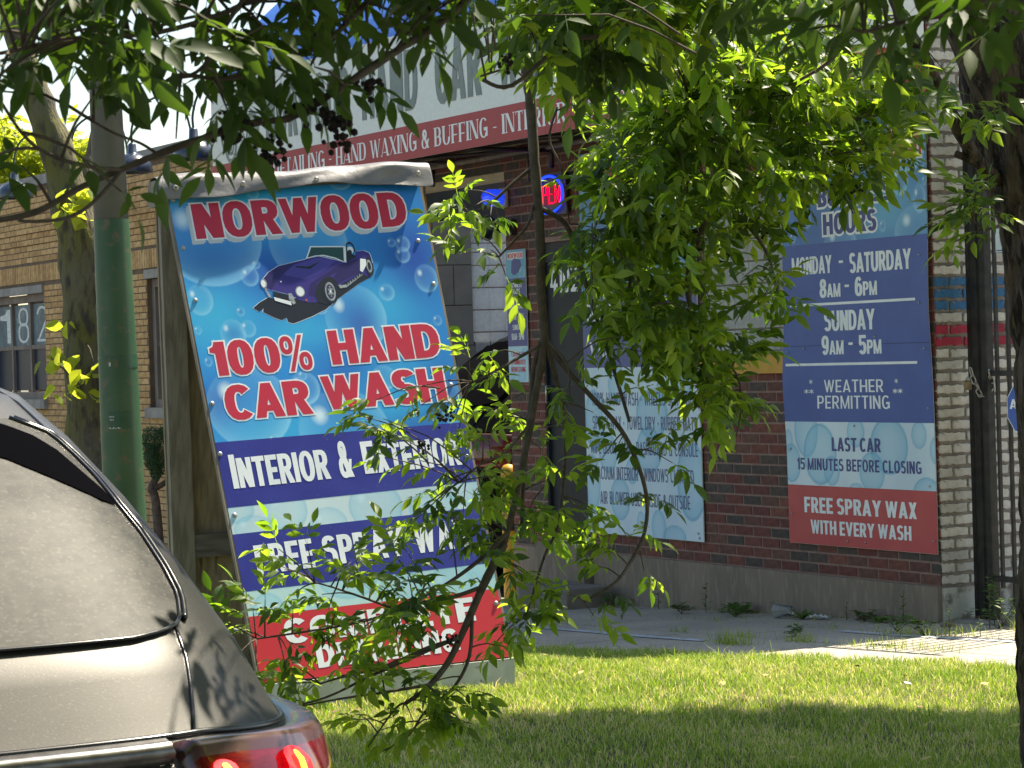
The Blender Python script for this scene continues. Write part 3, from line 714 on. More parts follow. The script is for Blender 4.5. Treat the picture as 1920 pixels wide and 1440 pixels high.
print_part(hp, 'lettering_outline', M_WHT, [((s, a, b, 2.735, 2.945, GH, mph), dict(e=.011, layer=T * .5, dx=-.002, dy=-.008)) for s, a, b in red_t] +
    [(('BUSINESS', .40, 1.15, 2.492, 2.615, GH, mph), dict(e=.014, layer=T * .5)), (('HOURS', .445, 1.0, 2.318, 2.445, GH, mph), dict(e=.014, layer=T * .5))])
print_part(hp, 'lettering', mat('hours_red_ink', (.52, .05, .06), rough=.5), [((s, a, b, 2.735, 2.945, GH, mph), dict(layer=T)) for s, a, b in red_t])
print_part(hp, 'lettering', M_NAVY, [(('BUSINESS', .40, 1.15, 2.492, 2.615, GH, mph), dict(layer=T)), (('HOURS', .445, 1.0, 2.318, 2.445, GH, mph), dict(layer=T)),
    (('LAST CAR', .486, .974, .982, 1.066, GC, mph), dict(layer=T)), (('15 MINUTES BEFORE CLOSING', .115, 1.356, .860, .934, GM, mph), dict(layer=T, track=.14))])
SC = [1] + [.82] * 20
print_part(hp, 'lettering', M_WHT, [(('MONDAY', .102, .525, 2.082, 2.192, GC, mph), dict(layer=T, track=.05)), (('-', .60, .645, 2.10, 2.20, GC, mph), dict(layer=T)), (('SATURDAY', .71, 1.332, 2.072, 2.192, GC, mph), dict(layer=T, track=.05)),
    (('8AM', .39, .61, 1.932, 2.045, GC, mph), dict(layer=T, track=.05, caps=[1, .74, .74])), (('-', .655, .70, 1.95, 2.05, GC, mph), dict(layer=T)), (('6PM', .76, .988, 1.930, 2.045, GC, mph), dict(layer=T, track=.05, caps=[1, .74, .74])),
    (('SUNDAY', .43, .957, 1.724, 1.848, GC, mph), dict(layer=T, track=.05)), (('9AM', .40, .63, 1.578, 1.694, GC, mph), dict(layer=T, track=.05, caps=[1, .74, .74])), (('-', .68, .725, 1.596, 1.696, GC, mph), dict(layer=T)), (('5PM', .785, 1.013, 1.576, 1.692, GC, mph), dict(layer=T, track=.05, caps=[1, .74, .74])),
    (('WEATHER', .42, 1.018, 1.345, 1.422, GL, mph), dict(layer=T, track=.14)), (('PERMITTING', .348, 1.075, 1.244, 1.324, GL, mph), dict(layer=T, track=.14)),
    (('*', .27, .30, 1.385, 1.425, GL, mph), dict(layer=T)), (('**', .22, .31, 1.325, 1.365, GL, mph), dict(layer=T)), (('*', 1.13, 1.16, 1.385, 1.425, GL, mph), dict(layer=T)), (('**', 1.11, 1.20, 1.325, 1.365, GL, mph), dict(layer=T)),
    (('FREE SPRAY WAX', .178, 1.30, .592, .690, GC, mph), dict(layer=T, track=.10)), (('WITH EVERY WASH', .24, 1.245, .462, .548, GC, mph), dict(layer=T, track=.10))])
mb = MB(); quad_part(mb, .072, 1.361, 1.884, 1.900, mph, T, n=10); quad_part(mb, .036, 1.354, 1.511, 1.527, mph, T, n=10); mb.build('ruled_line', M_WHT, hp)
mb = MB(); quad_part(mb, .003, 1.487, 1.633, 1.637, mph, .0008, n=12); mb.build('sheet_seam', mat('seam_shadow', (.02, .04, .14), rough=.6), hp)
M_SCREW = mat('screw_head', (.35, .36, .37), rough=.4, metal=.6)
def screws(parent, pts, mp, r=.009):
    b = MB(); b.lathe([(.0001, .005), (r * .6, .0045), (r, .002), (r, -.002)], n=10, axis='y'); me = b.mesh('screw', M_SCREW)
    for x, y in pts: link('screw', me, parent, mp(x, y, .003))
screws(hp, [(1.41, 2.15), (1.40, 1.87), (1.43, 1.60), (1.44, 1.25), (.05, 1.60), (.22, 1.62), (.05, .99), (.04, .58), (.72, 1.14), (.62, .43), (.80, .43), (1.45, .47), (1.43, .79), (.95, 1.68), (.6, 1.66)], mph, .007)
# --- services poster
sp = poster('services_poster', 'wide white and blue wash services poster right of the charcoal door', 2.49, 4.0, .345, 3.06)
mps = lambda x, y, l: (-x, .008 + l, y - .345)
SXW = 1.51
mb = MB(); mb.box(-SXW, 0, 0, .0075, 0, 2.715); mb.build('board', M_BOARD, sp)
mb = MB(); quad_part(mb, .001, SXW - .001, 1.527, 2.02, mps, 0); mb.build('indigo_field', mat('services_indigo', (.075, .10, .30), c2=(.065, .09, .27), scale=5., rough=.45), sp)
X, Y = grid_xy(SXW - .004, 1.04, .012); Xw, Yw = X + .002, Y + 2.02
C = gauss_field(Xw, Yw, (.07, .28, .50), [(.4, 2.5, .4, .3, (.04, .18, .45), .8), (1.1, 2.3, .4, .3, (.13, .42, .62), .7)])
for d in [(.1, 2.9, .14), (.5, 2.4, .2), (1.2, 2.7, .25), (.9, 2.2, .1), (.2, 2.15, .08)]: C = bubble(C, Xw, Yw, *d, st=.012)
art_part(sp, 'bubble_print', Xw, Yw, C, mps, M_ART)
X, Y = grid_xy(SXW - .004, 1.18, .010); Xw, Yw = X + .002, Y + .346
C = gauss_field(Xw, Yw, (.60, .76, .86), [])
for d in [(.12, 1.15, .12, .22), (.45, 1.4, .12, .12), (.9, 1.2, .2, .17), (1.3, 1.42, .14, .13), (.08, .70, .10, .20), (.45, .60, .13, .15), (.85, .95, .16, .16), (1.38, .75, .18, .27), (.72, .45, .05, .07), (.95, .42, .09, .12), (1.15, .36, .14, .08), (1.05, 1.35, .07, .08), (.3, .92, .12, .14), (.62, .8, .08, .09)]: C = drop(C, Xw, Yw, *d, st=.01)
art_part(sp, 'bubble_print', Xw, Yw, C, mps, M_ART)
print_part(sp, 'lettering', mat('services_ink', (.085, .11, .24), rough=.5), [((s, a, b, y, y + .092, GL, mps), dict(layer=T, track=.14, space=.5)) for s, a, b, y in
    [('100% HAND WASH . WHEELS SCRUBBED', .10, 1.47, 1.258), ('SPRAY WAX . TOWEL DRY . RUBBER MATS', .10, 1.47, 1.090), ('WIPE DOOR JAMB . DASHBOARD & CONSOLE', .06, 1.47, .914), ('VACUUM INTERIOR . WINDOWS CLEANED', .10, 1.41, .732), ('AIR BLOWER USED INSIDE & OUTSIDE', .175, 1.355, .556)]])
print_part(sp, 'lettering', M_WHT, [(('SEDAN', .06, .45, 1.858, 1.985, GM, mps), dict(layer=T)), (('VAN', .09, .40, 1.60, 1.71, GM, mps), dict(layer=T))])
print_part(sp, 'lettering_outline', M_WHT, [(('NORWOOD', .16, 1.35, 2.80, 2.96, GH, mps), dict(layer=T * .5, e=.014))])
print_part(sp, 'lettering', M_RED, [(('NORWOOD', .16, 1.35, 2.80, 2.96, GH, mps), dict(layer=T))])
screws(sp, [(.04, .38), (.04, .9), (1.45, .40), (1.46, .37), (1.47, 1.1), (.75, .43), (.5, 1.05), (.04, 1.4)], mps, .008)
# --- narrow poster on the pier
np_ = poster('pier_poster', 'narrow blue business hours poster on the brick pier beside the bay', 4.82, 5.12, 1.43, 2.43)
mpn = lambda x, y, l: (-x, .008 + l, y - 1.43)
mb = MB(); mb.box(-.30, 0, 0, .0075, 0, 1.0); mb.build('board', M_BOARD, np_)
mb = MB(); quad_part(mb, .001, .299, 1.702, 2.215, mpn, 0); mb.build('indigo_field', mat('pier_indigo', (.07, .075, .25), c2=(.06, .065, .23), scale=6., rough=.45), np_)
X, Y = grid_xy(.296, .214, .008); Xw, Yw = X + .002, Y + 2.215
C = gauss_field(Xw, Yw, (.06, .30, .48), [(.1, 2.3, .1, .1, (.13, .42, .58), .7)]); C = bubble(C, Xw, Yw, .24, 2.25, .05, st=.008)
art_part(np_, 'bubble_print', Xw, Yw, C, mpn, M_ART)
X, Y = grid_xy(.296, .27, .008); Xw, Yw = X + .002, Y + 1.431
C = gauss_field(Xw, Yw, (.42, .66, .76), [])
for d in [(.06, 1.5, .04, .05), (.2, 1.48, .06, .05), (.25, 1.64, .05, .05)]: C = drop(C, Xw, Yw, *d)
art_part(np_, 'bubble_print', Xw, Yw, C, mpn, M_ART)
mb = MB(); mb.add([mpn(*q, T) for q in [(.09, 2.34), (.13, 2.365), (.22, 2.35), (.24, 2.31), (.20, 2.26), (.12, 2.235), (.08, 2.26)]], [tuple(range(7))]); mb.build('roadster_print', M_NAVY, np_)
print_part(np_, 'lettering', M_WHT, [(('BUSINESS', .065, .235, 2.145, 2.185, GM, mpn), dict(layer=T)), (('HOURS', .09, .21, 2.095, 2.135, GM, mpn), dict(layer=T)), (('MONDAY - SATURDAY', .03, .27, 1.985, 2.03, GM, mpn), dict(layer=T)), (('8AM - 6PM', .06, .25, 1.90, 1.95, GM, mpn), dict(layer=T)),
    (('SUNDAY', .08, .22, 1.825, 1.865, GM, mpn), dict(layer=T)), (('9AM - 5PM', .06, .25, 1.75, 1.80, GM, mpn), dict(layer=T)), (('NORWOOD', .03, .27, 2.365, 2.405, GC, mpn), dict(layer=T * .5, e=.006))])
print_part(np_, 'lettering', M_RED, [(('NORWOOD', .03, .27, 2.365, 2.405, GC, mpn), dict(layer=T)), (('LAST CAR', .05, .25, 1.625, 1.66, GM, mpn), dict(layer=T)), (('15 MINUTES', .04, .26, 1.565, 1.60, GM, mpn), dict(layer=T)), (('BEFORE CLOSING', .04, .26, 1.51, 1.545, GM, mpn), dict(layer=T))])
mb = MB(); quad_part(mb, .05, .25, 2.06, 2.066, mpn, T); mb.build('ruled_line', M_WHT, np_)

# ================================================================== SMALL WALL THINGS
bl = thing('beacon_light', 'blue plastic beacon light on the pier above the narrow poster', 'beacon light', W(5.12, .0, 2.83), WRZ)
mb = MB(); mb.box(-.055, .055, .006, .055, -.075, .075); o = mb.build('base', mat('white_plastic', (.55, .54, .50), c2=(.45, .44, .41), scale=9., rough=.5), bl); o.modifiers.new('b', 'BEVEL').width = .015
mb = MB(); mb.lathe([(.062, .055), (.066, .09), (.064, .16), (.05, .19), (.0005, .20)], n=20, axis='y')
mb.build('lens', mat('blue_lens', (.01, .05, .75), c2=(.02, .10, .9), scale=20., rough=.15, emit=(.01, .06, 1.), estr=.35, coat=.5), bl)
ws_ = thing('wall_speaker', 'black horn speaker on the pier left of the hanging branch', 'speaker', W(5.02, 0, 2.60), WRZ)
mb = MB(); mb.lathe([(.03, .02), (.035, .10), (.06, .16), (.10, .22), (.10, .235), (.085, .22), (.03, .13)], n=20, axis='y'); mb.build('horn', mat('black_plastic', (.012, .014, .018), rough=.4), ws_)
mb = MB(); mb.box(-.05, .05, .008, .05, -.06, .06); mb.build('bracket', M_STEEL, ws_)
neo = thing('neon_open_sign', 'glowing neon sign with red letters in a blue oval', 'neon sign', W(4.36, .03, 2.80), WRZ)
mb = MB(); mb.box(-.22, .22, 0, .02, -.15, .15); mb.build('backing', mat('neon_backing', (.012, .012, .014), rough=.4), neo)
mb = MB(); mb.tube([(-.205 * math.cos(R(a)), .04, .135 * math.sin(R(a))) for a in range(0, 361, 12)], .010, 8, cap=False)
mb.build('blue_tube', mat('blue_neon', (.0, .05, .6), emit=(.0, .03, 1.), estr=1.2), neo)
mb = MB()
LT = {'O': [(0, 0), (0, 1), (1, 1), (1, 0), (0, 0)], 'P': [(0, 0), (0, 1), (1, 1), (1, .5), (0, .5)], 'E': [(1, 0), (0, 0), (0, .5), (.8, .5), (0, .5), (0, 1), (1, 1)], 'N': [(0, 0), (0, 1), (1, 0), (1, 1)]}
for i, ch in enumerate('OPEN'):
    P = [(.17 - i * .092 - x * .062, .045, -.065 + .13 * y) for x, y in LT[ch]]
    mb.tube(P, .0058, 6)
mb.build('red_tube', mat('red_neon', (.6, .0, .02), emit=(1., .0, .03), estr=1.5), neo)
# pull pole with yellow handle
pp = thing('pull_rod', 'thin grey pull rod with a yellow handle under the conduit', 'rod', W(5.9, .30, 3.10), WRZ)
mb = MB(); mb.tube([(0, -.25, .05), (0, 0, .05), (0, 0, -.2)], .012, 8); mb.build('rod', M_CONDUIT, pp)
mb = MB(); mb.tube([(.01, 0, -.2), (.015, 0, -.28), (-.01, 0, -.38), (-.03, .0, -.44)], [.02, .026, .02, .03], 8); mb.build('handle', mat('yellow_plastic', (.62, .36, .03), c2=(.5, .3, .03), scale=9., rough=.5), pp)
# yellow bollard
yb = thing('yellow_bollard', 'yellow steel bollard at the edge of the wash bay', 'bollard', W(5.26, -.02, sidez(5.3)), WRZ)
mb = MB(); mb.lathe([(.06, 0), (.06, .95), (.055, .99), (.035, 1.02), (.0005, 1.03)], n=20); mb.build('post', mat('yellow_paint', (.62, .34, .02), c2=(.50, .27, .02), scale=5., rough=.5, c3=(.05, .04, .03), scale3=9., lo3=.6, hi3=.68), yb)
mb = MB(); mb.lathe([(.0605, .52), (.0625, .53), (.0625, .60), (.0605, .61)], n=20); mb.build('black_band', M_STEEL, yb)

# ================================================================== WHITE PAINTED SIDE WALL
pw = thing('painted_brick_wall', 'white painted brick side wall with blue and red stripes behind the gate', 'wall', P0, WRZ + math.pi / 2)
M_GMORT = mat('grey_mortar', (.20, .175, .15), c2=(.26, .235, .21), scale=14., rough=.95, bump=.7, bscale=60.)
mb = MB(); mb.box(-6.0, -.256, -.22, -.004, -.3, 4.45); mb.box(-.252, -.004, -.004, -.002, -.3, 4.45); mb.build('wall', M_GMORT, pw)
M_WBRK = mat('white_painted_brick', (1, 1, 1), c2=(.86, .85, .82), scale=34., rough=.8, attr='tone', bump=.8, bscale=160., c3=(.28, .24, .20), scale3=26., lo3=.66, hi3=.72, dist=.006)
WT = [(.56, .54, .49), (.52, .50, .46), (.60, .58, .53)]
def wv(tones, L, seed): return brick_variants(tones, L, .049, .010, seed, ragged=True, m=M_WBRK)
WV = {'w': (wv(WT, .192, 1), wv(WT, .090, 2)), 'b': (wv([(.03, .15, .33)], .192, 3), wv([(.03, .15, .33)], .090, 4)), 'r': (wv([(.36, .02, .05)], .192, 5), wv([(.36, .02, .05)], .090, 6))}
cnt = 0; restw = MB(); restw.cols = []
for r_ in range(58):
    z = .215 + .0698 * r_ + .026
    kind = 'b' if 1.83 < z < 2.04 else ('r' if 1.585 < z < 1.73 else 'w')
    x = .004; first = True
    while x < 5.9:
        L_ = .09 if (first and r_ % 2) else .192; first = False
        cx = x + L_ / 2; x += L_ + .018
        if cnt < 290 and cx < 1.3 and z < 3.5:
            link('brick', random.choice(WV[kind][0 if L_ > .1 else 1]), pw, (-cx, 0, z + random.uniform(-.001, .001))); cnt += 1
        else:
            t = {'w': random.choice(WT), 'b': (.03, .15, .33), 'r': (.36, .02, .05)}[kind]
            restw.box(-cx - L_ / 2, -cx + L_ / 2, -.012, .008, z - .026, z + .026, color=t)
restw.build('brickwork', M_WBRK, pw, smooth=False, kind='stuff')
mb = MB(); mb.box(-6, 0, -.01, .02, -.3, .195); o = mb.build('footing', mat('peeling_white_footing', (.50, .49, .44), c2=(.20, .17, .14), scale=7., rough=.95, bump=.8, lo=.47, hi=.56), pw)
eb = thing('electric_box', 'dark navy metal box on the white wall behind the trunk', 'utility box', P0 + (-NN) * .47 + Vector((0, 0, 2.62)), WRZ + math.pi / 2)
mb = MB(); mb.box(-.17, .05, .01, .10, 0, .62); o = mb.build('box', mat('navy_metal', (.012, .022, .045), c2=(.02, .032, .06), scale=5., rough=.45), eb); o.modifiers.new('b', 'BEVEL').width = .01
mb = MB(); mb.box(-.18, -.17, .01, .11, -.01, .63); mb.build('edge_strip', mat('galvanised', (.4, .45, .5), rough=.4, metal=.5), eb)

# ================================================================== GATE
gt = thing('iron_gate', 'black iron bar gate closing the passage beside the building', 'gate', W(0, -.2, 0), WRZ)
M_IRON = mat('black_iron', (.012, .013, .014), c2=(.03, .028, .026), scale=16., rough=.45, metal=.3, bump=.1, bscale=60.)
def gbar(name, s, w, z0, z1, y=0.):
    b = MB(); b.box(s - w / 2, s + w / 2, y - w / 2, y + w / 2, z0, z1); return b.build(name, M_IRON, gt)
gbar('post', -.083, .030, -.02, 2.95); gbar('post', -.150, .052, -.02, 2.95); gbar('post', -.226, .050, .0, 2.95)
for k in range(9): gbar('bar', -.312 - .105 * k, .019, .10 if k else .20, 2.85)
for z in (.255, 1.444, 2.80):
    b = MB(); b.box(-1.25, -.252, -.016, .016, z - .016, z + .016); b.build('rail', M_IRON, gt)
ch = thing('chain', 'galvanised steel chain looped round the gate posts', 'chain', W(-.05, -.15, 1.43), WRZ)
pts = [(1821, 697), (1825, 712), (1832, 723), (1836, 737), (1844, 742), (1853, 740), (1860, 733), (1863, 722), (1859, 711), (1856, 701)]
cpts = []
M_CHAIN = mat('chain_zinc', (.42, .44, .45), c2=(.3, .3, .3), scale=30., rough=.35, metal=.8)
lk = MB(); P = []
for k in range(24):
    a = 2 * math.pi * k / 24; P.append((.0125 * math.cos(a), 0, .011 * math.sin(a) + (.010 if math.sin(a) > 0 else -.010)))
lk.tube(P + [P[0]], .0042, 7, cap=False); lme = lk.mesh('link', M_CHAIN)
inv = Matrix.Rotation(-WRZ, 4, 'Z')
for i, (x, y) in enumerate(pts):
    q = at(x, y, 14.86 + .012 * (i if i < 5 else 9 - i)); cpts.append(inv @ (q - Vector(W(-.05, -.15, 1.43))))
for i in range(len(cpts)):
    d = (cpts[min(i + 1, len(cpts) - 1)] - cpts[max(i - 1, 0)]).normalized()
    o = link('link', lme, ch, cpts[i]); o.rotation_mode = 'QUATERNION'
    q = d.to_track_quat('Z', 'Y'); o.rotation_quaternion = q @ Vector((0, 0, 1)).rotation_difference(Vector((0, 0, 1))) @ __import__('mathutils').Quaternion((0, 0, 1), R(90 * (i % 2) + 20))
    o.scale = (1, 1, 1.25)
q = at(1815, 722, 14.84)
pl = thing('padlock', 'brass padlock hanging from the chain on the gate', 'padlock', q, WRZ)
mb = MB(); mb.box(-.022, .022, -.012, .012, -.028, .022); o = mb.build('body', mat('tarnished_brass', (.22, .16, .08), c2=(.15, .11, .06), scale=30., rough=.5, metal=.6), pl); o.modifiers.new('b', 'BEVEL').width = .004
mb = MB(); mb.tube([(-.013, 0, .02), (-.013, 0, .035), (0, 0, .046), (.013, 0, .035), (.013, 0, .02)], .004, 6); mb.build('shackle', M_CHAIN, pl)
# white notice and blue alarm sign on the gate
wn = thing('white_notice', 'small white notice board on the iron gate under the leaves', 'sign', at(1878, 448, 14.62), WRZ)
mb = MB(); mb.box(-.16, .05, 0, .004, -.075, .06); mb.build('panel', mat('notice_white', (.62, .70, .74), c2=(.5, .6, .64), scale=9., rough=.5), wn)
mb = MB(); mb.box(-.155, .045, .0045, .0055, -.068, -.062); mb.build('ruled_line', M_NAVY, wn)
asn = thing('alarm_sign', 'blue eight sided alarm sign on the gate beside the trunk', 'sign', at(1914, 765, 14.40), WRZ)
def octo(r, y, mb, sx=.8): mb.add([(r * sx * math.cos(R(22.5 + 45 * k)), y, r * math.sin(R(22.5 + 45 * k))) for k in range(8)] + [(r * sx * math.cos(R(22.5 + 45 * k)), y - .003, r * math.sin(R(22.5 + 45 * k))) for k in range(8)], [tuple(range(8))[::-1], tuple(range(8, 16))] + [(k, (k + 1) % 8, 8 + (k + 1) % 8, 8 + k) for k in range(8)])
mb = MB(); octo(.150, 0.004, mb); mb.build('border', M_WHT, asn)
mb = MB(); octo(.140, .0075, mb); mb.build('panel', mat('alarm_blue', (.02, .09, .42), rough=.4), asn)
mpa = lambda x, y, l: (-x, .0085 + l, y)
print_part(asn, 'lettering', M_WHT, [(('A', -.085, -.02, -.005, .05, GM, mpa), {})])

# ================================================================== YELLOW BRICK BUILDING
yb2 = thing('yellow_brick_building', 'low yellow brick building with old windows left of the car wash', 'building', W(8.8, 0, -.35), WRZ)
M_YMORT = mat('yellow_wall_mortar', (.17, .12, .085), c2=(.12, .085, .06), scale=8., rough=.95)
M_YBRK = mat('yellow_brick', (1, 1, 1), c2=(.74, .70, .66), scale=18., rough=.85, attr='tone', bump=.25, bscale=90., dist=.004)
YT = [(.60, .38, .165), (.56, .35, .15), (.64, .42, .20), (.50, .30, .125), (.58, .37, .165)]
ZO = .35; YL = 17.
YH = [(1.85, 3.94, 1.215 + ZO, 2.62 + ZO), (7.155, 9.35, 1.30 + ZO, 2.60 + ZO), (12.2, 14.2, 1.30 + ZO, 2.6 + ZO)]
mb = MB()
for a, b, c, d in wall_cells(0.002, YL, -.2, 3.72 + ZO, YH): mb.box(a, b, -.3, 0, c, d)
mb.box(.002, YL, -6., -5.8, -.2, 3.72 + ZO)
mb.build('wall', M_YMORT, yb2, smooth=False)
yc = []; yr = MB(); yr.cols = []
nrow = int((3.72 + ZO) / .067)
zs0, zs1 = 2.635 + ZO, 2.835 + ZO
for r_ in range(nrow):
    z = .0 + .067 * r_
    if z + .057 > zs0 and z < zs1: continue
    pr = .022 if (3.02 + ZO < z < 3.3 + ZO and r_ % 2) else .006
    x = 0 - (.1 if r_ % 2 else 0)
    while x < YL:
        a, b = max(x, .003), min(x + .192, YL - .003); x += .2035
        if b - a < .03: continue
        for p, q in hole_clip(a, b, z, z + .0555, YH):
            if q - p < .02: continue
            t = random.choice(YT); k = random.uniform(.85, 1.12); t = tuple(v * k for v in t)
            if abs(q - p - .192) < .001 and pr < .01 and ((4.0 < p < 6.9) or (3.0 + ZO < z and 3.3 < p < 8.3)) and z > 1.0 + ZO: yc.append(((p + q) / 2, z + .028))
            else: yr.box(p, q, -.01, pr, z, z + .0555, color=t, skip_back=True)
x = .003
while x < YL:
    t = random.choice(YT); k = random.uniform(.88, 1.08)
    yr.box(x, x + .056, -.01, .012, zs0 + .004, zs1 - .004, color=tuple(v * k for v in t), skip_back=True); x += .0672
YV = brick_variants(YT, .192, .0555, .006, 9, m=M_YBRK)
random.Random(3).shuffle(yc)
for i, (s, z) in enumerate(yc):
    if i < 300: link('brick', random.choice(YV), yb2, (s, 0, z))
    else: yr.box(s - .096, s + .096, -.01, .006, z - .028, z + .0275, color=random.choice(YT), skip_back=True)
yr.build('brickwork', M_YBRK, yb2, smooth=False, kind='stuff')
M_CAP = mat('roof_coping_tile', (.27, .255, .25), c2=(.20, .19, .185), scale=5., rough=.7)
for k in range(17):
    b = MB(); b.box(k + .004, k + .996, -.34, .05, 3.72 + ZO, 3.83 + ZO); b.build('coping', M_CAP, yb2)
M_FRAME = mat('weathered_window_frame', (.23, .19, .165), c2=(.16, .13, .115), scale=9., rough=.8, stretch=(1, 1, .3))
M_LINT = mat('limestone_lintel', (.33, .31, .29), c2=(.24, .225, .21), scale=6., rough=.9)
M_PANE = mat('dark_window_glass', (.018, .025, .045), c2=(.03, .04, .065), scale=1.5, rough=.3, spec=.06)
M_PAPER = mat('papered_pane', (.16, .22, .25), c2=(.11, .15, .17), scale=4., rough=.5, spec=.1, c3=(.30, .37, .39), scale3=14., lo3=.58, hi3=.75)
def ywindow(h, cols_, rows_, papered):
    a, b, c, d = h; w = MB()
    w.box(a, b, -.02, .035, d - .09, d); wl = w.build('lintel', M_LINT, yb2)
    w = MB(); w.box(a - .03, b + .03, -.1, .06, c - .10, c + .004); w.build('window_sill', M_LINT, yb2)
    top = d - .093; fr = MB(); e = .085
    fr.box(a, a + e, -.16, -.05, c, top); fr.box(b - e, b, -.16, -.05, c, top); fr.box(a + e, b - e, -.16, -.05, top - e, top); fr.box(a + e, b - e, -.16, -.05, c + .004, c + e)
    xs = [a + e + (b - a - 2 * e) * k / cols_ for k in range(cols_ + 1)]; zs = [c + e + (top - e - c - e) * k / rows_ for k in range(rows_ + 1)]
    for x in xs[1:-1]: fr.box(x - .025, x + .025, -.15, -.07, c + e, top - e)
    for z in zs[1:-1]: fr.box(a + e, b - e, -.145, -.075, z - .025, z + .025)
    f = fr.build('window', M_FRAME, yb2, smooth=False)
    for i in range(cols_):
        for j in range(rows_):
            p = MB(); p.box(xs[i] + .02, xs[i + 1] - .02, -.12, -.105, zs[j] + .02, zs[j + 1] - .02)
            p.build('pane', M_PAPER if (papered and j == rows_ - 1) else M_PANE, f)
    return xs, zs, f
xs, zs, f1 = ywindow(YH[1], 3, 2, True); ywindow(YH[0], 3, 2, False); ywindow(YH[2], 3, 2, True)
mpw = lambda x, y, l: (8.8 * 0 + x, -.103 + l, y)
M_CHALK = mat('white_marker', (.75, .8, .8), c2=(.5, .55, .56), scale=30., rough=.8)
for i, chx in ((0, '2'), (1, '8'), (2, '1')):
    xa, xb = xs[i] + .14, xs[i + 1] - .14
    print_part(f1, 'painted_numeral', M_CHALK, [((chx, xb, xa, zs[1] + .06, zs[2] - .06, glyphs(.09, .07), mpw), {})])

def gooseneck(px, py, s, label):
    g = thing('gooseneck_lamp', label, 'wall lamp', W(s, .62, 3.50), WRZ, 'gooseneck lamps over the yellow brick wall')
    b = MB(); b.lathe([(.19, 0), (.195, .02), (.18, .09), (.13, .15), (.06, .18), (.045, .19), (.04, .27), (.02, .29), (.001, .29)], n=24)
    b.lathe([(.185, .0), (.17, .08), (.12, .14), (.001, .16)], n=24)
    b.build('lamp_shade', mat('navy_enamel', (.02, .03, .055), c2=(.03, .045, .07), scale=9., rough=.3, coat=.4), g)
    b = MB(); b.tube([(0, 0, .28), (0, .0, .42), (0, -.08, .62), (0, -.30, .74), (0, -.52, .66), (0, -.60, .45), (0, -.61, .30)], .012, 7, sub=4)
    b.build('arm', mat('dark_green_arm', (.03, .06, .055), rough=.45), g)
for (s, lb) in ((15.0, 'navy gooseneck wall lamp left of the leaning mossy trunk'), (13.16, 'navy gooseneck wall lamp between the mossy trunk and green pole'), (11.40, 'navy gooseneck wall lamp just right of the green pole'), (9.83, 'navy gooseneck wall lamp nearest the awning sign')):
    gooseneck(0, 0, s, lb)

# ================================================================== GREEN STREET POLE
q0 = at(236, 1000, 13.2); q1 = at(199, 205, 13.2)
ax = (q1 - q0).normalized(); base = q0 - ax * (q0.z + .05) / ax.z
pole = thing('street_light_pole', 'steel street pole painted green below and grey above', 'pole', base)
def pr_(t): return .117 - .0115 * t
def pt(z): return ax * (z / ax.z)
M_GRN = mat('green_pole_paint', (.022, .078, .034), c2=(.038, .095, .042), scale=4., rough=.5, bump=.05, c3=(.12, .09, .05), scale3=16., lo3=.60, hi3=.72)
M_GPOLE = mat('grey_pole_paint', (.085, .095, .085), c2=(.12, .12, .10), scale=7., rough=.55, bump=.08)
zt_ = at(205, 412, 13.2).z - base.z
mb = MB(); mb.tube([pt(0), pt(zt_)], [pr_(0) + .002, pr_(zt_) + .002], 40, cap=False); mb.build('painted_sleeve', M_GRN, pole)
mb = MB(); mb.tube([pt(0), pt(9)], [pr_(0), pr_(9)], 40); mb.build('shaft', M_GPOLE, pole)
mb = MB(); mb.tube([pt(0), pt(.05)], [.2, .19], 8); mb.build('base_plate', M_STEEL, pole)
def patch(z0, z1, a0, a1, m, name='tape_patch', dr=.004):
    b = MB(); n = 14; vs = []
    for i in range(n + 1):
        a = R(a0 + (a1 - a0) * i / n)
        for z in (z0 + .004 * math.sin(i * 2.1), z1 + .003 * math.sin(i * 1.3)): c = pt(z); r_ = pr_(z) + dr; vs.append((c.x + r_ * math.cos(a), c.y + r_ * math.sin(a), z))
    b.add(vs, [(2 * i, 2 * i + 2, 2 * i + 3, 2 * i + 1) for i in range(n)]); return b.build(name, m, pole, smooth=True)
M_TAPE = mat('dark_green_tape', (.012, .06, .032), c2=(.02, .08, .04), scale=20., rough=.4)
za = at(230, 690, 13.2).z - base.z; zb2 = at(230, 666, 13.2).z - base.z
patch(za, zb2, -80, 20, M_TAPE); patch(zb2 - .02, zb2, -178, -80, M_TAPE)
zc = at(232, 803, 13.2).z - base.z; zd = at(232, 770, 13.2).z - base.z
patch(zc, zd, -118, -48, M_TAPE)
mb = MB()
M_SCR = mat('scratch_white', (.45, .5, .46), rough=.6)
patch(zc + .002, zc + .006, -116, -80, M_SCR, 'scratch', .006); patch(zd - .03, zd - .026, -114, -98, M_SCR, 'scratch', .006); patch(zc + .045, zc + .049, -112, -100, M_SCR, 'scratch', .006); patch(za + .01, za + .03, -108, -102, M_SCR, 'scratch', .006)

# ================================================================== A-FRAME SIGN
TL, TR = at(314, 364, 11.791), at(784, 336, 12.301); BR, BL = at(957, 1231, 11.664), at(490, 1281, 11.154)
SW, SH = 1.22, 2.33
nrm = ((TR - BL).cross(TL - BR)).normalized()
if nrm.y > 0: nrm = -nrm
ctr = (BL + BR) / 2; gz = lawn_z(ctr.x, ctr.y)
af = thing('sandwich_board_sign', 'large leaning car wash sandwich board standing on the lawn', 'sign', (ctr.x, ctr.y, gz))
org = Vector((ctr.x, ctr.y, gz))
def mpf(u, v, l=0.):
    a, b = u / SW, v / SH
    p = BL * (1 - a) * (1 - b) + BR * a * (1 - b) + TR * a * b + TL * (1 - a) * b
    return p + nrm * l - org
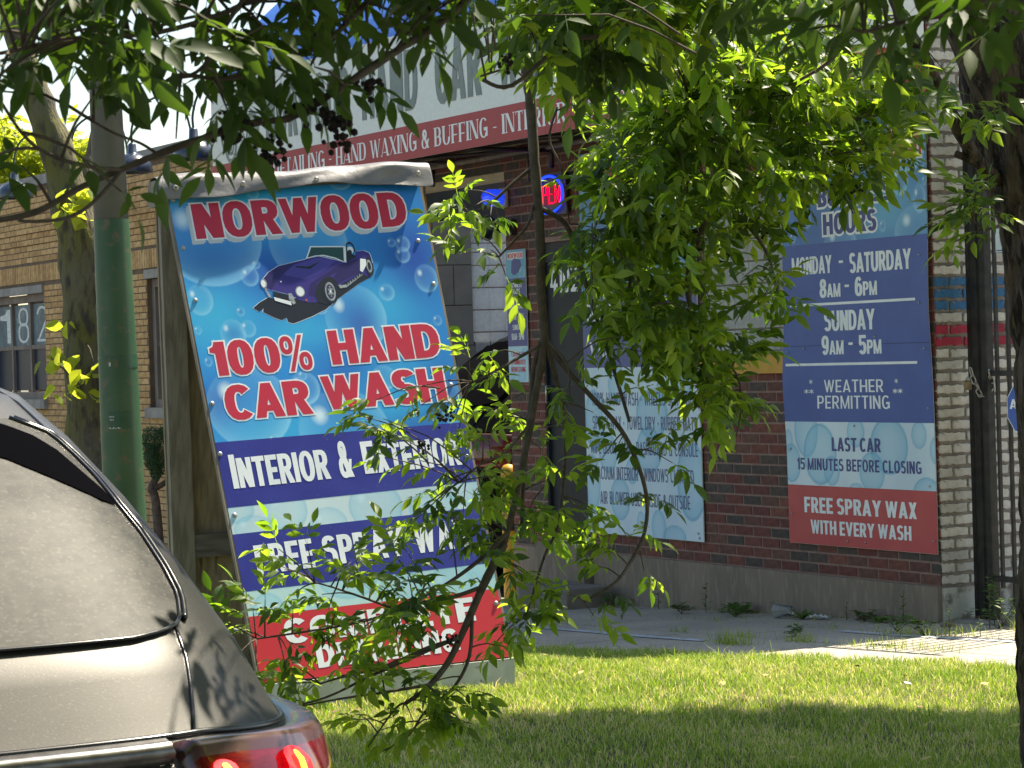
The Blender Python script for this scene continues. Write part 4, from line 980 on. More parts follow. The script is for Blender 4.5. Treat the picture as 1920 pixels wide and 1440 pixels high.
# board and printed sheet
mb = MB()
for i in range(11):
    for j in range(13):
        for l in (-.0015, -.02): mb.v.append(mpf(-.012 + (SW + .024) * i / 10, (SH + .06) * j / 12, l))
_g = lambda i, j, k: (i * 13 + j) * 2 + k
mb.f = [(_g(i, j, 0), _g(i + 1, j, 0), _g(i + 1, j + 1, 0), _g(i, j + 1, 0)) for i in range(10) for j in range(12)] + [(_g(i, j, 1), _g(i, j + 1, 1), _g(i + 1, j + 1, 1), _g(i + 1, j, 1)) for i in range(10) for j in range(12)]
mb.f += [(_g(0, j, 0), _g(0, j + 1, 0), _g(0, j + 1, 1), _g(0, j, 1)) for j in range(12)] + [(_g(10, j, 1), _g(10, j + 1, 1), _g(10, j + 1, 0), _g(10, j, 0)) for j in range(12)] + [(_g(i, 0, 1), _g(i + 1, 0, 1), _g(i + 1, 0, 0), _g(i, 0, 0)) for i in range(10)] + [(_g(i, 12, 0), _g(i + 1, 12, 0), _g(i + 1, 12, 1), _g(i, 12, 1)) for i in range(10)]
mb.m = [0] * len(mb.f)
mb.build('front_board', mat('weathered_board_edge', (.26, .22, .17), c2=(.17, .145, .115), scale=10., rough=.9, stretch=(1, 1, .2)), af)
X, Y = grid_xy(SW, SH - 1.115, .0052); Y = Y + 1.115
DB = (.004, .075, .40); CY = (.03, .52, .78); MB_ = (.008, .25, .66)
C = gauss_field(X, Y, MB_, [(.10, 1.72, .22, .20, CY, .8), (.62, 2.18, .25, .12, CY, .7), (.95, 1.72, .18, .16, CY, .6), (.5, 1.62, .2, .1, CY, .6), (.30, 1.15, .3, .12, CY, .5), (.95, 1.22, .3, .12, CY, .55), (.25, 2.28, .3, .08, CY, .6), (.95, 1.42, .15, .12, CY, .35),
    (1.12, 1.95, .16, .20, DB, .95), (.40, 1.93, .15, .12, DB, .75), (.17, 2.26, .10, .06, DB, .8), (.80, 1.62, .07, .09, DB, .9), (.05, 1.30, .12, .10, DB, .6), (.62, 1.30, .12, .14, DB, .6), (1.15, 1.25, .10, .12, DB, .8), (1.0, 1.12, .2, .06, DB, .5), (.12, 1.98, .15, .1, DB, .45), (.7, 1.45, .1, .08, DB, .4), (1.05, 2.28, .15, .06, DB, .45)])
BUB = [(.16, 2.10, .24, .24), (.62, 2.04, .19, .19), (.055, 1.80, .062, .075), (.31, 1.90, .042, .05), (.35, 1.955, .019, .022), (1.025, 2.02, .02, .022), (1.08, 2.01, .036, .04), (1.07, 1.955, .036, .04), (1.165, 1.83, .058, .07), (.955, 1.775, .038, .042), (.78, 1.66, .15, .165), (.235, 1.73, .019, .022), (.02, 1.655, .017, .021), (.18, 1.625, .060, .072), (.255, 1.645, .036, .042), (.04, 1.50, .018, .022), (.19, 1.27, .20, .20), (.43, 1.545, .045, .05), (.47, 1.40, .020, .023), (.47, 1.34, .07, .08), (.40, 2.31, .028, .032), (.83, 2.34, .055, .04), (1.12, 2.36, .10, .05), (1.18, 1.62, .022, .026), (.86, 1.36, .06, .06), (.62, 1.12, .22, .20), (1.18, 1.20, .07, .11), (.28, 1.10, .03, .03), (.34, 2.36, .05, .04), (.62, 1.72, .03, .03)]
for i, b_ in enumerate(BUB): C = bubble(C, X, Y, b_[0], b_[1], b_[2], b_[3], st=.0055, a=.62 if b_[2] < .1 else .5, dark=(.0, .12, .50) if (b_[2] < .07 and i % 2) or b_[2] == .15 else None, rimc=(.36, .76, .93))
art_part(af, 'bubble_print', X, Y, C, mpf, M_ART)
M_IND = mat('sign_indigo', (.022, .028, .24), c2=(.028, .036, .27), scale=6., rough=.35, bump=.04, bscale=30., c3=(.09, .10, .30), scale3=70., lo3=.66, hi3=.72)
M_SRED = mat('sign_red', (.58, .022, .028), c2=(.53, .02, .03), scale=6., rough=.4)
M_PALE = mat('sign_pale', (.46, .66, .68), rough=.4)
def band(name, v0l, v1l, v0r, v1r, m, l=.0):
    b = MB(); n = 12
    for i in range(n + 1):
        a = i / n; u = SW * a; b.v += [mpf(u, v0l * (1 - a) + v0r * a, l), mpf(u, v1l * (1 - a) + v1r * a, l)]
    b.f = [(2 * i, 2 * i + 2, 2 * i + 3, 2 * i + 1) for i in range(n)]; b.m = [0] * n; return b.build(name, m, af, smooth=False)
band('indigo_band', .806, 1.115, .828, 1.115, M_IND)
band('indigo_band', .416, .682, .440, .705, M_IND)
band('red_band', 0, .302, 0, .318, M_SRED)
def droparea(v0, v1, dl, base=(.56, .70, .72)):
    X, Y = grid_xy(SW, v1 - v0, .006); Y = Y + v0; C = gauss_field(X, Y, base, [])
    for d in dl: C = drop(C, X, Y, *d, st=.006) * .5 + bubble(C, X, Y, *d, st=.006, a=.3, rimc=(.04, .50, .66)) * .5
    art_part(af, 'bubble_print', X, Y, C, lambda u, v, l: mpf(u, v + .022 * u / SW, l - .0004), M_ART)
droparea(.675, .815, [(.04, .79, .08, .06), (.27, .77, .10, .10), (.10, .70, .09, .06), (.46, .68, .09, .08), (.70, .74, .13, .12), (.98, .70, .12, .09), (1.15, .78, .09, .08)])
droparea(.295, .425, [(.10, .30, .08, .10), (.50, .42, .14, .09), (.75, .36, .10, .08), (1.0, .33, .12, .1), (.3, .29, .06, .05), (1.18, .42, .08, .08)], (.44, .66, .66))
A_ = dict(skewy=.010)
def o2(args, e, lay, **k): return (args, dict(e=e, layer=lay, **k))
heavy = [('NORWOOD', .095, 1.128, 2.098, 2.272), ('100%', .055, .53, 1.428, 1.592), ('HAND', .625, 1.168, 1.440, 1.606), ('CAR', .080, .487, 1.214, 1.378), ('WASH', .55, 1.155, 1.226, 1.388)]
print_part(af, 'lettering_shadow', mat('shadow_grey_print', (.50, .56, .60), rough=.4), [o2(('NORWOOD', .095, 1.128, 2.098, 2.272, GH, mpf), .004, .0003, dx=-.020, dy=-.022, track=.05), o2(('NORWOOD', .095, 1.128, 2.098, 2.272, GH, mpf), .006, .0004, dx=-.012, dy=-.013, track=.05)])
print_part(af, 'lettering_outline', M_WHT, [o2((s, a, b, c, d, GH, mpf), .0075, .0008, track=.05) for s, a, b, c, d in heavy])
print_part(af, 'lettering', M_RED, [o2((s, a, b, c, d, GH, mpf), .0, .0013, track=.05) for s, a, b, c, d in heavy])
print_part(af, 'lettering', M_WHT, [o2(('INTERIOR', .046, .512, .892, 1.052, GC, mpf), 0, .0009, caps=[1] + [.88] * 7, track=.06, skewy=.018), o2(('&', .560, .628, .90, 1.07, GC, mpf), 0, .0009), o2(('EXTERIOR', .68, 1.165, .908, 1.062, GC, mpf), 0, .0009, caps=[1] + [.88] * 7, track=.06, skewy=.01),
    o2(('FREE SPRAY WAX', .082, 1.125, .488, .622, GC, mpf), 0, .0009, caps=None, track=.10, skewy=.035, space=.5),
    o2(('COMPLETE', .15, 1.085, .162, .272, GH, mpf), 0, .0009, track=.10, skewy=.02), o2(('DETAILING', .28, .98, .040, .145, GH, mpf), 0, .0009, track=.10, skewy=.015)])
# printed roadster (plain generic open sports car)
CARP = {
'shadow': [(0.2973, 1.743), (0.3335, 1.7684), (0.3777, 1.7893), (0.4048, 1.7834), (0.5763, 1.7714), (0.7292, 1.8252), (0.8426, 1.8821), (0.8977, 1.8702), (0.8905, 1.8545), (0.8324, 1.8302), (0.7032, 1.7544), (0.6464, 1.7141), (0.5714, 1.6833), (0.4981, 1.6605), (0.4726, 1.6543), (0.4502, 1.6639), (0.4461, 1.6843), (0.4199, 1.6741), (0.3904, 1.6883), (0.3617, 1.7064), (0.3402, 1.7199), (0.3456, 1.7376), (0.3208, 1.7233), (0.3036, 1.7385)],
'body': [(0.3667, 1.8782), (0.4014, 1.9119), (0.4553, 1.9404), (0.5222, 1.952), (0.5893, 1.9636), (0.6025, 1.9688), (0.6566, 1.9753), (0.7719, 1.9394), (0.8331, 1.9595), (0.8426, 1.9872), (0.8799, 1.9888), (0.9059, 1.975), (0.9118, 1.9422), (0.9085, 1.8938), (0.8784, 1.8554), (0.8572, 1.873), (0.7252, 1.8255), (0.6911, 1.7553), (0.6125, 1.7487), (0.5641, 1.7501), (0.5188, 1.7674), (0.5051, 1.7804), (0.4763, 1.7985), (0.4045, 1.8235), (0.3854, 1.8289), (0.3638, 1.8424)],
'hood': [(0.4811, 1.9065), (0.5279, 1.9396), (0.6386, 1.9664), (0.6948, 1.9626), (0.7324, 1.946), (0.6572, 1.8946), (0.57, 1.8643), (0.5396, 1.8744), (0.4748, 1.8949)],
'fender': [(0.3687, 1.8781), (0.4011, 1.91), (0.4549, 1.9384), (0.5218, 1.95), (0.5719, 1.9575), (0.5279, 1.9396), (0.4763, 1.9029), (0.432, 1.8617), (0.4013, 1.8278), (0.3813, 1.8492)],
'side': [(0.7446, 1.925), (0.8308, 1.9476), (0.8551, 1.946), (0.8426, 1.8821), (0.7267, 1.8334), (0.6967, 1.8678), (0.6606, 1.8702), (0.6223, 1.8406), (0.6019, 1.7776), (0.5714, 1.7878), (0.5902, 1.8428)],
'glass': [(0.5965, 1.9692), (0.6277, 2.0255), (0.6896, 2.0195), (0.7883, 2.013), (0.7719, 1.9394), (0.7347, 1.958), (0.6811, 1.9757), (0.6405, 1.9763)],
'cockpit': [(0.6815, 1.9776), (0.7006, 1.9925), (0.7828, 1.9952), (0.8347, 1.9675), (0.8372, 1.9593), (0.7832, 1.9346)],
'grille': [(0.403, 1.8156), (0.4755, 1.7945), (0.4709, 1.7708), (0.4043, 1.7915)],
'plate': [(0.404, 1.7895), (0.4814, 1.762), (0.4815, 1.7419), (0.4065, 1.7713)],
'bumper1': [(0.4771, 1.8024), (0.493, 1.8013), (0.5038, 1.7524), (0.4903, 1.7453), (0.4749, 1.7705)],
'bumper2': [(0.3671, 1.8382), (0.3774, 1.8294), (0.3924, 1.7923), (0.3813, 1.7871)],
'scoop': [(0.5351, 1.935), (0.5984, 1.9268), (0.66, 1.9509), (0.6041, 1.9143), (0.5376, 1.9268)],
'vent': [(0.8558, 1.9499), (0.8834, 1.9441), (0.88, 1.916), (0.8547, 1.8813), (0.8441, 1.8901)],
'pipe': [(0.7252, 1.8255), (0.7578, 1.8252), (0.841, 1.8741), (0.8544, 1.8691), (0.7635, 1.8127), (0.7301, 1.809)],
'frame1': [(0.5917, 1.9655), (0.6241, 2.0278), (0.7911, 2.0169), (0.7899, 2.0109), (0.6282, 2.0214), (0.5989, 1.967)],
'frame2': [(0.7847, 2.0153), (0.7968, 2.0145), (0.7852, 1.9344), (0.7735, 1.9372)],
'frame3': [(0.5987, 1.9662), (0.6401, 1.9739), (0.6808, 1.9745), (0.7345, 1.9568), (0.7733, 1.936), (0.7724, 1.9418), (0.7356, 1.9628), (0.6819, 1.98), (0.6411, 1.9795), (0.5997, 1.971)],
'well': [(0.6125, 1.7487), (0.6027, 1.7816), (0.6207, 1.8327), (0.6598, 1.8662), (0.6975, 1.8717), (0.7235, 1.8377), (0.719, 1.7936), (0.6928, 1.7431), (0.6503, 1.734)]}
def pol(mb, P, l, mi, grow=0.):
    if grow:
        cx = sum(p[0] for p in P) / len(P); cy = sum(p[1] for p in P) / len(P)
        P = [(p[0] + (p[0] - cx) / math.hypot(p[0] - cx, p[1] - cy) * grow, p[1] + (p[1] - cy) / math.hypot(p[0] - cx, p[1] - cy) * grow) for p in P]
    mb.add([mpf(u, v, l) for u, v in P], [tuple(range(len(P)))[::-1]], mi)
def elp(mb, cx, cy, rx, ry, l, mi, rot=0., n=22):
    c, s = math.cos(rot), math.sin(rot)
    mb.add([mpf(cx + rx * math.cos(a) * c - ry * math.sin(a) * s, cy + rx * math.cos(a) * s + ry * math.sin(a) * c, l) for a in [2 * math.pi * k / n for k in range(n)]], [tuple(range(n))], mi)
mb = MB()
# 0 black 1 purple-blue 2 lighter 3 dark purple 4 white 5 green glass 6 silver
pol(mb, CARP['shadow'], .0003, 4, .0035); pol(mb, CARP['body'], .0004, 4, .003); pol(mb, CARP['shadow'], .0006, 0); pol(mb, CARP['body'], .0008, 1)
pol(mb, CARP['fender'], .0011, 3); pol(mb, CARP['hood'], .0011, 2); pol(mb, CARP['side'], .0010, 3); pol(mb, CARP['well'], .0012, 0)
pol(mb, CARP['cockpit'], .0012, 0); pol(mb, CARP['glass'], .0013, 5); pol(mb, CARP['grille'], .0013, 0); pol(mb, CARP['plate'], .0016, 4)
for k in ('bumper1', 'bumper2', 'pipe', 'vent', 'frame1', 'frame2', 'frame3'): pol(mb, CARP[k], .0017, 4 if k in ('vent', 'frame1', 'frame2', 'frame3') else 6)
pol(mb, CARP['scoop'], .0014, 0)
elp(mb, .6788, 1.7964, .038, .060, .0016, 0); elp(mb, .680, 1.797, .025, .047, .0018, 6); elp(mb, .680, 1.797, .018, .036, .0020, 3); elp(mb, .681, 1.797, .013, .028, .0022, 6); elp(mb, .681, 1.797, .004, .008, .0024, 4)
elp(mb, .8934, 1.907, .020, .048, .0016, 0); elp(mb, .8934, 1.909, .013, .032, .0018, 6); elp(mb, .8934, 1.909, .008, .02, .0020, 0)
for k in range(9):
    a = k * math.pi / 3; elp(mb, .681 + .0105 * math.cos(a), 1.797 + .022 * math.sin(a), .003, .006, .0024, 0, n=8)
elp(mb, .5345, 1.8065, .0225, .027, .0016, 6); elp(mb, .5345, 1.8065, .018, .022, .0018, 4); elp(mb, .3689, 1.8581, .0155, .024, .0016, 6); elp(mb, .367, 1.858, .011, .018, .0018, 4)
ringm(mb, .8167, 2.001, .016, .022, .026, .0017, lambda x, y, l: mpf(x, y, l), a0=-30, a1=210)
elp(mb, .8167, 1.995, .015, .018, .0012, 4); elp(mb, .812, 1.985, .010, .012, .0014, 0); elp(mb, .557, 1.763, .005, .006, .0016, 7); elp(mb, .452, 1.862, .004, .004, .0016, 4)
mb.m[-len(range(26)) - 4:]  # keep order
mb.build('roadster_print', [mat('print_shadow_black', (.010, .016, .024), rough=.35), mat('print_violet_blue', (.045, .030, .235), c2=(.035, .025, .20), scale=12., rough=.35), mat('print_violet_light', (.065, .055, .30), rough=.35), mat('print_violet_dark', (.022, .014, .11), rough=.35), M_WHT, mat('print_bottle_green', (.015, .07, .065), rough=.35), mat('print_silver', (.38, .42, .44), c2=(.22, .25, .27), scale=60., rough=.35), mat('print_orange', (.5, .12, .03), rough=.4)], af, smooth=False)
mb = MB()
for k in range(7):
    t = k / 7; mb.add([mpf(.765 + .09 * t + d[0], 1.822 + .052 * t + d[1], .0021) for d in ((0, 0), (.006, .003), (.004, .018), (-.002, .015))], [(0, 1, 2, 3)])
mb.build("exhaust_print", MATS["print_shadow_black"], af)
screws(af, [], mpf)
b = MB(); b.lathe([(.0001, .006), (.007, .0055), (.011, .002), (.012, -.001)], n=12, axis='y'); sme = b.mesh('screw', M_SCREW)
for u, v in [(.025, 2.06), (.035, 1.80), (.02, 1.30), (.012, 1.06), (.025, .77), (.02, 2.30), (1.16, 2.02), (1.195, 1.80), (1.185, 1.30), (1.20, .25), (.03, .03), (.60, .035), (1.195, .95)]:
    o = link('screw', sme, af, mpf(u, v, .001)); o.rotation_mode = 'QUATERNION'; o.rotation_quaternion = nrm.to_track_quat('Y', 'Z')
# timber structure behind
M_PLY = mat('weathered_plywood', (.30, .245, .17), c2=(.20, .16, .11), scale=5., rough=.9, stretch=(9, 9, .7), bump=.3, bscale=20., c3=(.08, .06, .04), scale3=3., lo3=.62, hi3=.75)
M_STUD = mat('weathered_stud', (.29, .265, .22), c2=(.19, .17, .14), scale=8., rough=.9, stretch=(5, 5, .5), bump=.3, bscale=20.)
ux = (BR - BL).normalized(); back = Vector((-ux.y, ux.x, 0)).normalized()
def world2(p): return Vector(p) - org
BTL, BTR = TL + back * .07 - ux * .035, TR + back * .07
bl_ = at(326, 1250, 12.15); bl_.z = lawn_z(bl_.x, bl_.y) - .01; BBL = bl_; BBR = BBL + (BTR - BTL)
BBR.z = BBL.z + .02
def mpk(a, b, l=0.):
    p = BBL * (1 - a) * (1 - b) + BBR * a * (1 - b) + BTR * a * b + BTL * (1 - a) * b
    return p + back * l - org
mb = MB(); mb.slab([mpk(0, 0), mpk(1, 0), mpk(1, 1), mpk(0, 1)], back * .018); mb.build('back_board', M_PLY, af, smooth=False)
def bstud(a0, a1, b0, b1, th=.04, name='stud', m=M_STUD):
    b = MB(); b.slab([mpk(a0, b0, -.0012), mpk(a1, b0, -.0012), mpk(a1, b1, -.0012), mpk(a0, b1, -.0012)], -back * th); b.build(name, m, af, smooth=False)
bstud(.005, .088, .0, 1.0); bstud(.912, .995, .0, 1.0); bstud(.09, .91, .265, .312, .035, 'cross_rail', mat('grey_cross_rail', (.17, .16, .15), c2=(.11, .10, .09), scale=8., rough=.9, stretch=(1, 1, 6), bump=.3))
bstud(.09, .91, .955, 1.0, .035, 'cross_rail')
def fstud(u0, u1, v0, v1, name='stud', th=.04):
    b = MB(); b.slab([mpf(u0, v0, -.0215), mpf(u1, v0, -.0215), mpf(u1, v1, -.0215), mpf(u0, v1, -.0215)], -nrm * th); b.build(name, M_STUD, af, smooth=False)
fstud(.0, .085, .0, 2.28); fstud(1.135, 1.22, .0, 2.28); fstud(.09, 1.13, .02, .11, 'cross_rail')
# white skirting plank under the front board
mb = MB(); pA, pB = mpf(-.03, .0, -.01), mpf(1.235, 0.0, -.01)
pA2, pB2 = Vector((pA.x, pA.y, lawn_z(*(Vector(pA) + org).xy) - gz - .02)), Vector((pB.x, pB.y, lawn_z(*(Vector(pB) + org).xy) - gz - .02))
fw = -back * .02
mb.slab([pA2 + fw, pB2 + fw, Vector(pB) + fw + Vector((0, 0, -.004)), Vector(pA) + fw + Vector((0, 0, -.004))], back * .035)
mb.build('skirting_plank', mat('white_plank_paint', (.50, .52, .48), c2=(.38, .39, .35), scale=7., rough=.7, bump=.2, c3=(.2, .18, .14), scale3=20., lo3=.64, hi3=.72), af, smooth=False)
# grey vinyl cap folded over the ridge
M_CAPV = mat('grey_vinyl_cap', (.185, .18, .18), c2=(.155, .15, .155), scale=7., rough=.42, bump=.25, bscale=9., dist=.03)
mb = MB(); n = 46; prof = [(-.105, .012), (-.06, .022), (-.0, .028), (.035, .022), (.052, -.012), (.056, -.06), (.050, -.10), (.036, -.135), (.02, -.165)]
K = len(prof)
for i in range(n + 1):
    a = -.045 + 1.09 * i / n
    ridge = (TL * (1 - a) + TR * a) + back * .045 + Vector((0, 0, .058))
    wob = .006 * math.sin(a * 9 + .5) + .004 * math.sin(a * 23)
    for j, (pf, pz) in enumerate([(.075, -.12), (.085, -.06), (.07, -.0), (.03, .024), (-.03, .028), (-.065, .016), (-.080, -.014), (-.088 , -.048), (-.098, -.078)]):
        drop_ = (.022 * math.sin(a * 7.2 + .8) if j > 6 else 0.)
        fold = .008 * math.sin(a * 16 + j * 1.3) * (j > 4) + .012 * math.exp(-((a - .87) / .06) ** 2) * math.sin(j * 1.6)
        mb.v.append(ridge + back * (pf - fold) + Vector((0, 0, pz * .95 + wob - drop_)) - org)
mb.f = [(i * 9 + j, (i + 1) * 9 + j, (i + 1) * 9 + j + 1, i * 9 + j + 1) for i in range(n) for j in range(8)]; mb.m = [0] * len(mb.f); mb.smooth = True
o = mb.build('vinyl_cap', M_CAPV, af); so = o.modifiers.new('s', 'SOLIDIFY'); so.thickness = .003; ss = o.modifiers.new('ss', 'SUBSURF'); ss.levels = 1; ss.render_levels = 1
mb = MB()
ra = (TL * 1.045 - TR * .045) + back * .045 + Vector((0, 0, .055)) - org
mb.slab([ra + back * .07 + Vector((0, 0, -.11)), ra - back * .07 + Vector((0, 0, -.11)), ra - back * .06 + Vector((0, 0, .01)), ra + back * .06 + Vector((0, 0, .01))], ux * .02)
mb.build('cap_end', M_STUD, af, smooth=False)
b = MB(); b.lathe([(.004, .004), (.012, .005), (.014, .0), (.012, -.002)], n=14, axis='y'); gme = b.mesh('grommet', mat('grommet_brass', (.40, .38, .32), rough=.4, metal=.7))
for a in (.02, .28, .57, .985):
    p = (TL * (1 - a) + TR * a) + back * .045 + Vector((0, 0, .058)) - back * .089 + Vector((0, 0, -.034)) - org
    o = link('grommet', gme, af, p + back * -.004); o.rotation_mode = 'QUATERNION'; o.rotation_quaternion = (-back).to_track_quat('Y', 'Z')

# ================================================================== CARS
CN, CDL = 5.0, 2.3
ZK = [.2, .45, .80, .93, .98, 1.02, 1.12, 1.26, 1.378, 1.49, 1.575, 1.62, 1.65, 1.66]
HW = [.80, .90, .92, .91, .87, .85, .815, .75, .69, .63, .575, .50, .38, .15]
YRr = [.10, .00, .02, .05, .10, .135, .22, .37, .52, .70, .88, 1.05, 1.3, 2.0]
YFr = [4.5, 4.62, 4.55, 4.48, 4.35, 3.55, 3.35, 3.1, 2.92, 2.75, 2.6, 2.5, 2.4, 2.33]
def carS(w, z, front=False, prd=0.):
    hw = np.interp(z, ZK, HW); ye = np.interp(z, ZK, YFr if front else YRr)
    dl = abs(ye - CDL); e = dl * (1 - (1 - min(abs(w), 1) ** CN) ** (1 / CN))
    return Vector((hw * w, ye - e if front else ye + e, z))
def carN(w, z):
    e = 1e-3; w2 = min(w, .97); a = carS(w2 + e, z) - carS(w2 - e, z); b = carS(w2, z + .004) - carS(w2, z - .004)
    n = a.cross(b).normalized()
    return n if n.y < 0 or n.x * w > .5 else -n
def carP(w, z, l): return carS(w, z) + carN(w, z) * l
def phiw(n):
    return [math.copysign(abs(math.sin(R(a))) ** (2 / CN), math.sin(R(a))) for a in np.linspace(-90, 90, n)]
def make_car(name, label, loc, rz, paint, glass, dark, detailed=True):
    c = thing(name, label, 'car', loc, rz)
    zs = sorted(set(list(np.linspace(.2, 1.66, 74)) + ZK)); ws = phiw(90)
    b = MB()
    for z in zs:
        ring = [carS(w, z) for w in ws] + [carS(w, z, True) for w in ws[::-1]]
        b.v += [tuple(p) for p in ring]
    m = 2 * len(ws)
    b.f = [(i * m + k, i * m + (k + 1) % m, (i + 1) * m + (k + 1) % m, (i + 1) * m + k) for i in range(len(zs) - 1) for k in range(m)] + [tuple((len(zs) - 1) * m + k for k in range(m))]
    b.m = [0] * len(b.f); b.smooth = True; b.build('body', paint, c)
    # rear window
    ZG = [1.158, 1.163, 1.170, 1.180, 1.213, 1.257, 1.32, 1.37]; WG = [.56, .63, .67, .695, .733, .750, .770, .768]
    def strip_panel(name, zl, wl, wr, l, mtl, nn=40, lf=None):
        b = MB()
        for z, a, d in zip(zl, wl, wr):
            for k in range(nn + 1): w = a + (d - a) * k / nn; b.v.append(tuple(carP(w, z, l if lf is None else lf(z, w))))
        b.f = [(i * (nn + 1) + k, i * (nn + 1) + k + 1, (i + 1) * (nn + 1) + k + 1, (i + 1) * (nn + 1) + k) for i in range(len(zl) - 1) for k in range(nn)]
        b.m = [0] * len(b.f); b.smooth = True; return b.build(name, mtl, c)
    zg = list(np.linspace(1.158, 1.18, 8)) + list(np.linspace(1.19, 1.53, 24)); wgi = lambda z: float(np.interp(z, ZG + [1.42, 1.46, 1.50, 1.54], WG + [.782, .775, .755, .64]))
    strip_panel('rear_window', zg, [-wgi(z) for z in zg], [wgi(z) for z in zg], .004, glass)
    out = [(wgi(z), z) for z in zg]
    rim = [carP(w, z, .006) for w, z in [(0.02 * k, 1.157) for k in range(0, 28)] + out]
    for sg in (1, -1):
        b = MB(); b.tube([Vector((sg * p.x, p.y, p.z)) for p in rim], .0042, 6); b.build('window_seal', dark, c)
    rim2 = [carP(w * 1.022 + .003, z, .004) for w, z in out[6:]]
    for sg in (1, -1):
        b = MB(); b.tube([Vector((sg * p.x, p.y, p.z)) for p in rim2], .0062, 6); b.build('pillar_gap', dark, c)
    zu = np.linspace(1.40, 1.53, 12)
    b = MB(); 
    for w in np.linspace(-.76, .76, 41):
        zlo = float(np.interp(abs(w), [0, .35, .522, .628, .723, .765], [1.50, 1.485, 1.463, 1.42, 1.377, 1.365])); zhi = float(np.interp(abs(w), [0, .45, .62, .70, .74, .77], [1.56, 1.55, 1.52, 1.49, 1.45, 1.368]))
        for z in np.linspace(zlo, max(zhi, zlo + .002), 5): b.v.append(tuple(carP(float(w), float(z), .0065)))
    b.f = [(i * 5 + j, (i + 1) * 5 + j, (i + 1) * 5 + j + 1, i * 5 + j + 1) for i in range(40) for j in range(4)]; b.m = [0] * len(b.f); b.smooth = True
    b.build('painted_shade_band', M_SHADE_TRIM, c)  # painted shade: black band stands in for the shadow under a spoiler
    ln = [(0, 1.60), (.4, 1.598), (.65, 1.592), (.79, 1.583), (.795, 1.56), (.788, 1.533), (.778, 1.49), (.768, 1.45), (.762, 1.41), (.768, 1.383)]
    for sg in (1, -1):
        b = MB(); b.tube([carP(sg * w, z, .0) for w, z in ln], .004, 6); b.build('roof_gap', dark, c)
    # tailgate seams
    def mir(pts, r_, nm, mt):
        b = MB(); b.tube(pts, r_, 6); b.build(nm, mt, c); b = MB(); b.tube([Vector((-p.x, p.y, p.z)) for p in pts], r_, 6); return b.build(nm, mt, c)
    sm = [(.672, 1.167), (.662, 1.15), (.648, 1.123), (.635, 1.10), (.618, 1.073), (.592, 1.035), (.568, 1.005)]
    mir([carP(w, z, -.001) for w, z in sm], .0052, 'tailgate_seam', dark)
    mir([carP(w, 1.008 - .030 * max(0, (w - .6) / .4), .0) for w in list(np.linspace(0, .9, 30)) + [.94, .965, .985]], .0065, 'lamp_gap', dark)
    # chrome strip and tail lamps
    zc = [.968, .972, .985, .998, 1.001]
    strip_panel('chrome_strip', zc, [-.492] * 5, [.492] * 5, 0, M_CHROME, 40, lambda z, w: {.968: .0, .972: .022, .985: .026, .998: .018, 1.001: .0}[z])
    strip_panel('lower_tailgate_band', [.80, .81, .955, .964], [-.50] * 4, [.50] * 4, 0, dark, 30, lambda z, w: .0 if z in (.80, .964) else .006)
    zl = [.80, .815, .86, .90, .93, .955, .966, .974, .990, .999]; lf = {.80: .0, .815: .016, .86: .022, .90: .026, .93: .030, .955: .034, .966: .040, .974: .042, .990: .022, .999: .0}
    for sgn in (1, -1):
        b = MB(); nn = 44
        W0 = list(np.linspace(.505, .93, 30)) + [.95, .965, .975, .983, .989, .994, .997, .999]
        nn = len(W0) - 1
        for z in zl:
            zz = z
            for w in W0:
                dz = -.030 * max(0, (w - .6) / .4)
                p = carP(w, zz + dz, lf[z] * (1 if w > .51 else .0)); b.v.append((sgn * p.x, p.y, p.z))
        hi_ = 7
        for i in range(len(zl) - 1):
            for k in range(nn):
                q = (i * (nn + 1) + k, i * (nn + 1) + k + 1, (i + 1) * (nn + 1) + k + 1, (i + 1) * (nn + 1) + k)
                b.f.append(q if sgn > 0 else q[::-1]); b.m.append(1 if i >= 5 else 0)
        b.smooth = True; lamp = b.build('tail_lamp', [M_LAMP, M_LAMPTOP], c)
        if detailed:
            for (w, z, rx, rz_, mt, nm) in ((.548, .930, .022, .015, M_LIT, 'lit_bulb'), (.548, .932, .007, .006, M_LITY, 'lit_bulb'), (.705, .920, .028, .024, M_LIT, 'lit_bulb'), (.707, .926, .007, .010, M_LITY, 'lit_bulb')):
                b = MB(); vs = [carP(w, z, .040 if mt is not M_LITY else .043)]
                for k in range(16): a = 2 * math.pi * k / 16; ww = w + rx * math.cos(a) / .9; vs.append(carP(min(ww, .985), z + rz_ * math.sin(a), .040 if mt is not M_LITY else .043))
                b.add([(sgn * p.x, p.y, p.z) for p in vs], [(0, 1 + k, 1 + (k + 1) % 16) for k in range(16)]); b.build(nm, mt, lamp)
    # side windows, wheels, bumper
    for sgn in (1, -1):
        b = MB(); ys = np.linspace(.95, 3.0, 20)
        for z in (1.05, 1.15, 1.3, 1.45, 1.52):
            hw = np.interp(z, ZK, HW)
            for y in ys:
                yy = y + (z - 1.05) * (.55 if y < 2 else -.3); x = hw * (1 - (abs(yy - 2.3) / max(abs(np.interp(z, ZK, YRr) - 2.3), .1)) ** CN) ** (1 / CN) if abs(yy - 2.3) < abs(np.interp(z, ZK, YRr) - 2.3) else hw * .9
                b.v.append((sgn * (x + .006), yy, z))
        b.f = [(i * 20 + k, i * 20 + k + 1, (i + 1) * 20 + k + 1, (i + 1) * 20 + k)[::sgn] for i in range(4) for k in range(19)]; b.m = [0] * len(b.f); b.smooth = True
        b.build('side_window', dark, c)
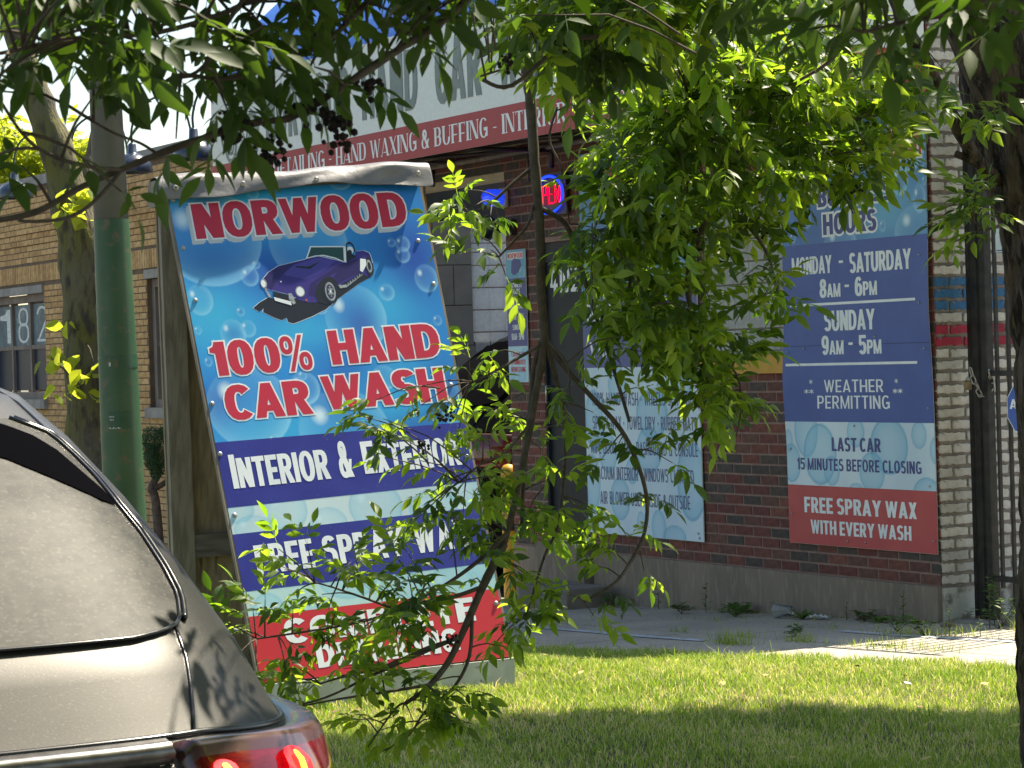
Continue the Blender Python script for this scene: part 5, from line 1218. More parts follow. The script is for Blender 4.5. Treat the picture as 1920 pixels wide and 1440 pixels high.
        for y in (.95, 3.7):
            b = MB(); b.lathe([(.20, .0), (.34, .0), (.36, .02), (.36, .20), (.34, .22), (.2, .22)], n=28, axis='x', o=(0, 0, 0)); w_ = b.build('tyre', mat('tyre_rubber', (.02, .02, .02), rough=.9), c); w_.location = (sgn * .82 - .11, y, .36)
            b = MB(); b.lathe([(.0005, .10), (.05, .205), (.16, .18), (.20, .215), (.21, .0)], n=20, axis='x'); r_ = b.build('rim', M_CHROME, w_); 
            if sgn < 0: r_.rotation_euler = (0, 0, math.pi); r_.location = (.22, 0, 0)
    b = MB(); b.box(-.26, .26, -.012, .02, .62, .74); b.build('number_plate_recess', dark, c)
    return c
M_CHROME = mat('satin_chrome', (.16, .155, .15), c2=(.11, .105, .10), scale=40., rough=.28, metal=.9)
M_LAMP = mat('lamp_red', (.16, .004, .008), c2=(.10, .003, .006), scale=30., rough=.12, coat=.6, stretch=(1, 1, 6))
M_LAMPTOP = mat('lamp_top', (.06, .022, .022), c2=(.10, .05, .05), scale=12., rough=.25, coat=.5)
M_LIT = mat('lit_red', (.6, .0, .01), emit=(1., .01, .02), estr=1.1); M_LIT2 = mat('lit_pink', (.5, .01, .03), emit=(.9, .01, .05), estr=.25, rough=.2)
M_LITY = mat('lit_amber', (.8, .3, .02), emit=(1., .35, .03), estr=2.2)
M_PAINT = mat('dusty_taupe_paint', (.028, .0265, .0245), c2=(.040, .038, .035), scale=2.5, rough=.44, metal=.5, c3=(.065, .061, .056), scale3=240., lo3=.56, hi3=.72, coat=.10, bump=.04, bscale=300., dist=.002)
M_DGLASS = mat('dusty_rear_glass', (.008, .008, .0065), c2=(.026, .0245, .020), scale=34., rough=.55, c3=(.060, .057, .048), scale3=120., lo3=.54, hi3=.70, coat=.0, lo=.40, hi=.60, spec=.22, stretch=(1, 1, 1.6))
M_SHADE_TRIM = mat('black_shade_and_trim', (.003, .003, .004), rough=.9, spec=.0)  # flat black: painted spoiler shade on the glass, also the black car's trim
M_DARK = mat('gloss_black_trim', (.006, .006, .008), rough=.25)
carO = Vector((-.905, 3.92, 0))
make_car('parked_suv', 'dusty grey brown hatchback with lit red tail lamp in the foreground', carO, math.atan2(-.48357 * 0 + DD.y, DD.x) - math.pi / 2, M_PAINT, M_DGLASS, M_DARK)
M_PB = mat('black_car_paint', (.004, .004, .005), rough=.45, spec=.12); M_PG = mat('black_car_glass', (.004, .004, .005), rough=.4, spec=.1)
bc = make_car('black_suv', 'black car parked inside the dark wash bay', W(7.36, -.36, -.33), WRZ + math.pi, M_PB, M_PG, M_SHADE_TRIM, False)
bc.scale = (1.08, 1.08, 1.34)

# ================================================================== LITTER AND WEEDS
cup = thing('plastic_cup', 'clear plastic cup lying against the plinth under the hours poster', 'cup', W(1.30, .22, sidez(1.3) + .048), WRZ)
mb = MB(); mb.lathe([(.028, -.065), (.0005, -.065), (.028, -.065), (.045, .06), (.047, .062), (.045, .064), (.043, .06), (.0265, -.062)], n=24, axis='x'); o = mb.build('cup', None or mat('clear_plastic', (.75, .78, .80), rough=.12, transmission=.85, spec=.6), cup)
o.rotation_euler = (0, R(4), R(16))
wr = thing('wrapper', 'crumpled white plastic wrapper beside the clear cup', 'litter', W(.98, .17, sidez(1.) + .004), WRZ)
b = MB(); b.v = [(random.uniform(-.06, .06), random.uniform(-.03, .03), random.uniform(0, .035)) for _ in range(24)]
b = MB(); n = 8
for i in range(n):
    for j in range(n): b.v.append((-.07 + .14 * i / 7, -.04 + .08 * j / 7, .018 + .018 * noise.noise(Vector((i * .9, j * .9, 3)))))
b.f = [(i * n + j, (i + 1) * n + j, (i + 1) * n + j + 1, i * n + j + 1) for i in range(n - 1) for j in range(n - 1)]; b.m = [0] * len(b.f)
b.build('wrapper', mat('white_film', (.6, .62, .62), rough=.3, transmission=.3), wr, smooth=False)

M_WEED = leafmat('weed_leaf', (.06, .13, .03), (.11, .19, .04), (.10, .22, .03), (.18, .30, .04), .4, .5)
M_STEM = mat('weed_stem', (.08, .10, .03), c2=(.10, .07, .03), scale=20., rough=.7)
def leaf_blade(mb, p, d, L, wd, bend=.35, up=Vector((0, 0, 1))):
    d = Vector(d).normalized(); side = d.cross(up)
    if side.length < 1e-3: side = d.orthogonal()
    side.normalize(); nn = side.cross(d)
    st = [(0, .12), (.25, .8), (.55, 1.), (.8, .6), (1., .02)]; vs = []
    for t, w in st:
        c = p + d * (L * t) - nn * (-bend * L * t * t * -1) * 0 - Vector((0, 0, bend * L * t * t))
        vs += [c - side * (wd * w / 2), c - nn * (wd * .12 * w) * 0 + Vector((0, 0, -.1 * wd * w)), c + side * (wd * w / 2)]
    mb.add(vs, [f for i in range(4) for f in ((3 * i, 3 * i + 1, 3 * i + 4, 3 * i + 3), (3 * i + 1, 3 * i + 2, 3 * i + 5, 3 * i + 4))])
def weed(s, off, h, kind, label, z=None):
    w = thing('weed', label, 'weed', W(s, off, sidez(s) if z is None else z), random.uniform(0, 6), 'weeds along the foot of the brick wall')
    a, b = MB(), MB(); r = random.Random(int(s * 1000 + off * 77 + h * 313))
    if kind == 'tall':
        n = max(6, int(h / .016)); a.tube([(0, 0, -.01), (r.uniform(-.01, .01), 0, h * .5), (r.uniform(-.02, .02), 0, h)], [.003, .002, .001], 5)
        for i in range(n):
            z_ = h * (.1 + .88 * i / n); an = i * 2.4; ll = .070 * (1 - .5 * i / n) * (h / .25) ** .5
            leaf_blade(b, Vector((0, 0, z_)), (math.cos(an), math.sin(an), r.uniform(.3, .9)), ll * r.uniform(.7, 1.2), .022, .3)
    elif kind == 'rosette':
        for i in range(14):
            an = i * 2.4 + r.uniform(-.3, .3); leaf_blade(b, Vector((0, 0, .004)), (math.cos(an), math.sin(an), r.uniform(.2, 1.2)), h * r.uniform(.7, 1.2), h * .3, .25)
        a.tube([(0, 0, -.01), (0, 0, .01)], .004, 5)
    else:  # sprawling
        for k in range(6):
            an = r.uniform(0, 6.28); L_ = h * r.uniform(.7, 1.5); e = Vector((math.cos(an) * L_, math.sin(an) * L_, h * r.uniform(.2, .9)))
            a.tube([(0, 0, 0), e * .5 + Vector((0, 0, h * .2)), e], [.002, .0015, .001], 5)
            for i in range(8):
                t = .25 + .75 * i / 8; p = e * t + Vector((0, 0, h * .35 * math.sin(math.pi * t))); an2 = r.uniform(0, 6.28)
                leaf_blade(b, p, (math.cos(an2), math.sin(an2), r.uniform(0, .6)), .045 * r.uniform(.7, 1.3), .024, .2)
    a.build('stem', M_STEM, w); b.build('foliage', M_WEED, w, smooth=False)
weed(2.93, .12, .21, 'tall', 'feathery upright weed against the plinth below the services poster')
weed(3.45, .16, .11, 'sprawl', 'low bluish weed at the corner of the concrete step')
weed(2.28, .16, .20, 'tall', 'thin tall weed stalk left of the leafy clump at the plinth')
weed(1.95, .12, .16, 'rosette', 'broad leafed weed standing highest along the plinth middle')
weed(1.72, .30, .10, 'sprawl', 'spreading light green weed out from the plinth left of the cup')
weed(2.36, .30, .07, 'sprawl', 'small low weed clump in the joint under the thin stalk')
weed(2.33, .78, .07, 'tall', 'tiny weed in the sidewalk joint far from the wall')
weed(1.12, .20, .11, 'rosette', 'round leafed weed just right of the clear cup')
weed(1.52, .14, .10, 'tall', 'dark slender weed between leafy clump and cup')
weed(.78, .12, .12, 'tall', 'slim dark weed at the plinth under the left of the red panel')
weed(.42, .14, .12, 'rosette', 'green weed at the plinth under the right of the red panel')
weed(.22, .12, .20, 'tall', 'dark upright weed close to the plinth corner')
weed(.60, .12, .08, 'sprawl', 'low weed at the plinth midway to the corner')
weed(-.35, .60, .10, 'sprawl', 'sunlit weed clump in the sidewalk crack past the corner', .015)
weed(-.75, .55, .17, 'tall', 'tall shaded weed in the sidewalk crack near the gate', .015)
weed(-.62, .62, .12, 'sprawl', 'dark low weed beside the tall one near the gate', .015)
weed(.05, 1.02, .06, 'sprawl', 'small yellow green weed on the sunlit sidewalk edge')
weed(-.95, .50, .12, 'tall', 'second tall weed in the crack near the trunk', .015)
for k, (s, o_, lb) in enumerate([(-.48, -.05, 'bushy weed growing at the gate foot beside the trunk'), (-.62, .10, 'lower bushy weed in front of the gate foot')]):
    weed(s, o_, .26 - .06 * k, 'sprawl', lb, .015); weed(s + .05, o_ + .02, .30, 'tall', 'leafy stalk rising from the ' + ('rear' if k == 0 else 'front') + ' bushy weed at the gate', .015)
# stones at the plinth foot
M_STONE = mat('rubble_stone', (.22, .17, .14), c2=(.15, .12, .10), scale=14., rough=.95, bump=.5)
for k, (s, o_, r_, lb) in enumerate([(2.62, .10, .035, 'brown stone chip at the plinth between two weeds'), (1.42, .10, .04, 'brown stone chip left of the clear cup'), (.70, .08, .035, 'stone chip at the plinth under the red panel'), (.15, .10, .03, 'small stone chip near the plinth corner'), (-.25, .16, .04, 'pale rubble chip under the gate post')]):
    t = thing('stone_chip', lb, 'stone', W(s, o_, sidez(s)), random.uniform(0, 6), 'stone chips along the plinth')
    bm = bmesh.new(); bmesh.ops.create_icosphere(bm, subdivisions=2, radius=r_)
    for v in bm.verts: v.co += v.normal * r_ * .45 * noise.noise(v.co * 40 + Vector((k, 0, 0))); v.co.z = max(v.co.z * .7 + r_ * .3, -.003)
    me = bpy.data.meshes.new('stone'); bm.to_mesh(me); bm.free(); me.materials.append(M_STONE); link('stone', me, t)

# ================================================================== TREES
def leaflet(L, wd, bend, fold=.16, n=3, cheap=False):
    """lance shaped leaflet along +x, folded on its midrib; verts (k,3), quads"""
    if cheap:
        v = [(0, 0, 0), (L * .5, -wd / 2, -bend * L * .3), (L, 0, -bend * L), (L * .5, wd / 2, -bend * L * .3)]
        return np.array(v, float), [(0, 1, 2, 3)]
    st = [(0, .06), (.16, .55), (.38, 1.), (.62, .88), (.83, .45), (1., .02)]
    v = []
    for t, w in st:
        x = L * t * (1 - .1 * bend * t); z = -bend * L * t * t
        v += [(x, -wd / 2 * w, z + fold * wd * w * .5), (x, 0, z - fold * wd * w * .5), (x, wd / 2 * w, z + fold * wd * w * .5)]
    f = [q for i in range(len(st) - 1) for q in ((3 * i, 3 * i + 1, 3 * i + 4, 3 * i + 3), (3 * i + 1, 3 * i + 2, 3 * i + 5, 3 * i + 4))]
    return np.array(v, float), f
def rotm(ax, a): return np.array(Matrix.Rotation(a, 3, ax))
def compound(r, pairs, L, wd, cheap=False, droop=.4):
    V, F = [], []; k = 0; Rl = L * (.55 + .42 * pairs)
    def put(v, f):
        nonlocal k
        V.append(v); F.extend([tuple(i + k for i in q) for q in f]); k += len(v)
    sag = lambda t: -droop * Rl * t * t * .35
    n = 5; pts = [(Rl * i / n, 0, sag(i / n)) for i in range(n + 1)]; w = .0009 if not cheap else .001
    rv = [];
    for p in pts: rv += [(p[0], -w, p[2]), (p[0], w, p[2])]
    put(np.array(rv), [(2 * i, 2 * i + 2, 2 * i + 3, 2 * i + 1) for i in range(n)])
    for i in range(pairs + 1):
        t = 1. if i == pairs else (.38 + .62 * i / pairs)
        for sgn in ((0,) if i == pairs else (-1, 1)):
            s = (1.12 if i == pairs else r.uniform(.82, 1.05)) * (.9 if i == 0 else 1)
            v, f = leaflet(L * s, wd * s * r.uniform(.85, 1.15), r.uniform(.05, .35) + droop * .25, cheap=cheap)
            m = rotm('Z', sgn * R(r.uniform(42, 66)) + R(r.uniform(-6, 6))) @ rotm('Y', R(r.uniform(0, 30) * droop * 1.6)) @ rotm('X', R(r.uniform(-38, 38)))
            put(v @ m.T + np.array((Rl * t, 0, sag(t))), f)
    return np.vstack(V), np.array(F)
rr = random.Random(21)
LEAFV = [compound(rr, p, .078, .030, droop=d) for p, d in ((2, .3), (3, .5), (3, .8), (2, .6), (3, .2), (1, .4), (2, .9), (3, .6))]
CHEAP = [compound(rr, p, .10, .045, cheap=True, droop=d) for p, d in ((2, .3), (3, .5), (3, .8))]
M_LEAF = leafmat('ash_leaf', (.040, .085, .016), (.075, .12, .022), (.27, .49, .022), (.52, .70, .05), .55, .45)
M_LEAF_SHADE = leafmat('ash_leaf_shaded', (.022, .055, .014), (.038, .066, .016), (.075, .17, .012), (.15, .27, .02), .38, .6)  # darker copy of the leaf: shade of the close top leaves painted in
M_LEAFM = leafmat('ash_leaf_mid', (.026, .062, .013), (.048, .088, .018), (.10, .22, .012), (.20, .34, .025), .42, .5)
M_BARK = mat('ridged_bark', (.105, .076, .054), c2=(.020, .015, .012), scale=30., rough=.95, stretch=(1, 1, .2), bump=1., bscale=70., dist=.03, c3=(.12, .09, .065), scale3=60., lo3=.56, hi3=.66, lo=.44, hi=.56)
M_TWIG = mat('twig_bark', (.060, .045, .036), c2=(.10, .078, .058), scale=40., rough=.85)
M_LIMB = mat('limb_bark', (.15, .11, .08), c2=(.085, .064, .05), scale=30., rough=.9, bump=.4, bscale=90.)

def basis(d, up):
    x = d / np.linalg.norm(d); y = np.cross(up, x); n = np.linalg.norm(y)
    if n < 1e-4: y = np.cross(np.array((1., .2, 0)), x); n = np.linalg.norm(y)
    y /= n; return np.stack([x, y, np.cross(x, y)], 1)

class Foliage:
    def __init__(s): s.items = []       # (pos, 3x3, scale, variant, material idx)
    def put(s, p, d, up, sc, var, mi=0): s.items.append((np.array(p, float), basis(np.array(d, float), np.array(up, float)), sc, var, mi))
tree_root = None
near = thing('ash_tree', 'large ash tree with dark ridged trunk at right and long drooping leafy branches', 'tree', (1.98, 8.55, .11))
TO = Vector((1.98, 8.55, .11))
def rel(p): return Vector(p) - TO
# --- trunk (displaced bark)
def bark_tube(path, rads, n=72, sub=14, amp=.016, seed=0.):
    t = MB(); P, RR = t.tube(path, rads, n, sub=sub, cap=True)
    for i in range(len(P)):
        for k in range(n):
            j = i * n + k; v = Vector(t.v[j]); d = (v - P[i])
            q = Vector((math.cos(2 * math.pi * k / n) * 3.2, math.sin(2 * math.pi * k / n) * 3.2, v.z * 2.6 + seed))
            rid = 1 - min(1, abs(noise.noise(q * 1.7)) * 4.2) * 1.1; rid = -rid; rid2 = noise.noise(q * 5.) * .45 + noise.noise(q * .5) * .7
            t.v[j] = tuple(v + d.normalized() * amp * (rid * .9 + rid2))
    return t
path = [rel(q) for q in [at(2085, 1560, 8.55), at(2048, 1300, 8.55), at(2044, 900, 8.55), at(2036, 620, 8.55), at(2006, 430, 8.55), at(1955, 270, 8.55), at(1925, 130, 8.55), at(1935, -80, 8.55), at(1990, -500, 8.6), at(2050, -1100, 8.8), at(2100, -1900, 9.2)]]
rd = [.30, .235, .225, .235, .225, .215, .225, .19, .16, .14, .10]
bark_tube(path, rd, 110, 22, .024).build('trunk', M_BARK, near)
# second leader leaning left out of the crotch
b = bark_tube([rel(q) for q in [at(1930, 250, 8.5), at(1880, 110, 8.45), at(1825, 0, 8.4), at(1760, -140, 8.35), at(1650, -430, 8.3), at(1500, -900, 8.2)]], [.15, .14, .125, .115, .10, .08], 48, 10, .010, 4.); b.build('limb', M_BARK, near)

BR_PTS = []   # (Vector world) for twig attachment
def branch(pts, r0, r1, mtl=None, name='branch', reg=True, sub=5, n=8, knob=0.):
    """pts: (px,py,Y)"""
    if pts[len(pts) // 2][2] < 4.9: pts = [(a, b_, c * .76) for a, b_, c in pts]; r0 *= .76; r1 *= .76
    P = [at(*q) for q in pts]; m = len(P)
    rad = [r0 + (r1 - r0) * i / (m - 1) for i in range(m)]
    b = MB(); Q, RR = b.tube([rel(p) for p in P], rad, n, sub=sub)
    if knob:
        for i in range(len(Q)):
            kk = 1 + knob * noise.noise(Vector((i * .9, r0 * 100, 1)))
            for k in range(n): v = Vector(b.v[i * n + k]); b.v[i * n + k] = tuple(Q[i] + (v - Q[i]) * kk)
    b.build(name, mtl or M_TWIG, near)
    if reg: BR_PTS.extend([q + TO for q in Q])
    return Q
Y0 = 7.6
# stub and side limb at the trunk
branch([(1885, 345, 8.52), (1842, 312, 8.36), (1808, 262, 8.25), (1775, 195, 8.2), (1740, 120, 8.1), (1700, 50, 8.0), (1650, -60, 7.9)], .025, .017, M_BARK, 'limb', n=10, knob=.15)
branch([(1850, 318, 8.36), (1820, 300, 8.30), (1792, 288, 8.28)], .016, .012, M_BARK, 'branch_stub', reg=False, sub=2)
# sunlit limb dropping through the middle of the crown
branch([(1500, -180, 7.3), (1482, -20, 7.4), (1432, 62, 7.45), (1418, 110, 7.5), (1392, 210, 7.5), (1368, 300, 7.5), (1345, 370, 7.5), (1318, 430, 7.5), (1290, 520, 7.5), (1300, 600, 7.5), (1325, 680, 7.5), (1345, 760, 7.5)], .019, .005, M_LIMB, 'limb', knob=.2)
branch([(1425, 98, 7.5), (1370, 130, 7.55), (1330, 165, 7.6), (1250, 215, 7.6), (1180, 260, 7.6)], .009, .004)
branch([(1432, 92, 7.5), (1475, 105, 7.5), (1520, 150, 7.55), (1560, 210, 7.6), (1590, 290, 7.6), (1605, 360, 7.6)], .009, .004)
branch([(1318, 430, 7.5), (1240, 450, 7.6), (1190, 500, 7.6), (1180, 570, 7.6), (1200, 640, 7.6)], .008, .004)
branch([(1345, 370, 7.5), (1400, 420, 7.5), (1440, 480, 7.5), (1460, 560, 7.5)], .007, .003)
branch([(1460, 30, 7.5), (1458, 130, 7.5), (1457, 230, 7.5)], .004, .0025, reg=True)
# hanging central stem and its forks
stem = [(968, -160, 7.3), (975, -10, 7.4), (983, 90, 7.45), (994, 180, 7.5), (1002, 300, 7.5), (1012, 420, 7.5), (1014, 540, 7.5), (1020, 640, 7.5), (1004, 740, 7.5), (988, 830, 7.45), (968, 930, 7.4), (945, 1020, 7.35)]
branch(stem, .019, .009, M_TWIG, 'branch', n=10, knob=.25, sub=6)
branch([(1014, 640, 7.5), (1000, 700, 7.52), (992, 790, 7.5), (982, 900, 7.45), (978, 985, 7.4)], .010, .005)
branch([(945, 1020, 7.35), (905, 1100, 7.3), (868, 1185, 7.25), (838, 1245, 7.2), (800, 1290, 7.15), (762, 1318, 7.1)], .013, .006, knob=.2)
branch([(1022, 636, 7.5), (1060, 690, 7.5), (1110, 745, 7.5), (1160, 800, 7.5), (1190, 855, 7.5), (1212, 930, 7.5), (1208, 1000, 7.5), (1178, 1060, 7.45), (1150, 1095, 7.4), (1095, 1128, 7.4)], .0085, .004)
branch([(1024, 648, 7.5), (1040, 700, 7.52), (1055, 770, 7.55), (1060, 850, 7.55), (1054, 930, 7.55), (1045, 990, 7.5), (1022, 1040, 7.5), (1000, 1110, 7.5), (985, 1160, 7.5)], .0075, .003)
branch([(1026, 640, 7.5), (1062, 680, 7.45), (1068, 730, 7.45), (1064, 765, 7.45)], .004, .002)
branch([(1012, 390, 7.5), (1060, 420, 7.52), (1085, 490, 7.55), (1110, 570, 7.55), (1140, 660, 7.55), (1165, 740, 7.55), (1180, 790, 7.5)], .0085, .005)
branch([(1005, 308, 7.5), (960, 345, 7.5), (915, 385, 7.5), (878, 400, 7.5)], .006, .003)
branch([(1000, 385, 7.5), (990, 420, 7.48), (965, 450, 7.45), (935, 482, 7.45)], .0055, .003)
branch([(1012, 648, 7.48), (970, 672, 7.45), (930, 695, 7.4), (880, 720, 7.4)], .0055, .003)
branch([(1045, 200, 7.5), (1030, 260, 7.5), (1050, 310, 7.5), (1062, 380, 7.5), (1068, 420, 7.5)], .004, .002)
branch([(990, 800, 7.4), (945, 850, 7.35), (905, 868, 7.3), (860, 905, 7.3)], .005, .0025)
branch([(1060, 870, 7.55), (1030, 900, 7.5), (1010, 925, 7.5)], .004, .002)
branch([(1056, 960, 7.5), (1020, 985, 7.5), (1085, 1000, 7.5)][::2], .004, .002)
branch([(950, 1000, 7.35), (905, 1045, 7.3), (845, 1090, 7.25), (790, 1120, 7.2), (735, 1140, 7.2)], .0075, .003)
branch([(905, 1100, 7.3), (840, 1122, 7.25), (760, 1135, 7.2), (700, 1160, 7.15), (600, 1180, 7.1), (480, 1198, 7.1)], .0065, .0025)
branch([(868, 1195, 7.25), (800, 1215, 7.2), (720, 1250, 7.15), (640, 1270, 7.1), (600, 1282, 7.1)], .0055, .0025)
branch([(860, 1195, 7.22), (790, 1225, 7.2), (690, 1270, 7.15), (610, 1308, 7.1), (525, 1330, 7.1)], .0065, .002)
branch([(810, 1283, 7.15), (740, 1295, 7.1), (640, 1310, 7.1), (560, 1325, 7.1)], .005, .002)
branch([(885, 1150, 7.28), (880, 1230, 7.2), (850, 1290, 7.2), (800, 1330, 7.15), (760, 1385, 7.1), (690, 1420, 7.1)], .006, .002)
branch([(735, 1140, 7.2), (680, 1120, 7.15), (620, 1100, 7.15), (590, 1092, 7.1)], .004, .002)
branch([(760, 1318, 7.1), (740, 1330, 7.1), (690, 1400, 7.1), (650, 1435, 7.05)][:3], .004, .002)
# twigs crossing the top left
DK = 4.4
branch([(-60, 420, 4.2), (60, 400, 4.2), (146, 354, 4.25), (226, 318, 4.3), (300, 288, 4.3), (399, 252, 4.35), (480, 230, 4.4), (540, 222, 4.4), (585, 198, 4.4), (645, 160, 4.4), (738, 99, 4.5), (843, 29, 4.6), (930, -60, 4.7)], .0050, .0075, knob=.25)
branch([(0, 188, 4.0), (39, 247, 4.0), (75, 280, 4.05), (125, 302, 4.1), (180, 314, 4.2), (226, 318, 4.3)], .0025, .004)
branch([(34, 414, 4.1), (80, 415, 4.1), (130, 407, 4.15), (167, 386, 4.2), (203, 350, 4.25), (226, 320, 4.3)], .0025, .0042)
branch([(175, 228, 4.2), (215, 250, 4.25), (262, 268, 4.3), (290, 285, 4.3)], .002, .003)
branch([(300, 160, 4.3), (340, 140, 4.3), (415, 148, 4.35), (490, 133, 4.4), (608, 80, 4.4), (686, 5, 4.5), (740, -60, 4.6)], .003, .0055)
branch([(0, 100, 3.9), (60, 88, 3.9), (160, 72, 4.0), (300, 60, 4.2), (430, 20, 4.3), (520, -30, 4.4)], .003, .005)
branch([(255, 0, 4.), (310, 90, 4.1), (345, 140, 4.1), (380, 128, 4.1)], .002, .003)
branch([(905, 150, 5.5), (960, 160, 5.5), (1060, 80, 5.6), (1150, 60, 5.6), (1240, -10, 5.7), (1300, -80, 5.8)], .004, .007)
branch([(1280, 50, 6.2), (1220, 70, 6.2), (1130, 85, 6.2), (1080, 75, 6.2)], .004, .003)
branch([(900, 143, 6.5), (960, 130, 6.5), (1000, 165, 6.6)], .003, .003)
branch([(1580, -60, 5.0), (1600, 40, 5.0), (1560, 110, 5.0), (1500, 150, 5.0)], .006, .003)
branch([(1920, -40, 4.6), (1800, 20, 4.6), (1700, 40, 4.6), (1620, 60, 4.7)], .006, .003)
branch([(1880, 420, 8.2), (1850, 430, 8.1), (1825, 415, 8.1)], .005, .003)
branch([(1300, 200, 7.2), (1220, 300, 7.3), (1140, 380, 7.4), (1110, 440, 7.4)], .005, .0025)
branch([(1400, 150, 7.3), (1500, 250, 7.4), (1560, 330, 7.5), (1600, 400, 7.5)], .005, .0025)
branch([(1330, 660, 7.5), (1380, 700, 7.5), (1390, 760, 7.5), (1380, 820, 7.5)], .004, .002)

BP = np.array([tuple(p) for p in BR_PTS])
fol = Foliage(); twm = MB()
FR = random.Random(77)
def dirr(r, droop):
    a = r.uniform(0, 2 * math.pi); return np.array((math.cos(a), math.sin(a) * .7, r.uniform(-.5, .5) - droop))
def blob(px, py, Y, rx, ry, rY, ntw, sc=1., mi=0, droop=.45, per=(4, 7), maxd=.9, kf=1., jit=.25, var=None, dy=0):
    """ntw leafy twigs whose tips lie in an ellipse of the given centre and size (photo pixels at depth Y)"""
    if Y < 4.9: Y *= .76; rY *= .76; sc *= .76; maxd *= .76
    for _ in range(max(1, int(ntw * kf + .5))):
        while True:
            a, b_, c = FR.uniform(-1, 1), FR.uniform(-1, 1), FR.uniform(-1, 1)
            if a * a + b_ * b_ <= 1: break
        tip = at(px + a * rx, py + dy + b_ * ry, Y + c * rY); t = np.array(tip)
        dd = np.linalg.norm(BP - t, axis=1) + np.array([0 if True else 0]); j = int(np.argmin(dd * (1 + .25 * rng.uniform(0, 1, len(dd)))))
        s0 = BP[j]; d = t - s0; L = np.linalg.norm(d)
        if L < .05: d = dirr(FR, droop) * .12; t = s0 + d; L = np.linalg.norm(d)
        if L > maxd: s0 = t - d / L * maxd * FR.uniform(.6, 1.); d = t - s0; L = np.linalg.norm(d)
        mid = s0 + d * .5 + np.array((0, 0, .12 * L)) * FR.uniform(.2, 1.)
        P = [Vector(s0), Vector(s0 * .25 + mid * .5 + (s0 * .25 + t * 0) + 0 * d) if False else Vector((s0 + mid) / 2 + np.array((0, 0, .02 * L))), Vector(mid), Vector((mid + t) / 2), Vector(t)]
        twm.tube([rel(p) for p in P], [.0028 * sc ** .3, .0024, .0020, .0016, .0011], 5)
        n = FR.randint(*per)
        for k in range(n):
            u = 1 - (k // 2) * (.11 / max(L, .15)) * sc if k else 1.
            u = max(u, .15); pos = mid * (2 * (1 - u)) + t * (2 * u - 1) if u > .5 else s0 * (1 - 2 * u) + mid * (2 * u)
            td = (t - mid) / max(np.linalg.norm(t - mid), 1e-4)
            sd = np.cross(td, np.array((0, 0, 1.))); sd = sd / max(np.linalg.norm(sd), 1e-3) * (1 if k % 2 else -1)
            dr = td * (1.1 if k == 0 else .55) + sd * (0 if k == 0 else FR.uniform(.6, 1.)) + np.array((0, 0, FR.uniform(-.15, .35) - droop)) + np.array([FR.uniform(-jit, jit) for _ in range(3)])
            up = np.array((FR.uniform(-.5, .5) - jit * .3, FR.uniform(-.9, .3), 1.))
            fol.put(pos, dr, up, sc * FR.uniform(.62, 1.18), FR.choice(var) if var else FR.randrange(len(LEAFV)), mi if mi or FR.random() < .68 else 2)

# top left, close and shaded (large on the picture)
T1 = [(60, 40, 3.9, 140, 70, .25, 16), (230, 30, 4.0, 140, 60, .25, 14), (60, 150, 3.9, 110, 60, .2, 9), (40, 250, 4.0, 60, 60, .2, 5), (60, 400, 4.15, 90, 50, .15, 5), (180, 150, 4.0, 90, 70, .2, 8), (370, 60, 4.2, 70, 60, .2, 8), (330, 215, 4.25, 80, 50, .2, 6), (400, 290, 4.3, 70, 35, .15, 5), (460, 100, 4.3, 80, 70, .2, 9), (560, 40, 4.4, 110, 60, .2, 12), (480, 270, 4.35, 80, 45, .15, 7), (590, 230, 4.4, 70, 40, .15, 5), (640, 120, 4.4, 70, 50, .2, 4), (700, 30, 4.5, 110, 60, .25, 13), (820, 40, 4.6, 90, 70, .25, 12), (820, 150, 4.7, 60, 50, .2, 2), (930, 80, 5.2, 90, 80, .3, 9), (140, 270, 4.1, 60, 30, .1, 3), (240, 60, 3.9, 90, 50, .2, 6), (620, 60, 4.4, 90, 50, .2, 6), (300, 10, 4.0, 300, 40, .3, 14), (760, 80, 4.6, 100, 60, .3, 6)]
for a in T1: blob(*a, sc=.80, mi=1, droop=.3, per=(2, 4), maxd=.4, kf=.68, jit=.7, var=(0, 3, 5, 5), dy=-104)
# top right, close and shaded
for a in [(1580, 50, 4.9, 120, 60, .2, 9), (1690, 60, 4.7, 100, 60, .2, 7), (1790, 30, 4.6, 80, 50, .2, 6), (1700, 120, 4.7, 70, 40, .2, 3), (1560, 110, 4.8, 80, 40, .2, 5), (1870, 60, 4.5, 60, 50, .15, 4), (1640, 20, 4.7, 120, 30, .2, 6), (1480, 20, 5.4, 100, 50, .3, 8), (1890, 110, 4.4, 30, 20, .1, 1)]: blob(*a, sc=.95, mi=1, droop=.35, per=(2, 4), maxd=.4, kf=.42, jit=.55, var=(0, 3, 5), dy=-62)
# middle top, half lit
for a in [(1050, 60, 6.0, 110, 70, .4, 10), (1150, 70, 5.6, 90, 55, .3, 8), (1280, 50, 5.6, 110, 50, .3, 10), (1400, 40, 5.6, 90, 45, .3, 7), (1000, 50, 5.8, 80, 50, .3, 6), (1100, 100, 6.3, 80, 40, .3, 6), (1180, 60, 6.5, 120, 90, .5, 26), (1080, 150, 6.0, 60, 50, .3, 3), (1130, 200, 5.6, 40, 50, .15, 3), (960, 20, 6.4, 80, 60, .3, 8)]: blob(*a, sc=.74, mi=FR.choice((0, 1, 1)), droop=.25, maxd=.45, kf=.85, jit=.7, dy=-50)
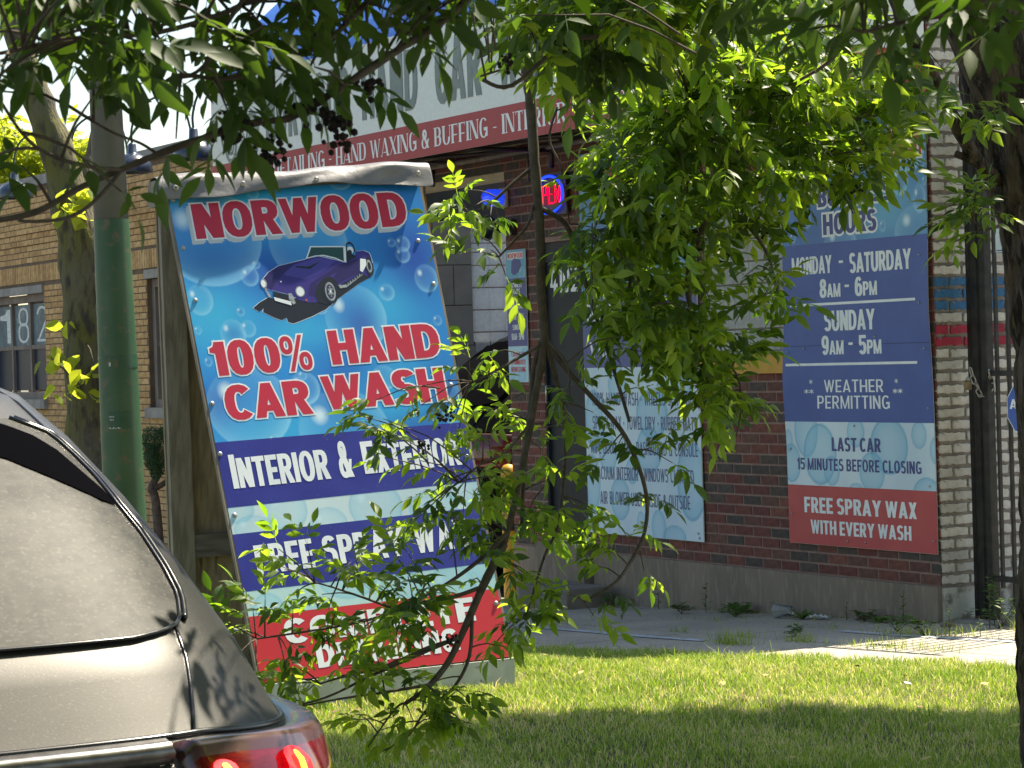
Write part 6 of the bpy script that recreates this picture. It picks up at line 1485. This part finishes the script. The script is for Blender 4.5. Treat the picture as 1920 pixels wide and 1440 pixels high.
# sunlit mass on the right
for a in [(1290, 80, 7.4, 170, 110, .6, 60), (1420, 150, 7.5, 150, 120, .6, 60), (1560, 130, 7.6, 130, 110, .5, 48), (1620, 190, 7.7, 80, 80, .4, 12), (1250, 230, 7.5, 120, 90, .5, 40), (1180, 330, 7.4, 85, 60, .4, 24), (1330, 300, 7.5, 150, 90, .5, 50), (1480, 290, 7.6, 120, 90, .5, 38), (1570, 320, 7.6, 80, 55, .3, 20), (1680, 230, 7.7, 60, 50, .3, 12), (1640, 320, 7.7, 60, 50, .3, 6), (1160, 430, 7.5, 80, 90, .4, 26), (1270, 430, 7.5, 110, 90, .5, 40), (1370, 420, 7.5, 80, 80, .4, 24), (1420, 540, 7.5, 40, 50, .3, 7), (1170, 570, 7.5, 80, 80, .4, 24), (1250, 590, 7.5, 90, 70, .4, 22), (1200, 650, 7.5, 90, 45, .3, 14), (1325, 690, 7.5, 80, 60, .3, 26), (1365, 780, 7.5, 60, 50, .3, 16), (1740, 200, 7.9, 60, 50, .3, 4), (1500, 400, 7.5, 60, 30, .2, 5)]: blob(*a, sc=.72, mi=0, droop=.10, maxd=.5, kf=.66, jit=1.1, dy=-28)
# sprig beside the trunk
for a in [(1830, 390, 8.1, 35, 40, .1, 8), (1860, 225, 8.1, 35, 25, .1, 2), (1805, 420, 8.1, 22, 25, .1, 2)]: blob(*a, sc=.72, mi=0, droop=.2, per=(4, 6), maxd=.3, jit=.5, kf=.8)
# hanging sprays round the stem
for a in [(880, 400, 7.45, 60, 60, .15, 6), (850, 380, 7.5, 40, 40, .1, 3), (925, 480, 7.4, 40, 60, .1, 5), (1090, 470, 7.5, 40, 60, .15, 4), (905, 690, 7.4, 50, 35, .15, 5), (790, 740, 7.35, 70, 40, .1, 4), (680, 760, 7.3, 70, 35, .1, 4), (740, 830, 7.3, 90, 50, .12, 7), (870, 850, 7.35, 60, 70, .15, 8), (950, 790, 7.4, 50, 60, .15, 7), (1050, 780, 7.5, 45, 50, .15, 6), (900, 930, 7.35, 70, 70, .15, 9), (1020, 900, 7.5, 60, 80, .2, 8), (960, 1000, 7.4, 60, 80, .15, 9), (1060, 1010, 7.5, 60, 80, .2, 6), (1010, 1110, 7.45, 60, 60, .2, 8), (1150, 830, 7.5, 40, 40, .1, 4), (1190, 900, 7.5, 40, 60, .1, 4), (1160, 1050, 7.45, 70, 60, .15, 6), (1100, 1130, 7.4, 60, 30, .1, 4), (1180, 690, 7.5, 40, 40, .1, 4),
          (600, 1050, 7.15, 100, 45, .12, 10), (720, 1060, 7.2, 80, 50, .12, 10), (800, 960, 7.25, 70, 45, .12, 6), (560, 1150, 7.1, 90, 40, .1, 6), (460, 1180, 7.1, 45, 35, .08, 4), (700, 1150, 7.15, 90, 60, .12, 9), (820, 1130, 7.2, 80, 60, .15, 9), (880, 1050, 7.3, 60, 60, .15, 7), (620, 1240, 7.1, 100, 45, .1, 10), (720, 1210, 7.15, 80, 50, .12, 7), (540, 1270, 7.1, 60, 50, .1, 6), (800, 1310, 7.1, 90, 60, .12, 10), (740, 1360, 7.1, 90, 40, .1, 8), (860, 1330, 7.15, 50, 40, .1, 5), (940, 1180, 7.3, 50, 50, .12, 6), (480, 1230, 7.1, 40, 30, .08, 2)]:
    blob(*a, sc=.68, mi=0, droop=.08, per=(2, 4), maxd=.30, kf=.78, jit=.6)
print('leaves', len(fol.items))

# --- build: the 300 that show largest as parts, the rest as one
MATSL = [M_LEAF, M_LEAF_SHADE, M_LEAFM]
def screen(p):
    v = Vector(p) - CAM; z = v.dot(Fv)
    return 960 + FPX * v.dot(Rv) / z, 720 - FPX * v.dot(Uv) / z, z
def keyf(it):
    x, y, z = screen(it[0]); inn = -30 < x < 1950 and -30 < y < 1470
    return (0 if inn else 1, z / it[2])
fol.items.sort(key=keyf)
meshes = {}
for vi, (v, f) in enumerate(LEAFV):
    for mi in (0, 1, 2):
        me = bpy.data.meshes.new('leaf'); me.from_pydata([tuple(q) for q in v], [], [tuple(int(i) for i in q) for q in f]); me.materials.append(MATSL[mi])
        me.polygons.foreach_set('use_smooth', [True] * len(f)); me.update(); meshes[(vi, mi)] = me
for p, B, sc, vi, mi in fol.items[:300]:
    o = link('leaf', meshes[(vi, mi)], near); M = Matrix(B.tolist()).to_4x4(); M = Matrix.Translation(rel(p)) @ M @ Matrix.Scale(sc, 4); o.matrix_local = M
def merge(items, lib, name, parent, origin, mats):
    Vs, Fs, Ms, k = [], [], [], 0
    for p, B, sc, vi, mi in items:
        v, f = lib[vi]; Vs.append((v * sc) @ B.T + (p - origin)); Fs.append(f + k); Ms.append(np.full(len(f), mi)); k += len(v)
    me = np_mesh(name, np.vstack(Vs), np.vstack(Fs), mats, smooth=True); me.polygons.foreach_set('material_index', np.concatenate(Ms).astype(np.int32)); me.update()
    o = link(name, me, parent); o['kind'] = 'stuff'; return o
merge(fol.items[300:], LEAFV, 'foliage', near, np.array(tuple(TO)), MATSL)
twm.build('twigs', M_TWIG, near, kind='stuff')
# unseen upper crown dapples the lawn; masses added to shade near leaves, cut sky light
up = Foliage(); UR = random.Random(5)
def mass(c, rx, ry, rz, n, sc=1.6):
    for _ in range(n):
        while True:
            a = np.array([UR.uniform(-1, 1) for _ in range(3)])
            if (a ** 2).sum() < 1: break
        up.put((c[0] + a[0] * rx, c[1] + a[1] * ry, c[2] + a[2] * rz), [UR.uniform(-1, 1), UR.uniform(-1, 1), UR.uniform(-.8, .2)], (UR.uniform(-.5, .5), UR.uniform(-.5, .5), 1), sc * UR.uniform(.8, 1.2), UR.randrange(3), 0)
mass((-.25, 3.50, 2.42), .80, .22, .10, 420, 1.0); mass((.5, 5.75, 2.80), .8, .35, .12, 330, 1.1); mass((.80, 3.83, 2.48), .5, .24, .10, 460, 1.0)
mass((2.75, 11.45, 5.0), 1.75, .80, .35, 3800, 1.7); mass((.85, 11.2, 5.0), .8, .40, .3, 300, 1.5)
mass((.5, .4, 5.2), 4.2, 2.6, 1.3, 2600, 3.0); mass((4.2, 3.0, 5.6), 2.2, 3.0, 1.6, 1300, 3.0); mass((-4.2, -.5, 5.6), 2.4, 2.6, 1.4, 1000, 3.0); mass((1.0, -3.6, 5.0), 5.0, 1.8, 1.8, 1700, 3.0)  # unseen leaf masses added over and behind the camera to cut sky light
merge(up.items, CHEAP, 'unseen_shade_foliage', near, np.array(tuple(TO)), [M_LEAF])
b = MB()
for e in [(-.3, 3.6, 2.6), (.9, 5.6, 3.2), (2.2, 11.8, 4.9), (3.5, 11.6, 5.1), (.8, 11.4, 5.0)]:
    s0 = Vector((2.05, 8.7, 3.9)); e = Vector(e); b.tube([rel(s0), rel((s0 + e) / 2 + Vector((0, 0, .35))), rel(e)], [.06, .04, .012], 8, sub=4)
b.build('upper_limbs', M_LIMB, near, kind='stuff')
# dark dried seed and gall clusters
def gall_mesh(seed):
    r = random.Random(seed); bm = bmesh.new()
    for k in range(16):
        c = Vector((r.gauss(0, .011), r.gauss(0, .011), -abs(r.gauss(0, .018))))
        bmesh.ops.create_icosphere(bm, subdivisions=1, radius=r.uniform(.0035, .0075), matrix=Matrix.Translation(c))
    me = bpy.data.meshes.new('gall_cluster'); bm.to_mesh(me); bm.free(); me.materials.append(mat('dried_gall', (.010, .007, .008), c2=(.022, .016, .012), scale=60., rough=.9)); return me
GM_ = [gall_mesh(k) for k in range(4)]
for i, (x, y, Y) in enumerate([(428, 238, 4.36), (445, 215, 4.36), (515, 252, 4.4), (500, 278, 4.4), (562, 190, 4.4), (628, 222, 4.4), (634, 238, 4.4), (604, 190, 4.4), (690, 145, 4.45), (1050, 90, 5.6), (1045, 75, 5.6), (950, 105, 5.5), (800, 8, 4.6), (1265, 30, 6.2), (1280, 70, 6.2), (1452, 190, 7.4), (1465, 240, 7.4), (1433, 262, 7.4), (1590, 265, 7.5), (1605, 345, 7.5), (1432, 430, 7.5), (828, 780, 7.3), (840, 768, 7.3), (790, 828, 7.3), (850, 965, 7.3), (938, 905, 7.4), (845, 1190, 7.2), (1262, 620, 7.5), (1300, 470, 7.5), (1360, 470, 7.5)]):
    o = link('gall_cluster', GM_[i % 4], near, rel(at(x, y, Y * (.76 if Y < 4.9 else 1)))); o.scale = (.84 if Y < 4.9 else .8,) * 3; o.rotation_euler = (FR.uniform(-.4, .4), FR.uniform(-.4, .4), FR.uniform(0, 6))

# --- mossy street tree behind the pole
mo = at(165, 1000, 21.5); mo.z = .0
moss = thing('mossy_tree', 'leaning mossy street tree trunk behind the green pole', 'tree', mo)
M_MOSS = mat('mossy_bark', (.13, .115, .09), c2=(.12, .115, .030), scale=5., rough=.95, stretch=(1, 1, .35), bump=.9, bscale=30., dist=.03, c3=(.05, .042, .035), scale3=16., lo3=.5, hi3=.66)
t = MB(); P, RR = t.tube([at(*q) - mo for q in [(168, 1150, 21.5), (165, 900, 21.5), (160, 650, 21.5), (150, 470, 21.5), (132, 380, 21.5), (108, 290, 21.5), (75, 200, 21.5), (40, 90, 21.5), (0, -80, 21.5)]], [.19, .175, .175, .185, .165, .14, .125, .11, .09], 40, sub=10)
for i in range(len(P)):
    for k in range(40):
        j = i * 40 + k; v = Vector(t.v[j]); t.v[j] = tuple(v + (v - P[i]).normalized() * .02 * (noise.noise(v * 5) * 1.2 + noise.noise(v * 14) * .6))
t.build('trunk', M_MOSS, moss)
t = MB(); t.tube([at(*q) - mo for q in [(150, 470, 21.5), (158, 400, 21.6), (168, 330, 21.8), (190, 220, 22), (230, 80, 22)]], [.10, .085, .07, .06, .04], 14, sub=5); t.build('limb', M_MOSS, moss)
M_YLEAF = leafmat('lime_leaf', (.08, .14, .02), (.12, .18, .025), (.55, .62, .04), (.60, .66, .06), .62, .45)
lv, lf_ = leaflet(.16, .13, .25); lme = bpy.data.meshes.new('leaf'); lme.from_pydata([tuple(q) for q in lv], [], lf_); lme.materials.append(M_YLEAF); lme.polygons.foreach_set('use_smooth', [True] * len(lf_))
LR = random.Random(8)
for (x, y, n_, rx, ry) in [(138, 375, 12, 26, 22), (150, 400, 10, 20, 25), (150, 350, 5, 20, 10), (92, 665, 6, 20, 18), (135, 690, 9, 25, 28), (120, 725, 7, 25, 15), (178, 690, 5, 14, 30), (175, 745, 3, 12, 10), (120, 600, 3, 10, 15)]:
    for k in range(n_):
        q = at(x + LR.uniform(-rx, rx), y + LR.uniform(-ry, ry), 21.1 + LR.uniform(-.15, .15)) - mo
        o = link('leaf', lme, moss, q); o.rotation_euler = (LR.uniform(-1, 1), LR.uniform(-.3, 1.2), LR.uniform(0, 6.3)); s_ = LR.uniform(.7, 1.15); o.scale = (s_,) * 3
t = MB()
for a, b_ in (((150, 400), (138, 370)), ((158, 740), (130, 700)), ((160, 750), (95, 670)), ((160, 640), (178, 690))): t.tube([at(*a, 21.4) - mo, at((a[0] + b_[0]) / 2, (a[1] + b_[1]) / 2 - 10, 21.2) - mo, at(*b_, 21.1) - mo], [.008, .006, .004], 5)
t.build('shoots', M_TWIG, moss)
# --- tree beyond the yellow building
bt_ = at(60, 640, 46); bt_.z = -.4
bg = thing('background_tree', 'bright green tree beyond the yellow brick building roof', 'tree', bt_)
t = MB(); t.tube([Vector((0, 0, 0)), Vector((.2, 0, 2.6)), Vector((-.1, .1, 5))], [.25, .2, .1], 12); t.build('trunk', M_BARK, bg)
BF = Foliage(); BRn = random.Random(4)
for (x, y, rx, ry, n_) in [(30, 300, 60, 60, 420), (70, 330, 60, 40, 260), (-40, 260, 60, 70, 260), (140, 290, 40, 40, 160), (170, 300, 40, 40, 120), (100, 270, 35, 30, 50), (200, 330, 60, 40, 140)]:
    for _ in range(n_):
        a = BRn.uniform(0, 6.283); q = math.sqrt(BRn.uniform(0, 1)); p = at(x + math.cos(a) * q * rx, y + math.sin(a) * q * ry, 46 + BRn.uniform(-1.2, 1.2))
        BF.put(p, [BRn.uniform(-1, 1), BRn.uniform(-1, 1), BRn.uniform(-.8, .3)], (0, .2, 1), BRn.uniform(1.5, 2.3), BRn.randrange(3), 0)
merge(BF.items, CHEAP, 'crown', bg, np.array(tuple(bt_)), [M_YLEAF])
# --- clipped juniper between pole and sign
jo = at(300, 1000, 24.0); jo.z = -.30
jun = thing('juniper_bush', 'clipped juniper with twisted bare stem between the pole and the sandwich board', 'shrub', jo)
t = MB(); t.tube([Vector((0, 0, 0)), at(292, 940, 24) - jo, at(283, 915, 24) - jo, at(298, 885, 24) - jo, at(283, 860, 24) - jo, at(300, 835, 24) - jo], [.05, .04, .035, .03, .03, .02], 10, sub=4)
t.tube([at(290, 915, 24) - jo, at(310, 905, 24) - jo, at(335, 880, 24) - jo], [.03, .025, .02], 8, sub=3); t.build('trunk', mat('pink_grey_bark', (.16, .11, .09), c2=(.08, .06, .05), scale=20., rough=.9, bump=.5), jun)
JF = []; jv = []; jf = []
for _ in range(6500):
    a = BRn.uniform(0, 6.283); q = BRn.uniform(0, 1) ** .5; c = BRn.choice([(305, 838, 40, 34), (286, 822, 22, 22), (330, 850, 40, 45), (284, 858, 14, 26), (300, 870, 24, 22), (312, 812, 20, 12), (292, 880, 10, 24)])
    p = at(c[0] + math.cos(a) * q * c[2], c[1] + math.sin(a) * q * c[3], 24 + BRn.uniform(-.2, .2)) - jo
    d = Vector((BRn.uniform(-1, 1), BRn.uniform(-1, 1), BRn.uniform(-.2, 1))).normalized() * BRn.uniform(.02, .05); sd = d.orthogonal().normalized() * .004
    k = len(jv); jv += [tuple(p - sd), tuple(p + sd), tuple(p + d)]; jf.append((k, k + 1, k + 2))
me = bpy.data.meshes.new('foliage'); me.from_pydata(jv, [], jf); me.materials.append(leafmat('juniper_needle', (.035, .085, .035), (.06, .12, .045), (.05, .12, .03), (.08, .15, .04), .3, .6)); o = link('foliage', me, jun); o['kind'] = 'stuff'

# leaf litter and small scraps caught in the lawn
lb = MB(); LLR = random.Random(12)
for k in range(170):
    s_, o_ = LLR.uniform(-5.5, 1.5), LLR.uniform(2.0, 6.6); p = W(s_, o_, 0); z = lawn_z(p.x, p.y) + LLR.uniform(.018, .035); a = LLR.uniform(0, 6.28); L_ = LLR.uniform(.012, .032); w_ = L_ * .5
    d = Vector((math.cos(a), math.sin(a), LLR.uniform(-.3, .3))) * L_; e = Vector((-math.sin(a), math.cos(a), LLR.uniform(-.4, .4))) * w_; c = Vector((p.x, p.y, z))
    lb.add([c - d, c - e, c + d, c + e], [(0, 1, 2, 3)], k % 3 if k % 11 else 3)
tag(lb.build('leaf_litter', [mat('dead_leaf', (.22, .12, .05), c2=(.14, .08, .04), scale=30., rough=.8), mat('straw_leaf', (.45, .33, .12), rough=.8), mat('fallen_yellow_leaf', (.40, .36, .06), rough=.7), mat('paper_scrap', (.7, .7, .68), rough=.8)], smooth=False), 'dead leaves and small paper scraps scattered on the lawn', 'litter', kind='stuff')

def tufts(spots, name, label, seed):
    r = np.random.default_rng(seed); V, F, Cc = [], [], []; k = 0
    for (s0, o0, rad, n, h) in spots:
        for _ in range(n):
            s_ = s0 + r.normal() * rad; o_ = o0 + r.normal() * rad * .35; p = W(s_, o_, 0); z = sidez(s_) + .002
            hh = h * r.uniform(.4, 1.3); a = r.uniform(0, 6.28); l = r.uniform(.1, .9) * hh; w = .0022
            V += [(p.x - w * math.cos(a), p.y - w * math.sin(a), z), (p.x + w * math.cos(a), p.y + w * math.sin(a), z), (p.x + l * math.sin(a), p.y - l * math.cos(a), z + hh)]
            F.append((k, k + 1, k + 2)); k += 3; t = r.uniform(); c = (.12 + .3 * t, .24 + .18 * t, .03 + .06 * t); Cc += [c] * 3
    me = np_mesh(name, np.array(V), np.array(F), M_GRASS, np.array(Cc)); tag(link(name, me), label, 'grass', kind='stuff')
tufts([(-.3, 1.22, .10, 90, .06), (.25, 1.2, .05, 40, .05), (-1.1, 1.2, .25, 240, .045), (-.05, 1.52, .10, 160, .09), (1.0, 1.18, .06, 30, .05), (.5, .56, .2, 60, .03), (1.6, .56, .2, 60, .03), (-.55, .57, .25, 240, .06), (2.4, 1.19, .3, 60, .03), (-1.0, .1, .12, 260, .12), (-.85, -.1, .12, 200, .16), (2.0, .04, .5, 90, .04), (.8, .05, .5, 120, .04)], 'joint_grass', 'grass tufts growing from the sidewalk joints and gate foot', 31)
